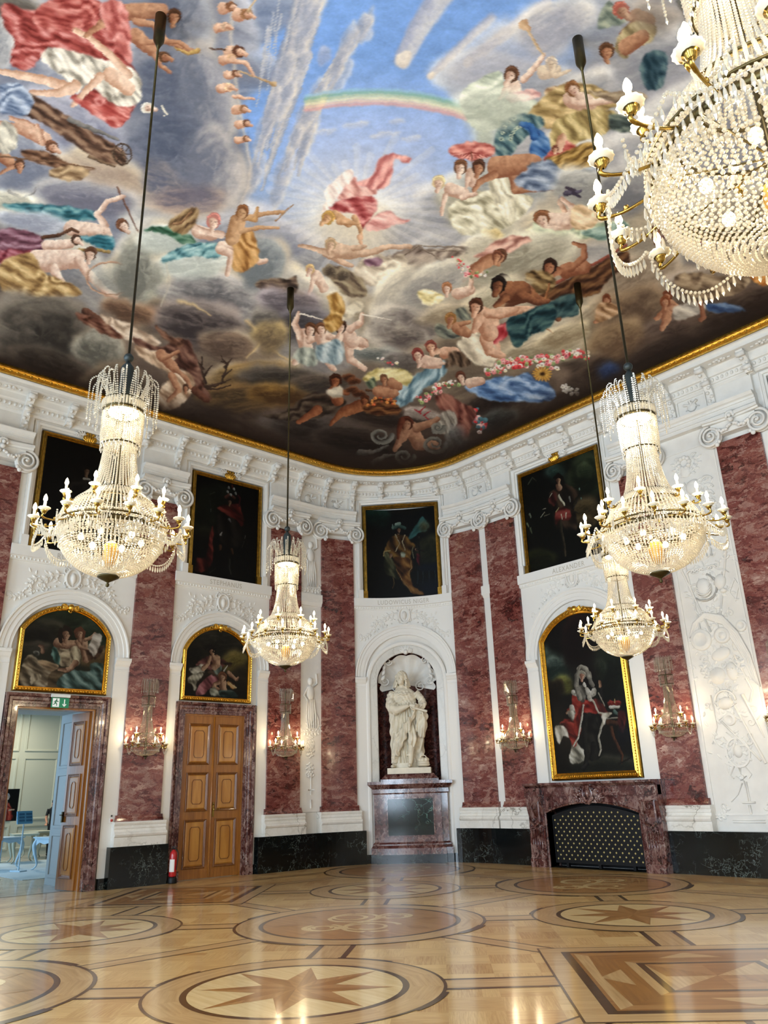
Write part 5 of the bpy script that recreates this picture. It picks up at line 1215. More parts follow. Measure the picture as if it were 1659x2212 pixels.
        if edge is not None:
            g=np.clip((r-.78)*5,0,1)*np.clip(.5+l,0,1); col=col*(1-g[...,None]*.8)+np.array(hx(edge),np.float32)*g[...,None]*.8
        s.put(bx,m*al,np.clip(col,0,1))
    def stroke(s,P,w0,w1,dark,light=None,side=-1,al=1.,soft=.5):
        light=light or dark; k=s.sc(P[0]); P=[s.T(p) for p in P]; W0,W1=w0*k,w1*k; bx=s.box(P,max(W0,W1)+3)
        if bx is None: return
        X,Y=bx[4],bx[5]; best=np.full(X.shape,9e9,np.float32); sg=np.zeros(X.shape,np.float32); n=len(P)-1
        for i in range(n):
            (xa,ya),(xb,yb)=P[i],P[i+1]; dx,dy=xb-xa,yb-ya; L2=dx*dx+dy*dy+1e-9; t=np.clip(((X-xa)*dx+(Y-ya)*dy)/L2,0,1); w=W0+(W1-W0)*(i+t)/n
            px,py=X-xa-t*dx,Y-ya-t*dy; d=np.sqrt(px*px+py*py)/np.maximum(w,.4); cr=(dx*py-dy*px)/math.sqrt(L2)/np.maximum(w,.4); b=d<best; best=np.where(b,d,best); sg=np.where(b,cr,sg)
        w=max(W0,W1); m=np.clip((1-best)*w/soft/1.5+.2,0,1); f=np.clip(.60+.5*sg*side+(fbm(X*s.fs/5,Y*s.fs/5,3)-.5)*.8-.3*best,0,1)[...,None]
        D,L=np.array(hx(dark),np.float32),np.array(hx(light),np.float32); s.put(bx,m*al,D+(L-D)*f)
    def head(s,x,y,r,hair='#4a3428',face=0.,tone=('#9c6a50','#dcb69a'),fig=True):
        c,si=math.cos(face),math.sin(face)
        def q(a,b): return (x+(a*c-b*si)*r,y+(a*si+b*c)*r)
        s.stroke([q(0,-.35),q(0,.1)],r*1.0,r*.95,hair,hair); s.stroke([q(.05,.0),q(.05,.55)],r*.72,r*.5,*tone); s.stroke([q(0,.7),q(0,1.3)],r*.38,r*.4,*tone)
        s.stroke([q(-.75,-.5),q(0,-.85),q(.75,-.45),q(.85,.2)],r*.28,r*.2,hair)
        if r*s.sc((x,y))>4:
            for a in (-.26,.30): s.stroke([q(a-.12,-.05),q(a+.12,-.05)],r*.10,r*.08,tone[0],al=.8); s.stroke([q(a-.06,.0),q(a+.07,.0)],r*.055,r*.05,'#4a342c',al=.8)
            s.stroke([q(.05,.0),q(.03,.30)],r*.06,r*.1,tone[0],al=.7); s.stroke([q(-.10,.50),q(.16,.50)],r*.055,r*.045,'#8e5248',al=.8); s.stroke([q(-.42,.1),q(-.38,.5),q(-.1,.85)],r*.13,r*.12,tone[0],al=.6)
            for k in range(7):
                a=-2.9+k*.42; s.stroke([q(.8*math.cos(a),-.3+.75*math.sin(a)),q(1.0*math.cos(a+.25),-.2+.85*math.sin(a+.25))],r*.16,r*.10,hair,'#%02x%02x%02x'%tuple(min(255,int(v*255*1.3)+14) for v in hx(hair)))
    def dots(s,P,n,r,cols):
        R=random.Random(n)
        for i in range(n):
            u=R.random()*(len(P)-1); j=int(u); f=u-j; x=P[j][0]*(1-f)+P[j+1][0]*f+R.uniform(-2.6,2.6)*r; y=P[j][1]*(1-f)+P[j+1][1]*f+R.uniform(-1.8,1.8)*r; c=R.choice(cols); rr=r*R.uniform(.5,1.1)
            s.stroke([(x,y),(x+rr*.3,y)],rr,rr,c,'#%02x%02x%02x'%tuple(min(255,int(v*255*1.35)+18) for v in hx(c))); s.stroke([(x,y),(x+.1,y)],rr*.35,rr*.3,'#6a2a28')
    def fig(s,hd,torso,arms=(),legs=(),tw=14,lw=8,tone=('#a06f55','#e0bda2'),hair='#4a3428',face=0.,hr=None,side=-1):
        for L in legs: s.stroke(L,lw,lw*.5,tone[0],tone[1],side)
        s.stroke(torso,tw,tw*.85,tone[0],tone[1],side)
        for A in arms: s.stroke(A,lw*.75,lw*.42,tone[0],tone[1],side)
        if hd: s.head(hd[0],hd[1],hr or tw*.72,hair,face,tone)
    def finish(s,warp=1.5,con=1.):
        Y,X=np.mgrid[0:s.h,0:s.w].astype(np.float32)
        dx=(fbm(X/9,Y/9,2)-.5)*warp*2; dy=(fbm(X/9+50,Y/9+20,2)-.5)*warp*2; xi=np.clip(X+dx,0,s.w-1).astype(int); yi=np.clip(Y+dy,0,s.h-1).astype(int); a=s.a[yi,xi]
        n=(fbm(X/2.2,Y/2.2,2)-.5)*.10+(fbm(X/14+5,Y/5,3)-.5)*.08; g=a.mean(-1,keepdims=True); a=(g+(a-g)*s.sat)*s.gain; a=np.clip((a-.5)*con+.5+n[...,None]*a,0,1); s.a=a
    def linear(s):
        a=s.a; return np.where(a>.04045,((a+.055)/1.055)**2.4,a/12.92).astype(np.float32)
def canvas_material(name,rough=.6,spec=.2,bm=.15,nsc=60.,coat=0.):
    m,nt,b=newmat(name); at=N(nt,'Attribute'); at.attribute_name='paint'; nt.links.new(at.outputs['Color'],b.inputs['Base Color']); b.inputs['Roughness'].default_value=rough; b.inputs['Specular IOR Level'].default_value=spec; b.inputs['Coat Weight'].default_value=coat; b.inputs['Coat Roughness'].default_value=.15
    n=N(nt,'TexNoise',i_Scale=nsc,i_Detail=3.); tc=N(nt,'TexCoord'); nt.links.new(tc.outputs['Object'],n.inputs['Vector']); bump(nt,b,n.outputs[0],bm,.003); return m
def painted_grid(name,XYZ,colors,mat,parent=None,**tags):
    h,w=XYZ.shape[:2]; idx=np.arange(h*w).reshape(h,w); F=np.stack([idx[:-1,:-1],idx[:-1,1:],idx[1:,1:],idx[1:,:-1]],-1).reshape(-1,4)
    me=rawmesh(name,XYZ.reshape(-1,3),F); ca=me.color_attributes.new('paint','FLOAT_COLOR','POINT'); c=np.ones((h*w,4),np.float32); c[:,:3]=colors.reshape(-1,3); ca.data.foreach_set('color',c.ravel()); me.materials.append(mat)
    return link(name,me,parent,**tags)
def samp(a,x,y):
    h,w=a.shape[:2]; x=np.clip(x,0,w-1.001); y=np.clip(y,0,h-1.001); xi=x.astype(int); yi=y.astype(int); fx=(x-xi)[...,None]; fy=(y-yi)[...,None]
    return (a[yi,xi]*(1-fx)+a[yi,xi+1]*fx)*(1-fy)+(a[yi+1,xi]*(1-fx)+a[yi+1,xi+1]*fx)*fy
# ------------------------------------------------------------------ the ceiling fresco
# the fresco is composed on a flat sheet; the four corners below say which ceiling points the sheet corners lie on
K=.8; SX,SY=200,200
cv=Cv(int(2060*K),int(1270*K),'#928d88',[(-200,-200),(1860,-200),(-200,1070),(1860,1070)])
cv.fs=.8; F=cv.fill; D=cv.drape; CL=cv.cloud; S=cv.stroke; HD=cv.head; G=cv.fig
SK=('#a8765c','#e8c8ae'); SKP=('#b08a76','#efdccb'); SKD=('#5a3526','#a5704e'); SKM=('#8a5a42','#c99a78')
cv.z(0,0,1)
F([(-200,-200),(1860,-200),(1860,620),(-200,620)],'#9a9aa2',30)
F([(440,-200),(1300,-200),(1300,60),(1040,250),(960,520),(640,520),(480,330),(470,60)],'#7399d4',40)
F([(640,220),(1010,230),(980,420),(960,520),(820,540),(640,400)],'#9ab0dc',40)
F([(600,380),(800,340),(960,400),(940,540),(760,580),(600,520)],'#d9d2cc',40,al=.6)
F([(-200,560),(500,560),(1700,480),(1860,600),(1860,1070),(-200,1070)],'#75675c',60)
F([(-200,640),(200,780),(480,860),(700,900),(1000,900),(1300,780),(1860,560),(1860,1070),(-200,1070)],'#3f3029',50)
RIMX=[-200,0,198,400,623,741,820,900,1009,1081,1201,1365,1603,1860]; RIMY=[735,780,838,905,970,998,1004,1000,966,936,882,800,697,585]
Rb=random.Random(11)
for i in range(260):
    x=Rb.uniform(-150,1800); d=Rb.uniform(0,1)**.8*1000; y=np.interp(x,RIMX,RIMY)-d+20
    if y<-190 or (y>1000 and d>60): continue
    if 480-.2*y<x<(1270-1.1*y if y<240 else 1010) and y<500: continue
    if d<70: dk,li='#241c18','#55483f'
    elif d<150: dk,li='#3a302b','#7d6c5c'
    elif d<250: dk,li=('#554a42','#a29078') if x<900 else ('#6a5d50','#c4b598')
    elif d<420: dk,li=('#77777c','#d0cabe') if Rb.random()<.6 else ('#8a7d6a','#dccfb2')
    else: dk,li=('#6f7484','#bdbcc2') if x<700 else ('#84868f','#cfccc8')
    r=Rb.uniform(40,110)*(1.25 if d>300 else 1); CL((x,y,r*1.5,r*.7,Rb.uniform(-25,25)-(14 if x>900 else -8)),dk,li,Rb.uniform(-2.2,-.9),soft=7,al=.75)
# radiating light behind the descending figure
for i in range(34):
    a=i*2*PI/34+.1; r=random.uniform(130,260); S([(770+70*math.cos(a),450+50*math.sin(a)),(770+r*math.cos(a),450+r*.72*math.sin(a))],3,9,'#d0d2de','#ece4d6',al=.24)
CL((765,480,95,70,0),'#dccfb6','#f3ead6',soft=30,al=.8)
# streaming clouds across the sky
def streak(P,w0,w1,d,l,n=16,al=.75):
    for i in range(n):
        R=random.Random(i+int(P[0][0])); o=R.uniform(-1,1); u0=R.uniform(0,.5); u1=u0+R.uniform(.25,.5); q=[]
        for j in range(6):
            u=(u0+(u1-u0)*j/5)*(len(P)-1); k=min(int(u),len(P)-2); f=u-k; w=(w0+(w1-w0)*u/(len(P)-1)); x=P[k][0]*(1-f)+P[k+1][0]*f+o*w+R.uniform(-3,3); y=P[k][1]*(1-f)+P[k+1][1]*f+o*w*.2; q.append((x,y))
        S(q,w0*.32*R.uniform(.5,1),w1*.2*R.uniform(.4,1),d if i%2 else '#9298ab',l,side=R.choice((1,-1)),al=al)
streak([(690,-60),(640,120),(590,280),(545,420)],36,22,'#7f879e','#c3bdb8',34)
streak([(800,40),(740,120),(680,230),(640,330),(600,460)],8,26,'#8b90a2','#cdc5ba',26)
streak([(600,-20),(580,120),(560,260)],14,10,'#949cb4','#c8c3bd',8)
for P,w in (([(960,-20),(905,60),(870,130)],26),([(1060,40),(985,110),(930,165)],12),([(1180,10),(1080,80),(1010,135)],16)):
    S(P,w*1.1,w*.8,'#a09fb0','#d9cfc4',al=.8,soft=5); S([P[-1],(P[-1][0]+w*.3,P[-1][1]-w*.4)],w*.7,w*.5,'#c9bdb2','#e6dccd',al=.9,soft=3)
for (x,y,w) in ((700,285,26),(770,270,30),(830,292,34),(890,300,20),(860,262,16)): CL((x,y,w,6,-8),'#a9b4cf','#ddd6d2',soft=3,al=.8)
CL((700,120,14,22,20),'#8e97b5','#b7b6c4',soft=3,al=.7)
for P,w in (([(690,-60),(640,120),(590,280),(545,420)],34),([(800,40),(740,120),(680,230),(640,330),(600,460)],24)):
    for i in range(22):
        R=random.Random(i*3+int(w)); u=R.random()*(len(P)-1); j=int(u); f=u-j; x=P[j][0]*(1-f)+P[j+1][0]*f+R.uniform(-w,w)*.7; y=P[j][1]*(1-f)+P[j+1][1]*f; CL((x,y,R.uniform(10,20),R.uniform(26,52),20),'#8c93a8','#d6cfca',R.uniform(-.6,.4),soft=3,al=.6,edge='#e0d4c4')
# rainbow
for k,c in enumerate(('#8fb6c9','#7fae8f','#b9c592','#e6dba8','#e8bfa0','#d99a92')):
    P=[(660+(360)*i/20,222-38*math.sin(PI*(.12+.62*i/20))+k*6.2+(i/20)**2*36) for i in range(21)]; S(P,4.4,5.4,c,c,al=.72,soft=3)
# upper left mass of cloud
F([(301,-200),(500,-200),(478,77),(494,174),(517,270),(544,366),(525,424),(501,455),(386,470),(332,455),(316,424),(270,386),(266,290),(301,231),(297,135)],'#777b88',8,4)
cv.z(0,0,2.592)
for e,d,l,ld in (((1010,120,210,260,0),'#5a6070','#a6a6ac',0),((960,480,230,240,20),'#545b6d','#a09fa8',-.5),((1150,560,160,330,-10),'#646a7a','#b3aeb0',0),((1000,860,290,240,15),'#4f576a','#9b9aa6',1.),((1200,950,180,240,-12),'#6d7180','#c4bbb4',.3),((880,1060,230,130,25),'#5c5f70','#b9a795',1.8),((1060,1130,230,90,0),'#6a6470','#c9ab92',1.6)): CL(e,d,l,ld,soft=9,al=.85,edge='#cbbfb0')
S([(1300,0),(1290,200),(1330,560),(1400,920),(1390,1040),(1320,1190)],14,14,'#a59c98','#dccdb8',al=.8,soft=4)
for x,y,r,hc in ((1300,40,40,'#7a5238'),(1385,80,44,'#8a6244'),(1270,150,34,'#b09078'),(1340,290,46,'#5c3a2a'),(1325,415,30,'#6a4632'),(1300,330,34,'#c49a78'),(1290,490,34,'#d2aa88'),(1370,610,32,'#8a6244'),(1385,690,30,'#6a4632'),(1380,780,26,'#7a5640')):
    S([(x-50,y+6),(x-10,y)],r*.9,r*.7,*SK); HD(x,y,r*.72,hc,-1.2,SK)
S([(1340,400),(1430,430),(1520,465)],5,6,'#9c7c54','#c8ab84'); S([(1515,462),(1535,470)],12,16,'#9c7c54','#c8ab84'); S([(1175,272),(1260,280)],5,5,'#5c4030'); S([(1390,60),(1430,0)],8,5,'#a08460','#ceb48c'); S([(1290,340),(1380,350),(1420,420)],16,10,*SK); S([(1310,540),(1420,555)],12,8,*SK)
CL((60,60,260,120,20),'#4c453e','#8c8478',soft=12); CL((20,240,70,150,0),'#8f8f92','#d0ccc6',0,soft=6)
CL((420,700,330,170,30),'#7c7f92','#b9b6bf',soft=12); CL((560,960,260,130,20),'#a58f7c','#dcc9a8',soft=10,al=.9); CL((480,1110,300,110,8),'#6b6a78','#aaa8ac',-1.5,soft=8,edge='#cfc7bd')
# red drapery group
D([(20,20),(200,60),(430,0),(545,20),(660,30),(700,180),(725,330),(775,440),(755,600),(690,700),(620,705),(530,610),(400,540),(540,490),(480,380),(300,270),(220,330),(150,400),(60,350),(80,220),(20,140)],'#6a2622','#a8504a','#d2918a',.5,.16)
D([(280,0),(540,0),(545,60),(480,150),(330,170),(180,120)],'#7a2c28','#b05a52','#cf8a80',.2,.2)
D([(225,320),(300,265),(430,290),(560,330),(720,370),(790,450),(785,560),(700,600),(600,560),(500,470),(430,520),(360,440)],'#7c7468','#c9c0b0','#f1e9da',.9,.17)
G(None,[(620,420),(720,500)],[[(720,420),(620,310),(500,210),(420,170)],[(560,430),(470,520),(410,590)]],[[(400,500),(260,450),(100,420),(0,400)],[(420,480),(330,520),(180,520)]],46,34,('#b98d72','#ecd0b8'))
HD(830,605,32,'#cfc6b8',-1.4,SKP); S([(905,590),(935,640),(915,650)],6,3,'#e6ddc8')
D([(390,540),(560,590),(700,600),(740,610),(700,690),(630,705),(520,640)],'#8a2f2c','#b75a52','#db9a90',.5,.18)
G((975,95),[(700,70),(900,60)],[[(760,120),(860,140),(930,230),(1090,290)],[(690,180),(560,120)]],[[(690,60),(560,140),(480,200)]],52,30,SKM,'#4a3020',.2,38)
G((925,320),[(760,200),(850,280)],[[(860,300),(900,370),(955,405)],[(790,240),(900,230),(1000,235),(1080,290)]],[],44,24,SKM,'#5a3d28',-1.2,32)
S([(985,270),(1060,300),(1110,285)],7,16,'#8a6a3a','#d2b06e'); D([(560,20),(700,30),(740,330),(690,320),(590,140)],'#8a3a36','#bf6e66','#dba098',1.2,.15)
# chariot pole, wheel and reclining figures on the left
D([(0,520),(120,500),(330,620),(560,760),(700,850),(690,920),(560,900),(400,800),(200,670),(0,600)],'#3a2a22','#6c5040','#9c7e66',.55,.25)
S([(390,670),(560,740),(660,780)],16,8,'#5d5a58','#8f8983'); S([(500,880),(640,930)],10,6,'#4d3c30','#8c7258')
for k in range(24):
    a=2*PI*k/24; b=2*PI*(k+1)/24; S([(685+52*math.cos(a),862+58*math.sin(a)),(685+52*math.cos(b),862+58*math.sin(b))],6,6,'#3c2e24','#6c5a48')
for k in range(8): a=PI*k/4; S([(685,862),(685+50*math.cos(a),862+56*math.sin(a))],4,3,'#42342a')
S([(685,862),(690,864)],10,10,'#4a3a2e','#8a7460')
G((295,825),[(120,710),(250,780)],[[(230,740),(150,690),(60,660)],[(240,800),(210,700)]],[[(120,720),(20,700),(0,690)]],46,28,SK,'#6a4632',-.9,34)
D([(0,480),(110,470),(190,560),(150,640),(40,640),(0,620)],'#50607a','#8794ac','#c2cad4',.3,.2)
D([(120,840),(260,850),(420,930),(540,945),(430,960),(240,920),(150,890)],'#3e2a20','#75543e','#a5826a',.3,.25); D([(280,950),(420,920),(500,960),(440,1010),(300,1000)],'#6b5138','#9c8060','#c8ab84',.2,.2)
G((110,925),[(20,880),(70,920)],[[(70,930),(20,960),(0,970)]],[],34,20,SKM,'#53392a',0,30); S([(0,875),(280,905),(530,940)],6,4,'#5a4030','#8a6a50')
D([(0,680),(90,720),(90,830),(0,860)],'#8a8478','#c8c0ae','#e9e0cc',1.,.18); S([(50,1070),(120,1110),(190,1080),(210,1040)],10,3,'#6e6a68','#a29c98')
CL((60,1130,140,60,10),'#a09c8c','#eae4d0',soft=6); S([(655,1050),(720,1180),(790,1330)],7,4,'#55382c','#8a624e')
# teal sash figures
D([(10,1150),(120,1140),(330,1150),(470,1175),(560,1195),(540,1230),(400,1235),(300,1250),(150,1200)],'#1c4048','#3f7480','#7fa8a8',.1,.25)
CL((180,1240,220,60,8),'#8f93a2','#cfd2d6',soft=6); G((690,1265),[(400,1275),(580,1295)],[[(590,1265),(545,1200),(600,1130),(690,1100)],[(600,1300),(620,1330)]],[],44,28,SKP,'#6a4632',-.7,34)
D([(440,1325),(620,1320),(640,1390),(600,1400),(500,1360)],'#1d4a56','#3d7886','#79a3ac',.2,.25)
D([(0,1290),(120,1285),(240,1330),(260,1400),(180,1410),(0,1420)],'#4a2a34','#7d5260','#a98490',.1,.25); D([(0,1400),(200,1410),(120,1470),(0,1475)],'#5a1f2a','#8a404a','#b0707a',.1,.22)
G((430,1345),[(260,1375),(390,1365)],[],[],30,18,SKP,'#4a3428',-.9,28); S([(240,1330),(330,1320),(400,1280),(440,1300)],12,9,'#3f2a20','#6e4c38'); S([(440,1400),(540,1400),(610,1410)],12,9,'#6b5634','#b89a64')
G((505,1425),[(210,1465),(420,1450)],[[(440,1460),(500,1540),(600,1640),(650,1655)],[(300,1500),(330,1560),(390,1640)]],[],66,40,SKP,'#5a3d2c',.2,36)
D([(60,1440),(180,1420),(240,1520),(330,1560),(420,1600),(440,1659),(100,1659),(0,1600),(0,1480)],'#6b4f30','#a98756','#d8bd8a',.5,.17)
for k in range(24):
    a=2*PI*k/24; b=2*PI*(k+1)/24; S([(620+135*math.cos(a),1560+92*math.sin(a)),(620+135*math.cos(b),1560+92*math.sin(b))],6,6,'#8a6450','#c9a488')
CL((620,1560,110,74,0),'#84837c','#bdbbae',soft=6,al=.7)
cv.z(0,380,2.592)
# big rolling clouds, lower left
for e,d,l,ld in (((230,900,300,260,20),'#34302c','#7d7468',-2.2),((560,980,150,150,40),'#5e5c54','#b9b3a2',-1.2),((800,540,160,200,10),'#6f6f68','#c4c2b0',-.3),((1200,660,290,150,12),'#5d5c60','#d2ccc6',-1.2),((1090,480,230,90,-4),'#b4bab2','#eceee4',-1.6),((930,350,180,90,6),'#b0b6ae','#e9ece4',-1.6),
    ((1130,830,280,140,14),'#3c3638','#9a8d86',-1.3),((1540,830,170,110,0),'#43403f','#8f8880',-1.4),((1280,950,170,90,10),'#5a4a40','#a88f78',-1.),((1460,470,160,150,0),'#6e757a','#b3b6b4',-1.),((1430,1130,280,110,-4),'#5a4a34','#b3925e',-1.5),((1380,1230,260,80,-4),'#45382a','#a07c4c',-1.),
    ((720,760,160,60,15),'#5a4436','#a07c60',-1.),((300,1080,260,110,25),'#241e1a','#5a5046',-1.8),((640,1180,190,140,10),'#3a3028','#7d6c58',-2.)): CL(e,d,l,ld,soft=7,edge='#cdbda2' if l>'#a5' else None)
S([(930,480),(950,600),(900,730)],10,6,'#a8a090','#d8d2bc',al=.6,soft=3)
for P in ([(1380,810),(1470,900),(1530,980),(1659,1060)],[(1490,860),(1440,960),(1380,1020)],[(1000,700),(1080,720),(1180,780)]): S(P,16,7,'#a98c64','#e0c894',al=.8,soft=4)
D([(1430,600),(1520,570),(1600,580),(1659,560),(1659,660),(1560,650),(1450,630)],'#2e2622','#5b4a40','#8a7562',.2,.25)
# seated figures with lyre and bow
D([(800,300),(940,280),(1040,320),(1100,370),(1020,380),(930,330)],'#24432e','#47705a','#7d9c84',.4,.25)
D([(900,480),(960,420),(1090,375),(1210,372),(1250,400),(1220,460),(1080,450),(980,475)],'#2f5660','#6c9aa0','#a9c8c6',-.2,.24)
G((1195,255),[(1110,310),(1190,330)],[[(1240,330),(1150,310),(1060,270),(1010,240)]],[[(1240,390),(1330,400),(1450,480),(1490,475)],[(1230,410),(1300,440),(1270,550)]],38,28,SKP,'#b5746a',.2,40)
D([(940,260),(1010,210),(1060,180),(1115,190),(1080,290),(1020,330),(960,300)],'#4a3626','#8a6e4c','#b89c74',-.8,.3); S([(975,270),(1020,260),(1070,200)],8,5,'#6b4a34','#b08a64')
D([(1290,340),(1400,290),(1450,420),(1430,500),(1360,540),(1300,520),(1310,420)],'#7a4f28','#b5854c','#dcb27a',1.2,.17)
G((1355,205),[(1330,260),(1300,350)],[[(1370,240),(1480,210),(1590,200)],[(1350,310),(1450,290),(1560,290)]],[],48,22,('#9a7250','#d2ab84'),'#7c5232',.4,36)
S([(1540,250),(1610,190),(1640,160)],5,4,'#8a6242','#b48c60'); S([(1395,240),(1430,250),(1440,180)],16,10,'#a57a4e','#cfa676')
# stag hunt group
G(None,[(480,760),(640,870)],[],[],24,16,('#3a2620','#75503e')); D([(430,760),(520,790),(640,840),(700,900),(640,910),(500,840),(440,800)],'#3e2418','#70483a','#96705a',.5,.3)
D([(560,780),(700,820),(820,880),(900,930),(860,960),(740,930),(640,860)],'#8c7460','#c0a890','#e0cfba',.5,.22); D([(740,900),(900,960),(980,920),(1060,930),(1110,1050),(1150,1180),(1180,1250),(1120,1240),(1050,1100),(920,1050),(820,1000)],'#35201a','#66443a','#8f6c5a',.8,.22)
D([(760,950),(900,990),(1000,1010),(940,1060),(1060,1100),(1080,1200),(1000,1290),(900,1310),(890,1200),(960,1120),(860,1060),(780,1010)],'#8a6c54','#c2a68a','#e6d3ba',.9,.2)
G((1040,1190),[(900,1000),(980,1080)],[[(980,1080),(1040,1130),(1070,1190)],[(920,1020),(1000,980)]],[[(960,1120),(1000,1200),(940,1260)]],30,22,SKM,'#4a3226',0,20)
for P in ([(1150,1180),(1240,1160),(1270,1060),(1235,1010)],[(1250,1120),(1300,1080)],[(1260,1070),(1300,1020)],[(1160,1190),(1220,1195),(1290,1170)],[(1150,1160),(1130,1100),(1130,1010)],[(1140,1120),(1190,1060)],[(1135,1080),(1110,1040)],[(1265,1050),(1240,1040)],[(1200,1175),(1290,1140)]): S(P,9,3,'#2c201c','#554238')
D([(870,830),(960,900),(1030,920),(1000,960),(900,890)],'#3a261e','#6a4838','#8a6652',.6,.3); S([(1090,1200),(1150,1250),(1160,1255)],22,14,'#4a2c20','#7a5040')
# ---- centre: descending figure and architecture
cv.z(560,0,2.44)
D([(375,1090),(480,1030),(600,1040),(620,1100),(580,1160),(540,1210),(500,1130),(380,1110)],'#7c2a2c','#b45c5c','#dca09a',.3,.2)
D([(410,1050),(470,960),(510,935),(530,980),(620,1000),(600,1030),(480,1040)],'#b06e66','#d8a49a','#f0cfc4',.9,.2)
D([(510,960),(590,930),(640,830),(730,810),(800,835),(770,860),(715,840),(690,960),(640,1000),(560,990)],'#a85a58','#cf8a84','#ebb8ae',-.9,.2)
D([(560,1200),(620,1130),(690,1110),(740,1150),(800,1160),(740,1180),(650,1210),(600,1215)],'#b86e6a','#dba49c','#f2cfc6',.3,.2)
D([(345,1000),(420,930),(480,890),(500,930),(440,1000),(380,1080),(330,1120),(350,1050)],'#d9bfb4','#efdfd2','#fbf5ea',.9,.25,al=.8)
G((360,1150),[(400,1130),(470,1180)],[[(500,1150),(530,1200),(540,1260)],[(420,1170),(520,1180)]],[],26,24,('#a07450','#e0b890'),'#b08a4c',.8,34); S([(530,1250),(540,1290)],18,8,'#b88c6c','#e2bd9e')
# pediment and reclining figures
D([(560,1420),(700,1340),(830,1290),(870,1310),(1130,1300),(1130,1330),(960,1370),(880,1400),(740,1470),(640,1440)],'#5a4c44','#94857a','#bcae9e',-.5,.16); 
for P in ([(680,1400),(840,1295),(1120,1305)],[(840,1295),(960,1370)],[(640,1425),(800,1320)],[(900,1320),(1110,1325)]): S(P,5,4,'#5c4d44','#a89a8a')
D([(510,1400),(560,1360),(620,1330),(680,1360),(760,1340),(780,1400),(700,1440),(640,1500),(560,1500),(500,1440)],'#8f8070','#cabda8','#efe6d4',.4,.2); D([(560,1370),(640,1360),(640,1400),(570,1400)],'#5a3a4a','#8c6a78','#b090a0',.2,.3)
G((375,1290),[(400,1320),(480,1330)],[[(380,1340),(290,1310),(210,1295)],[(500,1310),(560,1300)]],[[(490,1340),(590,1330),(680,1300),(800,1300)],[(350,1330),(430,1380),(490,1400)]],44,24,('#a5826a','#dfc4aa'),'#a88e70',.2,30)
D([(330,1420),(400,1400),(500,1440),(560,1500),(560,1561),(460,1561),(400,1500)],'#50423a','#84745f','#aa9c80',.7,.25); G((265,1420),[(300,1450),(340,1520)],[[(290,1460),(260,1561)]],[],30,20,SKP,'#c0a070',.3,24)
for c_ in ((440,1450),(370,1430)): CL((c_[0],c_[1],36,34,0),'#4a4038','#9a8c74',soft=2)
# chariot lady, trumpeter, peacock, parasol
cv.z(560,0,2.44)
CL((1300,280,330,150,-20),'#a8a8b4','#d8d0c8',soft=14,al=.7); CL((1560,130,230,130,-20),'#9c9da9','#dad4cc',soft=12)
D([(1055,520),(1120,440),(1270,370),(1300,470),(1420,500),(1480,600),(1300,660),(1180,700),(1100,640)],'#8d9888','#bcc5b2','#e6e9d8',.3,.16); CL((1190,720,60,80,0),'#a9b0a2','#d3d8c8',soft=10)
G((1325,395),[(1330,440),(1360,500)],[[(1390,420),(1460,350),(1500,290)],[(1310,460),(1270,520)]],[],42,26,SKP,'#5a3d2c',.5,40); S([(1495,290),(1440,200),(1400,135)],7,9,'#a88c6a','#d8bf9a'); S([(1420,150),(1395,130)],14,30,'#b08a68','#dcbd98')
D([(1300,500),(1440,470),(1480,510),(1340,540)],'#b07a78','#d0a09a','#e9c8be',.2,.25); G((1540,340),[(1500,380),(1560,370)],[[(1560,400),(1640,370)]],[],40,20,('#b8a28c','#e0d0b8'),'#b8a898',0,34)
D([(1420,590),(1520,520),(1659,560),(1659,640),(1540,680),(1450,640)],'#8a7046','#bfa270','#e2cb9c',.4,.17); D([(1500,480),(1600,440),(1659,440),(1659,560),(1560,540)],'#7a5a40','#b59672','#dcc6a0',.5,.2)
D([(1235,760),(1280,650),(1390,600),(1480,610),(1500,660),(1440,700),(1370,760),(1330,810),(1260,820)],'#28404c','#54727a','#8aa09a',.8,.3)
for i in range(26):
    a=2.2+i%9*.26; r=60+40*(i//9); x,y=1400+r*1.25*math.cos(a+1.),740+r*1.3*math.sin(a+1.); 
    if 1240<x<1400 and 620<y<830: S([(x,y),(x+2,y)],10,10,'#a9b59c','#c8ceb4'); S([(x,y),(x+1,y)],5,5,'#2c4a60')
D([(1380,660),(1450,670),(1520,720),(1540,790),(1480,830),(1420,800),(1440,720)],'#1e3a66','#3e68a0','#7a9cc4',.7,.22); S([(1380,655),(1430,665),(1450,720)],14,22,'#234a80','#4a78b4')
D([(995,800),(1040,760),(1150,745),(1235,770),(1240,810),(1180,840),(1060,840)],'#9c4c46','#c87a70','#e2a698',.05,.3)
for k in range(9): S([(1120,800),(1020+26*k,840-abs(k-4)*3)],2.5,2,'#8c3c38')
S([(1118,800),(1122,860)],5,4,'#7a4a3c')
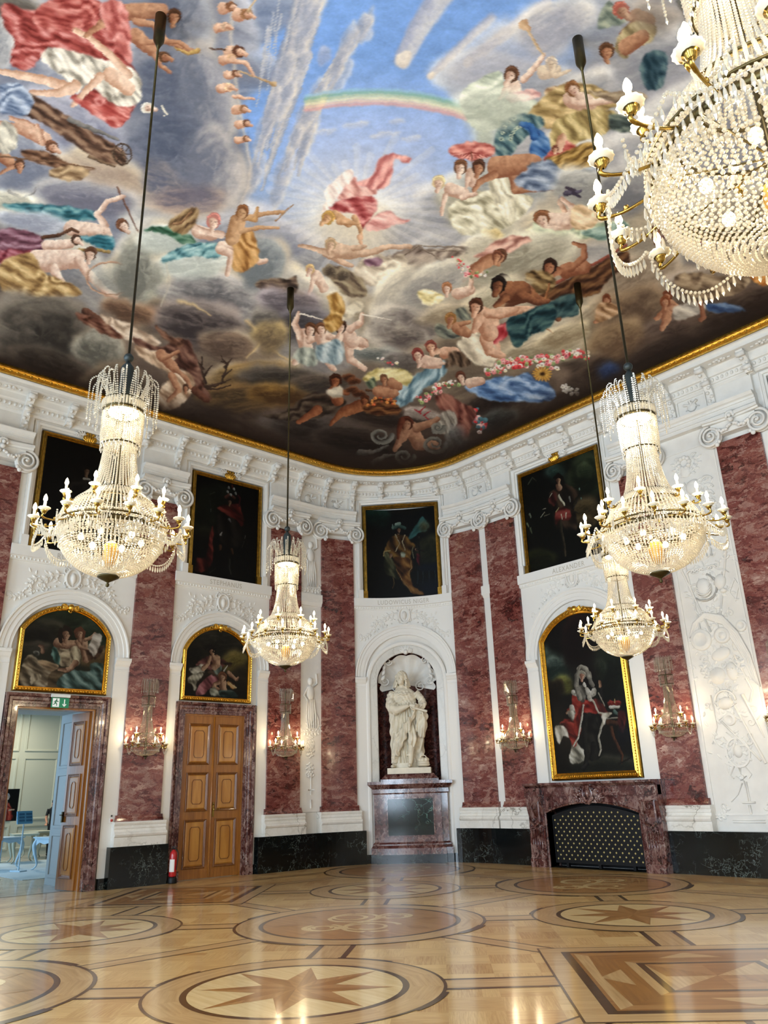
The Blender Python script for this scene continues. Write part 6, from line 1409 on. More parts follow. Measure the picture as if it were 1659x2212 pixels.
# ladies below parasol
CL((1180,1090,230,160,10),'#9d9886','#ded8c4',-1.,soft=8); CL((1280,980,260,100,5),'#8c8f90','#c9cac2',-1.6,soft=8)
D([(1000,1090),(1100,1020),(1220,1000),(1330,1010),(1440,1040),(1420,1100),(1330,1180),(1200,1230),(1080,1240),(1010,1180)],'#847c64','#c9c3a8','#f2eedb',.6,.15)
D([(1210,930),(1330,920),(1350,1050),(1340,1170),(1290,1140),(1230,1040)],'#9a927c','#d6cfb6','#f4f0dd',1.3,.17)
D([(1340,950),(1450,900),(1560,900),(1659,930),(1659,960),(1500,980),(1400,990)],'#4f5a6a','#808a98','#b3b9bc',.1,.22)
G((945,965),[(1010,1000),(1080,1020)],[[(1070,1040),(1140,1020),(1130,980)],[(980,1030),(960,1130)]],[],38,22,SKP,'#c9b48a',.2,34); G((1060,885),[(1120,920),(1130,960)],[[(1100,940),(1090,990)]],[],36,20,SKP,'#6a4832',.2,36)
G((1155,885),[(1260,880),(1440,860)],[[(1240,920),(1160,960),(1130,1000)]],[[(1340,920),(1350,1000),(1560,990)]],60,30,SKM,'#4a3024',.2,36)
D([(1420,870),(1540,830),(1659,800),(1659,900),(1560,910),(1450,910)],'#4a5668','#8490a4','#b8c0c8',.1,.2)
D([(1560,820),(1659,760),(1659,880),(1600,870)],'#6b4f2a','#a98a50','#d8bd80',-.4,.35)
G((1500,1160),[(1540,1190),(1659,1200)],[[(1560,1200),(1620,1130),(1580,1060)]],[],46,26,SK,'#7a5236',.3,40); S([(1590,1040),(1659,1000)],14,10,'#4a4458','#7a728a')
D([(1400,1210),(1500,1180),(1640,1200),(1659,1270),(1500,1290),(1420,1270)],'#8a8468','#c8c2a0','#ece8cc',.2,.2); CL((1230,1240,60,36,10),'#b59a5c','#ecdca8',soft=3)
# ---- right half
cv.z(1000,100,2.517)
CL((160,330,200,120,0),'#a7aea0','#dfe2d2',soft=10,al=.8)
D([(360,360),(480,240),(560,200),(700,210),(860,290),(800,340),(640,360),(520,380)],'#6e5a38','#a88e5e','#dcc592',.2,.17)
G((600,235),[(600,290),(680,310)],[[(650,310),(760,300),(880,290)]],[],54,30,SKP,'#7a5232',-.6,40); D([(680,240),(800,250),(900,240),(1000,260),(960,310),(800,300)],'#5a4a3e','#8f7c66','#baa88c',.1,.22)
D([(490,420),(600,360),(740,340),(840,370),(780,470),(640,520),(560,560),(480,560)],'#6b5a38','#a8935f','#dcca96',.9,.17)
D([(800,370),(900,390),(940,420),(900,470),(800,450)],'#2c3434','#4e5a56','#7a8478',.3,.25)
D([(440,620),(500,540),(560,510),(620,560),(560,610),(470,650)],'#8a2c2c','#b85c54','#dc948a',.3,.2)
D([(450,620),(540,580),(700,520),(760,590),(700,650),(560,680)],'#5c4424','#97763e','#caa868',-.5,.42,warp=1.)
G((500,560),[(540,500),(520,560)],[],[],26,16,SK,'#6a3a2c',0,18)
D([(280,720),(400,640),(480,620),(560,680),(760,640),(760,700),(540,770),(400,790),(300,760)],'#48566e','#7c8aa2','#b2bcca',.2,.2)
CL((680,760,210,110,0),'#8a8a88','#cfcdc4',-1.4,soft=8); CL((900,780,180,130,0),'#6f7076','#b3b0ac',-1.5,soft=10)
S([(560,800),(640,790)],16,10,'#3f3848','#6a6478'); S([(600,780),(560,770)],14,8,'#443c4a'); S([(600,800),(640,820)],12,6,'#3f3848')
G((430,945),[(480,960),(640,950)],[[(560,960),(600,880),(540,830)],[(420,990),(520,990)]],[],56,30,SKP,'#7c5238',-.4,42)
D([(380,960),(460,990),(560,1000),(720,960),(880,950),(880,1010),(700,1040),(500,1050),(400,1030)],'#7a8a70','#b3bfa0','#dfe5cc',.1,.2); D([(590,880),(680,870),(740,920),(700,990),(600,990)],'#b0906a','#dcc09a','#f2e2c4',.4,.2)
D([(640,1010),(760,980),(880,950),(880,1040),(740,1050)],'#4f6a62','#86a096','#b6cabc',-.2,.24)
# cream hillside of cloud on the right
for e,d,l,ld in (((320,1140,330,110,-18),'#8b8676','#dedac6',-1.4),((120,1090,110,70,0),'#b5ae9a','#e8e4d2',-1.5),((560,1560,330,110,-20),'#8a7f6c','#e2dcc8',-1.7),((760,1480,260,110,-30),'#6d6150','#bfb198',-1.9),((420,1660,260,80,-15),'#8c8068','#dcd2b8',-1.5),((950,1280,260,150,-30),'#7d6c5a','#bfae96',-1.8),
    ((1250,1300,250,90,-10),'#6a5a4c','#b0a08c',-1.7),((900,1450,220,130,-35),'#5a483a','#9c8468',-2.),((1150,1560,320,110,-22),'#3c2e28','#7c6a5e',-1.9),((1500,1430,260,110,-20),'#33261f','#66564a',-1.9),((850,1700,240,70,-25),'#2a201c','#5c4c40',-1.8),((1360,1250,300,60,-12),'#7d7064','#b3a698',-1.5)): CL(e,d,l,ld,soft=8)
D([(100,1120),(180,1060),(300,1030),(380,1050),(330,1080),(280,1110),(170,1150),(60,1150)],'#8a5a50','#c08e80','#e3bfae',-.3,.2)
G((205,1145),[(150,1160),(60,1210)],[[(120,1190),(40,1230),(0,1270)]],[],36,26,SKM,'#5a3a2a',.3,34)
# chariot basket
D([(420,1350),(520,1290),(700,1200),(880,1110),(900,1190),(800,1260),(720,1350),(560,1370),(440,1380)],'#2c1c14','#5a3a28','#84603e',-.5,.35,warp=2.); S([(430,1320),(600,1240),(760,1160),(890,1080)],10,8,'#6a3a30','#a8604e')
G((470,1200),[(560,1220),(660,1200)],[[(580,1210),(660,1150),(660,1090),(600,1070)],[(520,1220),(470,1260)]],[],44,30,('#7a4a34','#b98464'),'#2e1e18',.3,40); D([(340,1240),(430,1220),(500,1260),(480,1330),(380,1340)],'#3a2c1c','#7a6240','#ac9468',.3,.3)
G((215,1295),[(240,1360),(340,1340)],[[(330,1320),(400,1370),(460,1390)],[(210,1370),(190,1450)]],[[(460,1430),(520,1440),(520,1480)]],62,40,SKD,'#1c1412',.3,46)
D([(245,1480),(360,1440),(460,1390),(560,1350),(640,1350),(620,1460),(500,1480),(420,1500),(360,1560),(290,1640),(250,1560)],'#14242a','#2f4a50','#5b7472',-.5,.2); S([(290,1620),(320,1540),(350,1460)],11,9,'#8a7434','#b8a052')
S([(430,1510),(445,1400),(470,1290)],8,6,'#7a4c30','#b58256'); S([(400,1500),(450,1530),(490,1560)],6,4,'#7a4c30','#b58256'); S([(380,1530),(430,1510)],6,4,'#7a4c30')
G((85,1420),[(130,1450),(150,1560)],[[(170,1450),(280,1440),(380,1430)],[(100,1470),(80,1540)]],[[(150,1600),(180,1680),(200,1700)]],62,46,SK,'#3a2418',.3,42); D([(150,1560),(230,1500),(250,1560),(180,1620),(130,1640)],'#8a1f26','#b4424a','#d87c7a',-.6,.2)
D([(0,1560),(60,1540),(110,1600),(180,1680),(140,1740),(40,1700),(0,1660)],'#a89a84','#d8cdb8','#f4ecd8',.9,.18)
for x,y,k in ((780,1390,1.),(1110,1370,1.)):
    G((x,y-10),[(x,y+25),(x-10,y+70)],[[(x+20,y+20),(x+60,y+40)]],[[(x-10,y+70),(x-60,y+110)]],26,22,SKM,'#6a3a24',.2,26)
D([(740,1400),(820,1400),(860,1440),(780,1490),(720,1490)],'#6b4a30','#a88460','#d2b494',.4,.22); G((1100,1390),[(1120,1430),(1100,1480)],[[(1140,1430),(1210,1420)]],[[(1110,1480),(1080,1540)]],30,26,SKM,'#7a4428',0,28)
D([(1150,1420),(1260,1390),(1330,1420),(1250,1470),(1160,1490)],'#8a8278','#bdb4a8','#dcd4c4',.2,.2); S([(1290,1390),(1310,1470),(1290,1490)],16,12,'#7a4a34','#a87458'); D([(1330,1400),(1460,1400),(1540,1440),(1420,1450),(1340,1440)],'#2c4068','#4a6690','#7a92b4',.1,.2)
D([(1150,1250),(1260,1230),(1420,1250),(1560,1260),(1500,1340),(1300,1370),(1180,1330)],'#5a4838','#917b62','#b8a284',.2,.17); D([(1560,1240),(1659,1200),(1659,1300),(1600,1290)],'#8a4a1e','#c47c3a','#e0a45c',-.4,.2)
D([(1080,1030),(1250,1060),(1440,1030),(1400,1070),(1200,1090)],'#4a1f26','#7c3c44','#a0606a',0,.2); G((1080,970),[(1040,1000),(1060,1060)],[[(1080,1000),(1140,1010)]],[],30,18,SKD,'#3a1a16',0,24)
# dark figures behind the near chandelier
cv.z(1160,0,3.325)
D([(430,200),(470,60),(520,10),(600,120),(640,160),(540,190)],'#54605a','#7f897c','#a9ae98',.5,.2); G((610,80),[(720,120),(800,150)],[[(700,160),(600,240)]],[],60,34,('#8a6450','#c8a488'),'#a05a4c',-.7,56)
D([(600,230),(720,150),(860,200),(820,300),(700,340),(640,420),(560,360)],'#6a5c40','#a3926a','#cfc096',.9,.14); G((500,370),[(640,340),(760,260)],[],[],60,40,SKM,'#5a3d2a',0,54); D([(770,400),(860,360),(940,420),(900,620),(800,640),(740,520)],'#1e3440','#3c5662','#6a8284',1.2,.14)
D([(1000,0),(1230,0),(1240,240),(1100,240),(1060,120)],'#2a2c30','#4a4e50','#70706a',1.,.13); CL((850,120,200,120,0),'#6b5d50','#a08c78',soft=14,al=.6); CL((1300,60,200,140,0),'#3c3430','#75685c',soft=14)
# ---- lower centre
cv.z(560,480,2.592)
for e,d,l,ld in (((830,400,240,150,-30),'#8d8880','#e2dac6',-2.),((780,590,200,130,0),'#6c6462','#c9c2b6',-2.4),((830,640,120,60,0),'#5a5250','#a59c90',-1.),((980,330,230,90,-25),'#8b8886','#cfcabb',-1.6),((1300,420,230,70,-30),'#9a927c','#dcd5bd',-1.6),((1060,520,170,60,-10),'#8a7c68','#cdbfa4',-1.5),((640,740,180,40,4),'#5c6262','#a6aca6',-1.5),((800,780,120,60,0),'#56504c','#908884',-1.5),
    ((160,440,180,70,5),'#5a545a','#a49aa0',-1.6),((260,560,150,90,0),'#3e3c40','#77727a',-1.),((60,640,100,90,0),'#6c5c48','#b49c6c',-1.5),((120,860,260,60,3),'#36322f','#6c645c',-1.6),((330,910,200,60,-5),'#3a3430','#77685a',-1.6),((120,970,200,60,8),'#4a3420','#96743c',-1.8),((700,1090,300,60,10),'#2c2420','#5e534c',-1.7),
    ((300,1160,280,90,8),'#2b2420','#5c5450',-1.7),((560,1230,280,90,10),'#241c18','#4c423c',-1.7),((1280,1010,160,60,-15),'#241c1a','#4e443e',-1.7),((1340,1110,110,60,-20),'#2a2826','#555a58',-1.6)): CL(e,d,l,ld,soft=7)
# three graces
for hx_,x0 in (((290,600),255),((345,595),345),((460,585),480)):
    pass
G((285,605),[(250,640),(260,700)],[[(230,640),(200,570),(220,510)],[(280,660),(350,650)]],[[(240,740),(200,790)]],46,30,SKP,'#5a3a26',.2,34); S([(225,512),(300,530),(380,550)],5,2,'#cfc7bc','#efe8dc')
G((345,600),[(350,640),(370,690)],[[(390,640),(420,640)]],[[(400,720),(390,790),(420,825)]],42,28,SKP,'#6a4630',-.2,30)
G((455,590),[(490,620),(520,670)],[[(510,600),(570,560),(575,515)],[(450,640),(440,680)]],[[(580,680),(500,690),(510,770),(590,820)],[(560,670),(600,690)]],46,32,SKP,'#3c261c',.2,34); S([(575,515),(660,530),(740,550)],5,2,'#cfc7bc','#efe8dc')
D([(190,750),(240,700),(320,720),(320,800),(240,800)],'#6a706a','#9ca49a','#cdd2c4',1.2,.22); D([(315,700),(390,670),(440,650),(470,720),(460,790),(380,790),(330,770)],'#5e7480','#96aab2','#c8d4d6',1.2,.2)
D([(380,420),(440,400),(480,470),(470,560),(400,620),(360,560),(400,500)],'#7c5426','#b38a4a','#dcba7c',1.1,.25)
D([(480,560),(580,480),(560,440),(500,470),(470,520)],'#8c8272','#cac0aa','#ece4ce',.5,.2)
# seated group with wings and drapery right of centre
D([(760,1030),(800,900),(870,860),(960,800),(1040,770),(1050,830),(1000,890),(930,930),(840,1010)],'#3e5c6e','#7fa0b0','#c0d6dc',-.9,.2)
G((885,745),[(920,780),(1000,790)],[[(960,800),(1040,790)],[(900,790),(890,810)]],[],38,22,SKP,'#7a3a34',-.2,32); G((960,700),[(1040,730),(1100,730)],[[(1000,720),(960,740)]],[],36,22,SK,'#7c4238',-.2,32)
D([(1045,810),(1070,730),(1140,730),(1190,790),(1140,810),(1090,800)],'#2a201a','#5a483a','#8a7460',1.2,.4,warp=1.); D([(1100,680),(1180,640),(1280,640),(1340,760),(1240,800),(1180,770),(1150,720)],'#a09480','#d4cab4','#f4eeda',.6,.17)
D([(980,590),(1020,570),(1110,620),(1110,650),(1020,650)],'#3e4240','#6a6e66','#9a9c88',.3,.35); D([(1090,500),(1150,480),(1180,540),(1150,560)],'#3e4240','#6a6e66','#9a9c88',.9,.35)
G((1070,545),[(1110,590),(1160,620)],[[(1130,570),(1180,560)]],[],34,22,SKM,'#8a6238',.2,32)
G((1210,475),[(1250,530),(1290,620)],[[(1280,510),(1340,520),(1440,490)],[(1230,540),(1200,610)]],[[(1270,660),(1290,720),(1360,750)]],56,40,SK,'#4a2c1e',.2,40)
G((1335,355),[(1400,390),(1470,380)],[[(1460,400),(1560,450),(1620,440)],[(1380,420),(1320,470)]],[],64,34,SKD,'#1e1614',.3,44); D([(1390,560),(1480,510),(1600,460),(1659,470),(1640,580),(1520,640),(1440,700),(1400,640)],'#10242c','#294850','#52706e',-.3,.2)
G((1050,375),[(1110,400),(1180,380)],[[(1180,370),(1190,300),(1250,280)]],[],34,22,SKP,'#9a6a4a',0,30); D([(890,390),(940,375),(1010,400),(1040,430),(960,470),(900,440)],'#b5a468','#e2d6a2','#f2ead0',.2,.25)
G((1330,195),[(1300,210),(1200,270)],[],[],34,22,SKM,'#6a4030',.2,30)
FL=['#c24a4c','#d98a8a','#e9c4bc','#b8343a','#e8d9b0','#7a8f5c','#5c7048','#d0717a']
cv.dots([(1100,200),(1140,260),(1180,290),(1260,290)],40,9,FL); cv.dots([(680,750),(730,780),(780,800)],10,8,FL)
cv.dots([(1280,860),(1360,800),(1450,780),(1560,770),(1659,760)],90,13,FL); cv.dots([(1560,800),(1659,800)],20,12,FL); cv.dots([(900,1000),(960,950),(1040,910),(1110,900)],50,11,FL); cv.dots([(1210,1060),(1240,1110),(1220,1160)],30,13,['#c84a50','#e09a98','#efc9c0','#3f6a78','#b02c30'])
for k in range(16): a=2*PI*k/16; S([(1585,850),(1585+48*math.cos(a),850+44*math.sin(a))],9,4,'#b07a34','#dcb068')
CL((1585,850,18,16,0),'#2a1a12','#5a3a22',soft=1)
D([(1150,920),(1240,890),(1340,870),(1440,860),(1500,840),(1540,880),(1620,900),(1659,980),(1560,1010),(1440,1000),(1300,1000),(1200,960)],'#2c456e','#5a7fb4','#a3bfe0',.2,.19)
G((1130,870),[(1180,900),(1240,890)],[],[],30,18,SKP,'#5a3426',-.3,28)
# dark toiling figures with baskets
D([(20,1080),(150,1060),(280,960),(440,970),(480,1020),(380,1080),(200,1110),(60,1100)],'#1c1512','#3e322a','#66584a',-.2,.22)
G((425,890),[(420,950),(440,1000)],[[(440,940),(500,960)]],[[(330,1050),(220,1120)]],38,26,('#6a3a24','#a86c48'),'#3a1e12',.2,34); D([(380,940),(450,920),(470,970),(400,980)],'#8a8070','#bdb4a0','#e0d8c4',.2,.25)
G((590,1000),[(560,1030),(480,1060)],[],[[(460,1070),(400,1130)]],36,24,('#6a3a24','#a8704a'),'#4a2818',.2,26)
for x,y in ((500,870),(530,890),(560,960),(520,940)): CL((x,y,40,20,0),'#3a2014','#8a5434',soft=2)
D([(580,1050),(620,1000),(720,990),(790,1040),(770,1080),(640,1080)],'#2a1710','#5e3a24','#8c6038',.0,.5,warp=1.); cv.dots([(600,1020),(680,990),(760,1010)],26,9,['#a8502a','#c87a3a','#7a3a20'])
D([(580,870),(660,820),(780,820),(860,860),(820,910),(700,880),(620,900)],'#9a8a4c','#cfc182','#ebe2b4',-.1,.2); G((700,880),[(740,900),(780,920)],[[(720,930),(640,920)]],[],30,18,SKM,'#6a4a34',0,24); D([(600,900),(640,870),(660,920),(620,930)],'#3a4438','#5e6c58','#8a9478',.9,.3)
S([(600,940),(700,960),(760,980)],6,4,'#3a2418','#6a4a34'); G(None,[(660,950),(760,960)],[],[],28,20,SKM)
D([(990,980),(1060,960),(1110,1000),(1200,1040),(1200,1120),(1150,1220),(1110,1160),(1090,1080),(1010,1050)],'#4a2420','#7c4a40','#a87464',1.,.2)
D([(1000,1160),(990,1100),(1060,1050),(1110,1110),(1060,1190)],'#5a544e','#8c867c','#bab4a8',1.2,.5,warp=1.)
CL((900,1070,100,34,5),'#8a8078','#ccc0b8',-1.5,soft=3); 
for P in ([(900,1060),(930,1030)],[(905,1070),(870,1050)],[(920,1080),(960,1060)],[(930,1090),(950,1110)]): S(P,6,3,'#8a1f28','#b0404a')
# siren with scrolls at the rim
G((825,1130),[(850,1160),(890,1230)],[[(820,1170),(780,1240),(760,1270)],[(880,1150),(960,1130),(1000,1100)]],[[(890,1240),(980,1250),(1000,1270)]],44,38,('#7a5440','#b98e72'),'#4a2418',.2,34); S([(800,1110),(780,1160),(775,1210)],18,8,'#4a2418','#7a4430')
for c_,r in (((680,1195),62),((810,1310),56),((980,1240),70),((1000,1150),36)):
    P=[(c_[0]+r*(1-.8*i/26)*math.cos(2*PI*1.5*i/26),c_[1]+r*.75*(1-.8*i/26)*math.sin(2*PI*1.5*i/26)) for i in range(27)]; S(P,15,5,'#4c4c48','#8f9088',al=.9)
for P in ([(560,1290),(640,1290),(720,1250)],[(640,1350),(700,1310),(760,1300)],[(1080,1180),(1120,1240),(1090,1290)],[(1050,1200),(1080,1260),(1040,1310)]): S(P,18,5,'#4a4844','#8c8a84',al=.8)
CL((1100,1220,60,80,10),'#4a4a4a','#8a8c8c',soft=5,al=.7)
# floral group, right of the yellow rim
cv.z(1080,680,2.865)
cv.dots([(60,320),(180,290),(340,280),(440,230),(520,250)],70,14,FL); cv.dots([(380,440),(430,480),(470,470)],26,11,['#cfccc0','#e2e0d4','#a9a89c'])
for k in range(16): a=2*PI*k/16; S([(262,365),(262+58*math.cos(a),365+42*math.sin(a))],10,4,'#a8782c','#dcb460')
CL((262,365,20,15,0),'#2a1a10','#5a3a20',soft=1)
D([(0,430),(120,370),(160,360),(240,430),(320,460),(340,520),(220,520),(100,500),(0,480)],'#3a5684','#7c9cc8','#bcd0e8',.2,.17); CL((680,360,70,60,-20),'#24407c','#4a6cb0',soft=8)
CL((1000,230,260,90,-22),'#2a1f1a','#5c4c42',-1.9,soft=8); CL((720,150,190,110,-20),'#6a5440','#a08868',-2.,soft=8); CL((400,130,180,60,-20),'#8a7a60','#cfc3a4',-1.6,soft=6)
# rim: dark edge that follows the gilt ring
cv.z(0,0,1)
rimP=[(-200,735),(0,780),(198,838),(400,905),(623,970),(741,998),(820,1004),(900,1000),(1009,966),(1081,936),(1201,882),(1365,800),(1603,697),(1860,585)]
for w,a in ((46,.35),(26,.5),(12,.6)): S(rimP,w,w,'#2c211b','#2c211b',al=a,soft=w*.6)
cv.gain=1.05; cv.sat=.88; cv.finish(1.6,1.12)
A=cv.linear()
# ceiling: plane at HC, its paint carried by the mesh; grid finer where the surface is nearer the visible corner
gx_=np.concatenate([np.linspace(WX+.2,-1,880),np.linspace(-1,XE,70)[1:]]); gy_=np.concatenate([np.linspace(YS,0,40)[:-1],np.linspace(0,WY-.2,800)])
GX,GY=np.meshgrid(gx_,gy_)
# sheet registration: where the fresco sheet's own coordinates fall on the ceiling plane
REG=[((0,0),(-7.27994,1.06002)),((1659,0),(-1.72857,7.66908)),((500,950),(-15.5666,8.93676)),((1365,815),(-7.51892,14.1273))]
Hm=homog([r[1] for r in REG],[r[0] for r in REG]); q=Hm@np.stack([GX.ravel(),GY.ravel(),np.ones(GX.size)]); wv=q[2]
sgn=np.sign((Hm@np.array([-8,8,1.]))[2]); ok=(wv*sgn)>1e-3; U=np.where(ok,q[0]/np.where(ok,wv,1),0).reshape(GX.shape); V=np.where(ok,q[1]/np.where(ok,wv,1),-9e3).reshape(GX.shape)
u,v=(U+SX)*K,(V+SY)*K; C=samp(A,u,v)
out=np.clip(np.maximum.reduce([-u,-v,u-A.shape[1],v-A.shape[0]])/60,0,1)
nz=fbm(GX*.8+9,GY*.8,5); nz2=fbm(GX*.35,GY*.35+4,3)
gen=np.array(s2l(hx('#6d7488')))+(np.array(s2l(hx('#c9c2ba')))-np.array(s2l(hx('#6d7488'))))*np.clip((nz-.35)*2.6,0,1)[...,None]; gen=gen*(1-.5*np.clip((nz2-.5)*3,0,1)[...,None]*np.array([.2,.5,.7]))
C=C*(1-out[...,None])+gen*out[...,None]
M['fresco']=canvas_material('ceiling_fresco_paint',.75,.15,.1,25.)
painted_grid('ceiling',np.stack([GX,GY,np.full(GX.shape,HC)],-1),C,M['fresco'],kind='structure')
w=MB(); w.box(((WX+XE)/2,(WY+YS)/2,HC+.2),(XE-WX+1.2,WY-YS+1.2,.2)); struct(w,'ceiling_slab',M['stucco'])
# ------------------------------------------------------------------ framed paintings
M['canvas']=canvas_material('oil_paint_on_canvas',.5,.15,.2,160.,.0)
M['canvasdark']=canvas_material('dark_varnished_oil_paint',.42,.15,.2,160.,.0)
SKW=('#5a3a28','#c09a78'); SKV=('#4a3024','#a07c5e')
def picture(label,sc,hw,z0,zs,zt,fw,corners,paint,bg,bottom=True,rag=1.,ppm=95,deep=0,con=1.,cmat='canvas',t0=.0,gain=.6):
    t=thing('framed_painting',label,'painting',W(sc,z0,.05))
    ihw=hw-fw; iz0=z0+(fw if bottom else .01); izt=zt-fw; arched=zs<zt
    w,h=int(2*ihw*ppm),int((izt-iz0)*ppm)
    c=Cv(w,h,bg,corners); c.sat=.9; c.fs=.5; c.gain=gain; paint(c); c.finish(1.,con); A=c.linear()
    S_=np.linspace(sc-ihw,sc+ihw,w); V=np.linspace(0,1,h); P=[]
    if arched:
        path=segpath(sc-ihw,sc+ihw,iz0,zs-.04,izt,24); px=[p[0] for p in path[1:-1]]; pz=[p[1] for p in path[1:-1]]; top=np.interp(S_,px,pz)
    else: top=np.full(w,izt)
    XYZ=np.zeros((h,w,3)); U=np.zeros((h,w)); VV=np.zeros((h,w))
    for i,s in enumerate(S_):
        z=iz0+V*(top[i]-iz0); p=W(s,0,.05+t0); XYZ[:,i,0]=p[0]; XYZ[:,i,1]=p[1]; XYZ[:,i,2]=z; U[:,i]=i; VV[:,i]=(izt-z)/(izt-iz0)*(h-1)
    o=painted_grid('canvas',XYZ,samp(A,U,VV),M[cmat],t); pa(o)
    mb=MB(); prof=[(0,0),(0,.07),(-.012,.10),(-.03,.115),(-.045,.095),(-.06,.10),(-.07,.105),(-(fw-.015),.07),(-fw,.075),(-fw,.0)]; prof=[(o_*fw/.1 if o_>-.08 and fw>.1 else o_,t_+t0) for o_,t_ in prof]
    if arched: path=segpath(sc-hw,sc+hw,z0,zs,zt,28); sweep(mb,path,prof,closed=True)
    elif bottom: sweep(mb,[(sc-hw,z0),(sc-hw,zt),(sc+hw,zt),(sc+hw,z0)],prof,closed=True)
    else: sweep(mb,[(sc-hw,z0),(sc-hw,zt),(sc+hw,zt),(sc+hw,z0)],prof)
    if not bottom:
        for a in (sc-hw-.01,sc+hw-fw-.005): panel(mb,a,a+fw+.015,z0,z0+.2,0,.125+t0)
    if arched:   # carved running ornament on the frame
        L=path if not arched else path
        d=0
        for (a,b),(c_,e) in zip(path,path[1:]+path[:1]):
            l=math.hypot(c_-a,e-b); n=max(1,int(l/.055)); nx,nz=(e-b)/l,-(c_-a)/l
            for k in range(n):
                u=(k+.5)/n; mb.ell(W(a+(c_-a)*u+nx*fw*.5,b+(e-b)*u+nz*fw*.5,.105+t0),(.02,.02,.017) if k%2 else (.013,.013,.02),6,4)
    pa(mb.build('frame',M['gold' if arched else 'golddark'],t))
    mb=MB(); zc=zt-(.02 if arched else -.01)
    if arched:
        mb.ell(W(sc,zc-.03,.14+t0),(.08,.07,.08),12,8)
        for sg in (1,-1):
            relief_scroll(mb,(sc+sg*.12,zc-.02),.06,1.4,.018,PI,sg,.13+t0); relief_scroll(mb,(sc+sg*.24,zc-.05),.045,1.3,.014,PI,-sg,.12+t0)
            for k in range(3): leaf(mb,(sc+sg*.04,zc-.04),.15,.06,(PI/2-sg*(1.0+.35*k)) ,.12+t0,.03)
        relief_scroll(mb,(sc,zc-.1),.05,1.2,.018,0,1,.14+t0)
    else:
        loft_=[(.0,.10),(.05,.085),(.1,.06),(.16,.075),(.2,.06),(.23,.03)]
        for k in range(5): leaf(mb,(sc+(k-2)*.035,zc-.04),.26-.02*abs(k-2),.07,PI/2-(k-2)*.16,.12+t0,.06)
        for sg in (1,-1): relief_scroll(mb,(sc+sg*.09,zc+.03),.05,1.3,.02,-PI/2,sg,.14+t0); relief_scroll(mb,(sc+sg*.07,zc+.13),.035,1.3,.014,-PI/2,-sg,.14+t0)
        mb.ell(W(sc,zc+.21,.15),(.03,.03,.035))
    pa(mb.build('gilt_crest',M['gold'],t))
    return t
def paint_A(c):
    c.z(20,1300,7.213); F,D,S,CL=c.fill,c.drape,c.stroke,c.cloud
    CL((800,350,700,300,0),'#141a0e','#34402a',soft=10); CL((500,450,350,200,0),'#17150e','#3c382a',soft=8); CL((1350,500,260,300,0),'#1c2618','#3f4a38',soft=8); CL((1350,880,220,160,0),'#4a3820','#8a6c42',soft=8); CL((420,560,260,160,0),'#0a0906','#1c1813',soft=8); CL((400,700,240,90,0),'#2c2820','#4c4638',soft=6)
    D([(200,950),(330,820),(450,900),(600,930),(760,1000),(680,1070),(640,1320),(180,1300)],'#2c2418','#6a5a44','#b5a588',.5,.3); D([(440,920),(620,930),(760,1010),(690,1080),(600,1060)],'#4a3a28','#8c7252','#b89a74',.3,.4)
    D([(320,1290),(350,1130),(470,1130),(480,1200),(400,1220)],'#3a3022','#9c8c70','#cdbfa2',1.2,.4); D([(640,1090),(840,1100),(840,1340),(600,1330)],'#2a2014','#4a3a26','#6a563a',.1,.3)
    D([(800,1160),(1000,1060),(1240,1080),(1250,970),(1440,960),(1470,1200),(1440,1370),(780,1330)],'#18241f','#3f5a54','#8aa098',.7,.28); D([(660,740),(740,670),(790,800),(800,960),(730,970),(660,860)],'#14241f','#2f5248','#6f9488',1.3,.35)
    D([(740,690),(900,620),(1080,680),(1100,800),(1080,980),(960,1000),(790,990),(780,840)],'#3c3022','#7d6c54','#b5a484',1.2,.3); S([(760,640),(880,670),(1000,650)],80,60,*SKW); S([(850,560),(860,640)],44,52,*SKW)
    D([(800,800),(920,780),(940,900),(830,960)],'#5a4a36','#a08e70','#c9b896',.2,.3); D([(960,720),(1050,690),(1100,860),(1060,940),(950,930)],'#4a3e2c','#9a8a6c','#cbbd9a',1.,.35)
    S([(1020,950),(960,1030),(860,1070)],52,34,*SKW,side=1); S([(860,1060),(770,1050)],34,26,*SKW); S([(520,780),(510,700),(470,680)],34,22,*SKV)
    c.head(885,500,88,'#20150e',.08,SKW); S([(800,430),(780,540),(800,620)],34,26,'#1c120c'); S([(860,395),(930,420),(950,500)],30,26,'#20150e')
    S([(1150,620),(1160,740),(1190,900)],66,54,*SKW); S([(1050,620),(1090,700),(1230,750)],38,24,*SKW); S([(1180,590),(1270,560),(1330,490)],32,22,*SKW); c.head(1085,500,80,'#4a2818',-.1,SKW); S([(1030,450),(1100,410),(1160,470),(1150,560)],26,22,'#5a3220')
    D([(1330,480),(1430,530),(1400,700),(1310,860),(1220,730),(1270,600)],'#7d7264','#b5aa9a','#d9d0c0',.6,.25); D([(1180,760),(1260,780),(1340,900),(1480,700),(1400,710),(1330,850),(1240,920)],'#1c110b','#3a2418','#5a3c28',.3,.3)
    CL((420,800,50,30,30),'#2c2a24','#b0aea0',soft=1)
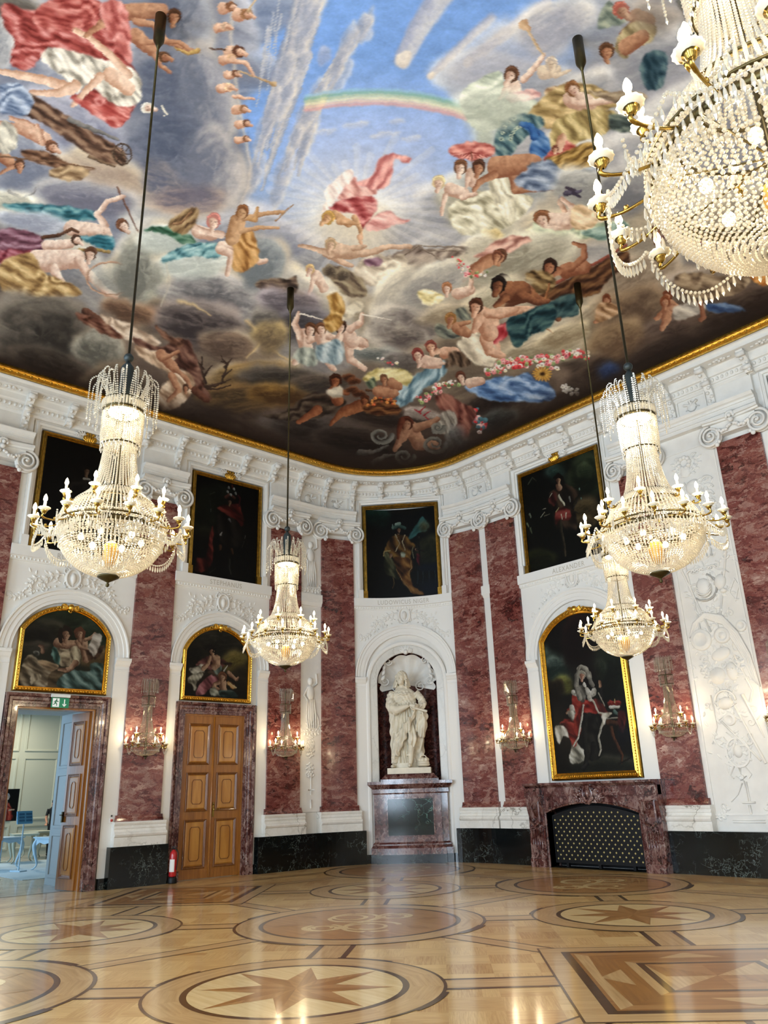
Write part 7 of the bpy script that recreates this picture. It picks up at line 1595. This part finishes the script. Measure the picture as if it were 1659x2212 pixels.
def paint_B(c):
    c.z(380,1340,9.217); F,D,S,CL=c.fill,c.drape,c.stroke,c.cloud
    CL((750,450,600,300,0),'#16140d','#3a382c',soft=10); CL((1150,800,260,180,-20),'#4a4018','#8a7838',soft=10); CL((350,700,240,260,0),'#0c0a06','#1f1a10',soft=10); CL((1300,1150,200,240,0),'#100d07','#2c2414',soft=8); CL((800,1300,700,260,0),'#0e0a06','#221a10',soft=10)
    D([(390,880),(560,740),(700,720),(900,760),(1000,840),(900,960),(700,1000),(500,900)],'#1c0d0a','#4a2420','#7c4c44',.2,.3); D([(260,960),(400,920),(520,860),(560,1020),(420,1050),(340,1080)],'#5a5448','#a09a88','#cfc8b4',.3,.35)
    D([(220,1210),(260,1110),(460,1040),(540,1080),(420,1230),(400,1370),(360,1380),(300,1260)],'#3c382c','#8a8470','#c2bca6',.9,.35); D([(390,1450),(480,1250),(700,1080),(860,1110),(840,1200),(680,1330),(560,1460),(420,1500)],'#3a1618','#7c4044','#b5787a',.9,.3)
    D([(640,1000),(900,960),(900,1110),(820,1120),(700,1080)],'#14100c','#2c2018','#4a3828',.3,.3); D([(740,980),(880,880),(900,1000),(800,1080)],'#1c2420','#4a564c','#7c887a',.9,.4)
    S([(800,780),(800,880),(760,920)],90,70,*SKW); S([(700,700),(760,760)],44,50,*SKW); S([(540,960),(640,860),(680,720)],50,28,*SKW,side=1); c.head(710,620,82,'#0f0a07',-.25,SKW)
    for k in range(9): a=-2.9+k*.4; S([(660+80*math.cos(a),600+90*math.sin(a)),(660+135*math.cos(a+.2),600+130*math.sin(a+.2))],18,6,'#0d0906')
    S([(1040,1040),(1120,1120),(1200,1180)],44,28,*SKW); S([(1190,1180),(1235,1140)],26,20,*SKW); D([(930,830),(1110,850),(1070,930),(1000,900)],'#140d08','#2c1c12','#3c2a1c',.3,.3); S([(950,1000),(1020,900)],16,8,'#8a8474','#c9c4b0')
    S([(920,1240),(930,1330),(960,1400)],84,60,*SKW); S([(860,1230),(760,1270),(740,1320),(840,1370)],42,30,*SKW); c.head(915,1130,84,'#5a3420',.05,SKW); D([(1000,1240),(1080,1220),(1200,1340),(1100,1360)],'#5a3014','#9c6a38','#c49a60',.6,.4); S([(1060,1240),(1190,1340)],8,14,'#a08a5c','#d8c898')
    D([(660,1360),(780,1340),(900,1480),(880,1510),(700,1480)],'#4a4a3c','#8c8c78','#b5b5a0',.4,.3); D([(860,1390),(1100,1400),(1220,1480),(1180,1540),(900,1520)],'#0c1412','#1f302c','#5c706a',.1,.3)
def paint_C(c):
    c.z(770,1070,8.295); F,D,S,CL=c.fill,c.drape,c.stroke,c.cloud
    CL((350,380,250,150,0),'#06140f','#16382c',soft=10); D([(930,700),(1150,380),(1210,420),(1290,500),(1250,620),(1100,660),(960,760)],'#12302c','#2c5a58','#3c7070',-.7,.15); CL((1200,560,90,90,0),'#3c3820','#6a6440',soft=8); CL((1280,980,190,280,0),'#171a0e','#37371f',soft=10)
    F([(1120,1230),(1500,1210),(1500,1330),(1120,1330)],'#080f1c',4); 
    for x in (1080,1180,1290,1400): S([(x,1350),(x+5,1440),(x,1560)],14,10,'#0c1420','#25352f')
    F([(1100,1560),(1500,1530),(1500,1740),(1200,1760)],'#060d1a',10)
    D([(480,980),(600,740),(700,690),(860,690),(960,790),(1040,900),(960,1000),(980,1150),(960,1340),(880,1390),(700,1240),(640,1080),(560,990)],'#180d05','#4a2e10','#8c6428',1.1,.25); D([(660,1090),(960,1120),(980,1340),(940,1360),(1000,1600),(1100,1660),(1200,1760),(980,1720),(800,1500),(700,1320)],'#1f0f05','#5c3514','#9c6e34',.9,.2)
    D([(490,1060),(560,1000),(700,1280),(760,1480),(680,1460),(600,1420),(510,1380)],'#10120a','#2a2c1a','#5a5a3c',1.2,.3); S([(700,1290),(800,1480),(900,1620),(970,1710)],8,8,'#5a4020','#a88450'); S([(960,1150),(975,1280),(920,1350)],8,8,'#6a4c24','#b5935c'); S([(640,1450),(670,1540),(640,1640)],10,6,'#3c2c14','#7a6234')
    S([(690,680),(720,760),(760,830),(690,980)],14,10,'#6a5a3c','#b5a684'); S([(850,690),(810,800),(860,960)],14,10,'#6a5a3c','#b5a684'); S([(480,1060),(500,990),(600,970)],16,12,'#6a5a34','#a0905c'); S([(1000,900),(980,960),(1010,1100)],12,8,'#4a4a34','#7c7c5c')
    S([(610,1050),(600,1080)],34,26,*SKV); S([(1050,950),(1110,970)],20,16,*SKW); D([(780,1000),(860,1000),(850,1090),(780,1080)],'#3c4434','#8c947c','#c2c8b0',.2,.4)
    S([(1100,740),(1110,900),(1130,1220)],16,12,'#050505','#17150f'); S([(1060,950),(1190,980)],14,16,'#070605','#1f1a14'); S([(1100,730),(1102,742)],20,16,'#151310','#3a362c'); D([(1070,1030),(1110,1040),(1110,1230),(1080,1200)],'#2c060c','#5a1420','#7a2430',1.2,.3)
    c.head(745,590,56,'#0c0806',.05,('#3a2417','#a9805e')); S([(650,560),(740,510),(850,560)],34,30,'#1c2c26','#3c5a50'); S([(700,490),(760,480)],30,26,'#5c7468','#a2b4a4'); S([(640,500),(640,570)],10,8,'#3c5048','#7a9084'); S([(730,640),(750,660)],22,10,'#1c100a')
def paint_D(c):
    c.z(1100,950,7.373); F,D,S,CL=c.fill,c.drape,c.stroke,c.cloud
    CL((1250,560,330,330,0),'#0d120a','#2c3520',soft=12); CL((1200,480,130,120,0),'#1a2214','#3c462c',soft=6); CL((740,520,140,130,0),'#13221c','#3a544a',soft=10); CL((1250,1150,260,220,-15),'#241d0e','#5c4a2c',soft=12); CL((1200,1300,160,90,0),'#2c2212','#8a6c44',soft=10,al=.6); CL((900,400,160,100,10),'#0a0d08','#1c2416',soft=8,al=.7)
    CL((480,1900,240,160,0),'#0c0e06','#25280f',soft=8); S([(320,1180),(340,1230)],18,8,'#3c4034','#6a705c'); S([(280,1330),(300,1380)],18,8,'#3c4430','#646c4c'); S([(330,1400),(350,1480)],16,8,'#2c3424','#5a6448'); S([(300,700),(360,600),(430,650)],12,6,'#20241a','#34382a')
    D([(620,900),(740,760),(900,700),(1060,780),(1110,860),(1020,1000),(1060,1180),(1080,1420),(980,1440),(740,1380),(700,1200)],'#070605','#1c140e','#3c2c1e',1.1,.2); D([(620,960),(700,820),(760,900),(720,1040)],'#160706','#361411','#5a2820',1.1,.3)
    D([(740,1120),(900,1080),(980,1140),(960,1260),(800,1280),(740,1340)],'#260a08','#5a1c18','#7c342c',.3,.3); S([(790,880),(830,950),(880,1030)],18,16,'#7a7460','#c2bca0'); S([(680,850),(640,910)],10,6,'#6a6656','#a09a84')
    S([(960,900),(970,980)],18,12,'#2c2c28','#66645a'); S([(830,1180),(840,1260)],9,6,'#8a8470','#bdb8a0'); S([(905,1150),(905,1240)],9,6,'#8a8470','#b0aa94'); S([(530,1100),(580,1090)],8,6,'#6a6450','#9c9680'); S([(500,1230),(560,1150)],10,6,'#5a5644','#8c8874'); S([(560,1210),(640,1170)],7,5,'#3c382c','#6a6654'); S([(740,1140),(790,1080)],10,10,'#6a5c3c','#a0905c')
    S([(810,1300),(840,1500),(880,1700),(890,1840)],26,16,'#141009','#3a3424'); S([(1090,960),(1020,1080)],10,10,'#0c0c0c','#3a3a34'); S([(1040,1130),(1100,1170)],10,6,'#0c0a08','#26221c'); S([(1120,760),(1125,790)],8,6,'#5a6c5c'); S([(1150,920),(1155,940)],10,6,'#4a6a5c')
    S([(780,720),(800,760)],40,46,*SKV); c.head(785,640,60,'#0c0806',.0,('#3a2418','#b58e68')); S([(720,600),(780,540),(850,590),(860,680)],26,22,'#0a0705')
def paint_St(c):
    c.z(400,1000,7.9); F,D,S,CL=c.fill,c.drape,c.stroke,c.cloud
    CL((320,900,170,340,0),'#0a0d06','#1f2412',soft=12); CL((320,1180,160,60,0),'#161509','#3a3820',soft=10,al=.7); CL((500,600,260,240,0),'#0a0e08','#1a2216',soft=12,al=.7)
    D([(430,1180),(470,1100),(460,1600),(400,1800),(300,1850),(170,1840),(200,1620),(340,1600)],'#140303','#3a0c0a','#7a2c22',.9,.2); D([(550,780),(640,710),(740,720),(900,700),(940,780),(1000,1000),(900,1100),(700,900)],'#180403','#4a100c','#7c3026',.4,.2)
    D([(560,880),(700,880),(900,1000),(960,1200),(900,1420),(640,1400),(560,1200)],'#040303','#0e0b08','#221c16',1.1,.2); S([(740,960),(770,1010)],24,12,'#3c3c3c','#7c7c78'); S([(600,1230),(625,1190)],18,10,'#5c5a54','#a8a69c'); S([(1020,1240),(1010,1300)],9,5,'#3a3a34','#66645c'); S([(1000,1340),(960,1450)],10,4,'#1c1c18','#3a3a32')
    S([(590,1420),(590,1480)],30,18,'#2c1a0e','#5a3a20'); S([(790,1480),(800,1540)],26,18,'#2c1a0e','#5a4020'); S([(750,1640),(750,1800),(770,1900)],16,12,'#121410','#34362e'); S([(420,1870),(520,1800)],14,6,'#0c0d0a','#2c2e24')
    S([(410,640),(430,820)],14,12,'#0a0c0a','#2c322c'); S([(430,790),(435,830)],9,8,'#3a4440','#6c7a74'); S([(500,500),(420,540)],8,6,'#1c201a','#3a4234')
    c.head(750,660,50,'#0c0705',.05,('#2e1c12','#a07a58')); S([(690,580),(760,540),(830,600)],30,26,'#2a140e','#5c3428')
    for a,b in ((735,420),(720,490),(820,440),(855,520),(770,540)): S([(a,b),(a+8,b+14)],24,16,'#4a4a46','#aeb0a8')
    S([(900,560),(930,600),(910,740)],20,14,'#20080a','#451418'); S([(790,380),(800,420)],18,12,'#2c0a0a','#5a1c1a')
def paint_Ru(c):
    c.z(0,760,2.676); F,D,S,CL=c.fill,c.drape,c.stroke,c.cloud
    CL((480,900,120,160,0),'#0a0806','#1a1510',soft=10); D([(440,760),(500,730),(560,760),(600,880),(560,1000),(420,1000),(380,850)],'#060505','#14110e','#2c261f',1.2,.2); S([(485,735),(515,738)],8,6,'#8a8478','#c9c2b0'); c.head(498,690,24,'#0a0705',.05,('#3a2418','#b58c66'))
    S([(380,770),(470,760)],12,10,'#161210','#2c2620')
def paint_lD(c):
    c.z(1150,1300,5.528); F,D,S,CL=c.fill,c.drape,c.stroke,c.cloud
    CL((320,760,220,330,0),'#1a2822','#5a6c5c',soft=10); CL((370,990,130,110,0),'#4a4a1c','#9c9a44',soft=8); CL((290,720,120,60,0),'#3a4a42','#8a988a',soft=6,al=.6); CL((280,1050,110,140,0),'#0d0a06','#241a10',soft=6); CL((350,450,240,180,20),'#070504','#140e0b',soft=10); CL((560,450,200,330,0),'#0d0605','#24110e',soft=12); CL((900,900,230,340,0),'#0a0d08','#1f261c',soft=12); CL((820,800,60,130,0),'#1c2418','#4a5642',soft=8,al=.7)
    CL((720,1950,560,120,0),'#14150e','#3a3a2c',soft=8); CL((300,1800,200,300,0),'#0c0a07','#1f1911',soft=8); F([(430,380),(730,380),(760,1000),(480,1000)],'#120907',12,al=.7)
    D([(470,1500),(560,1700),(640,1790),(620,1900),(480,1930),(450,1850),(480,1720)],'#4a463a','#a8a28e','#e2dccb',.9,.22); D([(280,1500),(350,1470),(440,1510),(460,1620),(380,1600),(340,1700),(300,1640)],'#5a5448','#b8b09c','#ece6d6',1.3,.3)
    D([(340,1460),(430,1390),(560,1450),(600,1300),(640,1100),(560,1110),(490,1100),(480,1230),(420,1300),(500,1400)],'#300806','#7c1e16','#b54434',.9,.17); D([(350,1450),(480,1430),(600,1500),(540,1690),(500,1730),(460,1640),(420,1520)],'#2c0705','#741a14','#aa3c2e',.6,.17)
    D([(490,1120),(580,1100),(660,1180),(640,1300),(590,1480),(560,1600),(500,1500),(560,1300)],'#2c0705','#7a1c14','#b04030',1.3,.2); D([(640,1180),(760,1180),(800,1300),(740,1340),(640,1350)],'#4a0c08','#96241a','#c0463a',.5,.2); D([(740,1160),(820,1180),(900,1300),(960,1330),(840,1360),(780,1280)],'#24100e','#5a1c18','#8c3a30',.9,.2)
    D([(600,1350),(720,1330),(800,1400),(820,1600),(820,1860),(680,1880),(650,1800),(610,1600)],'#040404','#100f0d','#26231e',1.4,.15); S([(640,1360),(635,1600),(660,1860),(640,1960)],34,24,'#060606','#24221e'); S([(620,1985),(670,1930)],28,18,'#050505','#2a2824'); S([(740,1700),(720,1870)],36,26,'#050505','#1c1a17')
    S([(620,1230),(600,1400),(560,1620),(500,1720)],13,10,'#8c8674','#e9e4d4'); S([(730,1170),(800,1320),(860,1340),(950,1330)],13,11,'#8c8674','#ddd6c4'); S([(880,1370),(830,1500),(800,1620),(830,1760),(810,1830)],18,9,'#7c7664','#d0cab8'); D([(840,1340),(950,1320),(900,1400),(860,1470)],'#7c7664','#c9c2ae','#ece6d6',.9,.3)
    S([(500,1080),(550,1100)],30,30,'#8c8678','#ece8dc'); S([(660,1060),(700,1110),(740,1090),(750,1060)],36,32,'#8c8678','#e6e0d2'); S([(690,1130),(700,1165)],30,26,'#8c8678','#e0dacb'); 
    for x,y in ((520,1095),(690,1080),(740,1100),(700,1150),(615,1300),(595,1450),(560,1600),(820,1520)): S([(x,y),(x+1,y+4)],5,4,'#2a241c')
    D([(540,1010),(600,1000),(650,1080),(640,1180),(600,1200),(550,1120)],'#2c2a24','#57534a','#8f8a7c',1.2,.3); S([(540,880),(535,1000),(575,1150)],28,34,'#4a463e','#a09a8a'); S([(685,860),(705,960),(730,1000)],30,26,'#4a463e','#9c9686'); c.head(603,880,46,'#8a8474',.05,('#7a4c38','#dcae90')); S([(558,800),(600,775),(655,805),(680,900)],24,26,'#5c574c','#b5af9e'); S([(570,790),(548,860),(545,940)],20,22,'#5c574c','#aba593')
    S([(630,985),(640,1010)],24,16,'#a8a294','#ece8da'); S([(480,1260),(500,1320)],34,26,'#7c7668','#d9d2c2'); S([(450,1310),(420,1330)],20,12,*SKW); D([(430,1320),(520,1300),(510,1400),(480,1410)],'#3a342a','#8a8474','#e0dac8',.9,.4); S([(820,1010),(815,950)],20,16,*SKW); S([(840,1180),(840,1040)],30,22,'#0a0908','#24211d'); S([(800,1090),(830,1150),(870,1240)],9,7,'#6a6454','#b5ae9c')
    for dx in (-45,0,45): CL((990+dx,1210,36,34,0),'#5a100c','#b03a30',soft=1)
    S([(940,1255),(1040,1255)],20,18,'#8c8678','#ece8da'); S([(990,1160),(990,1200)],6,8,'#8a7a4c','#cdb878'); S([(900,1395),(1030,1385)],10,10,'#4a4438','#a8a294'); S([(990,1310),(1030,1340)],26,18,'#24342f','#6a857c')
    S([(940,1440),(970,1600),(1040,1740),(1080,1830),(1070,1920)],26,14,'#1c100a','#6a3c24'); S([(920,1440),(1040,1450)],34,26,'#1a0f09','#5a3420'); D([(1040,1300),(1120,1340),(1100,1560),(1040,1500)],'#20080a','#4a1a18','#6e2c26',1.1,.2); S([(1040,1930),(1180,1860)],12,8,'#0a0806','#241c14'); CL((1090,1600,60,120,0),'#080a14','#171a26',soft=8,al=.7)
picture('dark portrait of a pale-faced man, behind the large left chandelier',bayA,.99,6.555,9.18,9.18,.1,[(101.5,941.6),(271.9,985.7),(70.3,1181.8),(251.2,1212.4)],paint_Ru,'#070605',False,cmat='canvasdark')
picture('very dark portrait of a plumed man in a red cloak, above the closed double door',bayB,.99,6.555,9.18,9.18,.1,[(423.9,1025.1),(557.5,1059.7),(411.6,1239.6),(551.8,1263.3)],paint_St,'#060605',False,cmat='canvasdark',gain=.75)
picture('dark portrait of a turbaned man in golden robes holding a sword, above the statue niche',bayC,1.1,6.555,9.21,9.21,.1,[(789.3,1102.4),(938.3,1092.7),(793.6,1293.3),(948.8,1284.9)],paint_C,'#060706',False,cmat='canvasdark',gain=.8)
picture('dark portrait of an armoured man against a stormy landscape, above the fireplace bay',7.80,1.2,6.555,9.2,9.2,.1,[(1125.4,1031.),(1285.2,970.),(1144.8,1238.),(1314.,1191.)],paint_D,'#070806',False,cmat='canvasdark',gain=.95)
picture('gilt framed dark picture cut off by the right edge of the photo',14.22,1.2,6.555,9.2,9.2,.1,None,lambda c:None,'#080808',False,cmat='canvasdark')
picture('arched painting of a woman with a child holding a paper, above the open doorway',-6.06,.93,3.66,4.88,5.43,.1,[(59.4,1309.3),(233.5,1330.7),(37.2,1481.1),(218.5,1492.0)],paint_A,'#1c1d14',ppm=130,gain=.82)
picture('arched painting of a woman resting her chin on her hand, above the closed double door',-2.55,.91,3.66,4.78,5.41,.1,[(405.1,1353.6),(536.6,1369.7),(396.6,1502.8),(532.3,1511.0)],paint_B,'#14120b',ppm=120,gain=.82)
picture('tall arched portrait of a long-wigged man in a red robe, over the fireplace',7.915,1.135,1.74,4.86,5.47,.15,[(1173.7,1343.0),(1328.8,1309.3),(1206.5,1671.2),(1375.7,1663.3)],paint_lD,'#0e0d0a',ppm=120,t0=.03,gain=.82)
# ------------------------------------------------------------------ the room beyond the open door
NX0,NX1=-29.,-18.3; NY0,NY1=2.,16.
M['nextfloor']=plain('pale_boards','#b5b0a4',.25,noise=.1,nscale=3,coat=.3); M['whiteblue']=plain('pale_blue_lacquer','#bcd3e2',.4); M['wallpaint']=plain('warm_grey_panelling','#b7b7a4',.6)
w=MB(); w.box(((NX0+WX-.3)/2,(NY0+NY1)/2,-.05),(WX-.3-NX0,NY1-NY0,.1)); struct(w,'floor_next_room',M['nextfloor'])
w=MB(); w.box((NX0-.1,(NY0+NY1)/2,2.6),(.2,NY1-NY0,5.4))
mp=lambda s,z,t:(NX0+t,s,z)
y=6.2
for i in range(7):
    y0=5.+i*1.35
    for z0,z1 in ((.2,.95),(1.1,3.1),(3.3,4.6)): sweep(w,[(y0+.1,z0),(y0+.1,z1),(y0+1.25,z1),(y0+1.25,z0)],[(0,0),(0,.03),(-.05,.03),(-.07,0)],closed=True,mapf=mp)
struct(w,'wall_next_room_back',M['wallpaint'])
w=MB(); w.box(((NX0+NX1)/2,NY0-.1,2.6),(NX1-NX0,.2,5.4)); w.box(((NX0+NX1)/2,NY1+.1,2.6),(NX1-NX0,.2,5.4)); w.box((NX1+.05,(NY0+yA-.2)/2,2.6),(.1,yA-.2-NY0,5.4)); w.box((NX1+.05,(yB+.2+NY1)/2,2.6),(.1,NY1-yB-.2,5.4)); w.box((NX1+.05,(yA+yB)/2,4.45),(.1,yB-yA+.5,1.8)); struct(w,'wall_next_room_sides',M['wallpaint'])
w=MB(); w.box(((NX0+NX1)/2,(NY0+NY1)/2,5.2),(NX1-NX0,NY1-NY0,.2)); struct(w,'ceiling_next_room',M['stucco'])
w=MB(); w.box((-22.8,8.6,.004),(6.2,4.2,.008)); o=w.build('carpet',plain('pale_blue_rug','#b9c8cf',.9)); o['label']='pale blue-grey rug under the tables in the next room'; o['category']='rug'
def cabriole(mb,x,y,h,dx,dy):
    mb.tube(curve([(x,y,h),(x+.05*dx,y+.05*dy,h-.14),(x+.02*dx,y+.02*dy,h*.5),(x-.03*dx,y-.03*dy,.14),(x+.01*dx,y+.01*dy,.04),(x+.06*dx,y+.06*dy,.0)],5),[.045]*5+[.05]*4+[.045,.042,.04,.036,.032,.028,.024,.022,.02,.019,.018,.018,.018,.019,.02,.022,.025],8)
def table(lab,loc,rz,L=1.1,Wd=.7,h=.78,mat='whiteblue'):
    t=thing('side_table',lab,'table',loc,rz,'tables in the next room')
    mb=MB(); mb.box((0,0,h-.015),(L,Wd,.03)); mb.box((0,0,h-.045),(L-.06,Wd-.06,.03)); mb.build('tabletop',M[mat],t)
    mb=MB(); P=[(-L/2+.06,h-.06),(L/2-.06,h-.06),(L/2-.1,h-.2),(L/4,h-.13),(0,h-.17),(-L/4,h-.13),(-L/2+.1,h-.2)]
    for y in (-Wd/2+.05,Wd/2-.07): mb.add([(x,y,z) for x,z in P]+[(x,y+.02,z) for x,z in P],[tuple(range(7)),tuple(range(7,14))[::-1]]+[(i,(i+1)%7,(i+1)%7+7,i+7) for i in range(7)])
    mb.build('apron',M[mat],t)
    for sx in (-1,1):
        for sy in (-1,1): mb=MB(); cabriole(mb,sx*(L/2-.09),sy*(Wd/2-.08),h-.05,sx,sy); mb.build('leg',M[mat],t)
table('pale blue table with curved legs nearest the doorway reveal in the next room',(-21.9,7.95,.009),.1)
table('pale table with curved legs at the left edge of the open doorway',(-23.6,7.1,.009),.3)
table('grey table with curved legs further back in the next room',(-25.6,8.35,.009),-.2,mat='wallpaint')
table('grey table in the shade at the back of the next room',(-27.2,9.35,.009),.15,mat='wallpaint')
t=thing('reading_stand','pale blue reading stand with a printed panel in the next room','reading stand',(-22.2,7.2,.009),PI/2+.3)
mb=MB(); mb.tube([(0,0,.0),(0,0,1.1)],.018,8); mb.build('post',M['whiteblue'],t); mb=MB(); mb.add([(-.22,-.05,1.12),(.22,-.05,1.12),(.28,.1,1.42),(-.16,.1,1.42),(-.22,-.03,1.11),(.22,-.03,1.11),(.28,.12,1.41),(-.16,.12,1.41)],[(0,1,2,3),(7,6,5,4),(0,4,5,1),(1,5,6,2),(2,6,7,3),(3,7,4,0)]); mb.build('board',plain('blue_print_board','#5fa0cc',.5),t)
mb=MB()
for k in range(3):
    for x0,x1 in ((-.17,-.01),(.03,.2)):
        z=1.17+k*.075; f=lambda x,z:(x+(z-1.12)*.2,-.05+(z-1.12)*.5-.004,z); mb.add([f(x0,z),f(x1,z),f(x1,z+.05),f(x0,z+.05)],[(0,1,2,3)])
mb.build('printed_lines',plain('dark_blue_print','#2f6390',.6),t)
mb=MB(); mb.add([(-.1,-.2,0),(.1,-.2,0),(.1,-.2,.03),(-.1,-.2,.03),(-.1,.2,0),(.1,.2,0),(.1,.2,.03),(-.1,.2,.03)],[(0,1,2,3),(7,6,5,4),(0,4,5,1),(1,5,6,2),(2,6,7,3),(3,7,4,0)]); mb.build('foot',M['whiteblue'],t)
# small portrait board
t=thing('portrait_board','black portrait board showing a figure in a red robe, in the next room','display board',(-26.5,7.98,0),PI/2)
cvp=Cv(70,90,'#0b0a0a',[(0,0),(70,0),(0,90),(70,90)]); cvp.drape([(14,88),(22,50),(36,36),(50,48),(58,88)],'#5a0f0a','#a82c1c','#d85a3c',1.2,.3); cvp.head(36,22,9,'#8a8078',.0,('#8a5a44','#d8ac90')); cvp.stroke([(48,60),(60,58)],3,2,'#c09070'); cvp.stroke([(20,66),(32,70)],3,2,'#c09070'); cvp.finish(.5)
Ap=cvp.linear(); gx2,gz2=np.meshgrid(np.linspace(-.35,.35,70),np.linspace(1.15,2.02,90)); painted_grid('picture',np.stack([gx2,np.full(gx2.shape,-.021),gz2],-1),Ap[::-1],M['canvas'],t)
mb=MB(); mb.box((0,0,1.585),(.74,.04,.92)); mb.build('backing',plain('black_board','#0c0c0d',.5),t); mb=MB(); mb.box((.0,.02,.56),(.05,.03,1.12)); mb.box((0,.02,.01),(.5,.3,.02)); mb.build('stand',M['wallpaint'],t)
t=thing('notice_board','pale pink notice board at the left edge of the open doorway','notice board',(-20.4,6.03,0),PI/2)
mb=MB(); mb.box((0,0,1.25),(.32,.03,.85)); mb.build('panel',plain('pink_panel','#d9b3a2',.6),t); mb=MB(); mb.box((0,.02,.42),(.04,.03,.84)); mb.box((0,.02,.01),(.36,.3,.02)); mb.build('post',M['wallpaint'],t)
mb=MB()
for k in range(5): mb.box((-.02+.01*k,-.018,1.5-.09*k),(.2,.004,.03))
mb.build('print',plain('brown_print','#7a4a40',.6),t)
# visitor in black behind the tables
pm=MB()
loft(pm,[(.86,0,0,.17,.12),(1.0,0,0,.165,.115),(1.15,.0,.01,.15,.11),(1.32,0,.02,.18,.12),(1.42,0,.02,.2,.11),(1.48,0,.02,.12,.08)]); 
for sg in (1,-1):
    pm.tube(curve([(sg*.09,0,.95),(sg*.1,-.02,.52),(sg*.1,.02,.08)]),[.095-.0015*i for i in range(33)],12); pm.ell((sg*.1,-.06,.04),(.045,.12,.04))
    pm.tube(curve([(sg*.2,.02,1.42),(sg*.25,-.02,1.15),(sg*.2,-.2,.98)]),[.052-.0007*i for i in range(33)],10); hand(pm,(sg*.2,-.22,.97),(0,-1,-.2),(0,-.2,1),1.,side=-sg,curl=.5)
head(pm,(0,-.01,1.62),1.,0)
me=remesh(pm,.012,None,1,'visitor')
n=len(me.vertices); co=np.zeros(n*3,np.float32); me.vertices.foreach_get('co',co); co=co.reshape(-1,3)
for m_ in (plain('black_clothes','#0d0d10',.8),plain('person_skin','#b98468',.6),plain('dark_hair','#241810',.6)): me.materials.append(m_)
for p in me.polygons:
    x,y,z=co[p.vertices[0]]; arm=abs(x)>.19 and z<1.3 and z>.8
    p.material_index=2 if (z>1.62 and (y>-.06 or z>1.70)) else (1 if (z>1.5 or (arm and z<1.22)) else 0)
t=thing('person','person in black clothes bending over a table in the next room','person',(-27.9,10.0,.0),1.2,None)
o=link('body',me,t)
area('next_room_spot',(-27.6,8.2,4.9),(0,-.3,0),(.8,1.2),NXP,(1.,.93,.78)); area('next_room_window',(-23.5,NY0+.3,2.4),(PI/2,0,0),(4.,3.4),NXW,(.45,.72,1.))
# ------------------------------------------------------------------ daylight, sky, camera
wd=bpy.data.worlds.new('sky'); scn.world=wd; wd.use_nodes=True; nt=wd.node_tree; bg=nt.nodes['Background']
bg.inputs[0].default_value=(.62,.78,1.,1); bg.inputs[1].default_value=1.6
for i,c in enumerate(wins): area('window_daylight_%d'%(i+1),(c,YS-.9,(wz0+wz1)/2),(PI/2,0,0),(ww,wz1-wz0),WINP,(.66,.83,1.))
cd=bpy.data.cameras.new('camera'); cam=bpy.data.objects.new('camera',cd); COL.objects.link(cam); scn.camera=cam
f,pi_,ro,yaw=1680.33,0.3463373,-0.0309698,-0.8398614
fw=Vector((math.sin(yaw)*math.cos(pi_),math.cos(yaw)*math.cos(pi_),math.sin(pi_)))
r0=Vector((math.cos(yaw),-math.sin(yaw),0)); u0=r0.cross(fw)
r_=r0*math.cos(ro)+u0*math.sin(ro); u_=-r0*math.sin(ro)+u0*math.cos(ro)
cam.matrix_world=Matrix(((r_.x,u_.x,-fw.x,0),(r_.y,u_.y,-fw.y,0),(r_.z,u_.z,-fw.z,1.6),(0,0,0,1)))
cd.sensor_fit='VERTICAL'; cd.sensor_height=36; cd.sensor_width=27; cd.lens=f/2212*36; cd.clip_start=.05; cd.clip_end=200
vs=scn.view_settings; vs.view_transform='Standard'; vs.look='None'; vs.exposure=EXPO; vs.gamma=1; vs.use_curve_mapping=False
cy=scn.cycles; cy.max_bounces=6; cy.diffuse_bounces=3; cy.glossy_bounces=2; cy.transmission_bounces=2; cy.transparent_max_bounces=6; cy.sample_clamp_indirect=4; cy.sample_clamp_direct=0
cy.use_denoising=True; cy.caustics_reflective=False; cy.caustics_refractive=False; cy.use_adaptive_sampling=True; cy.adaptive_threshold=.07
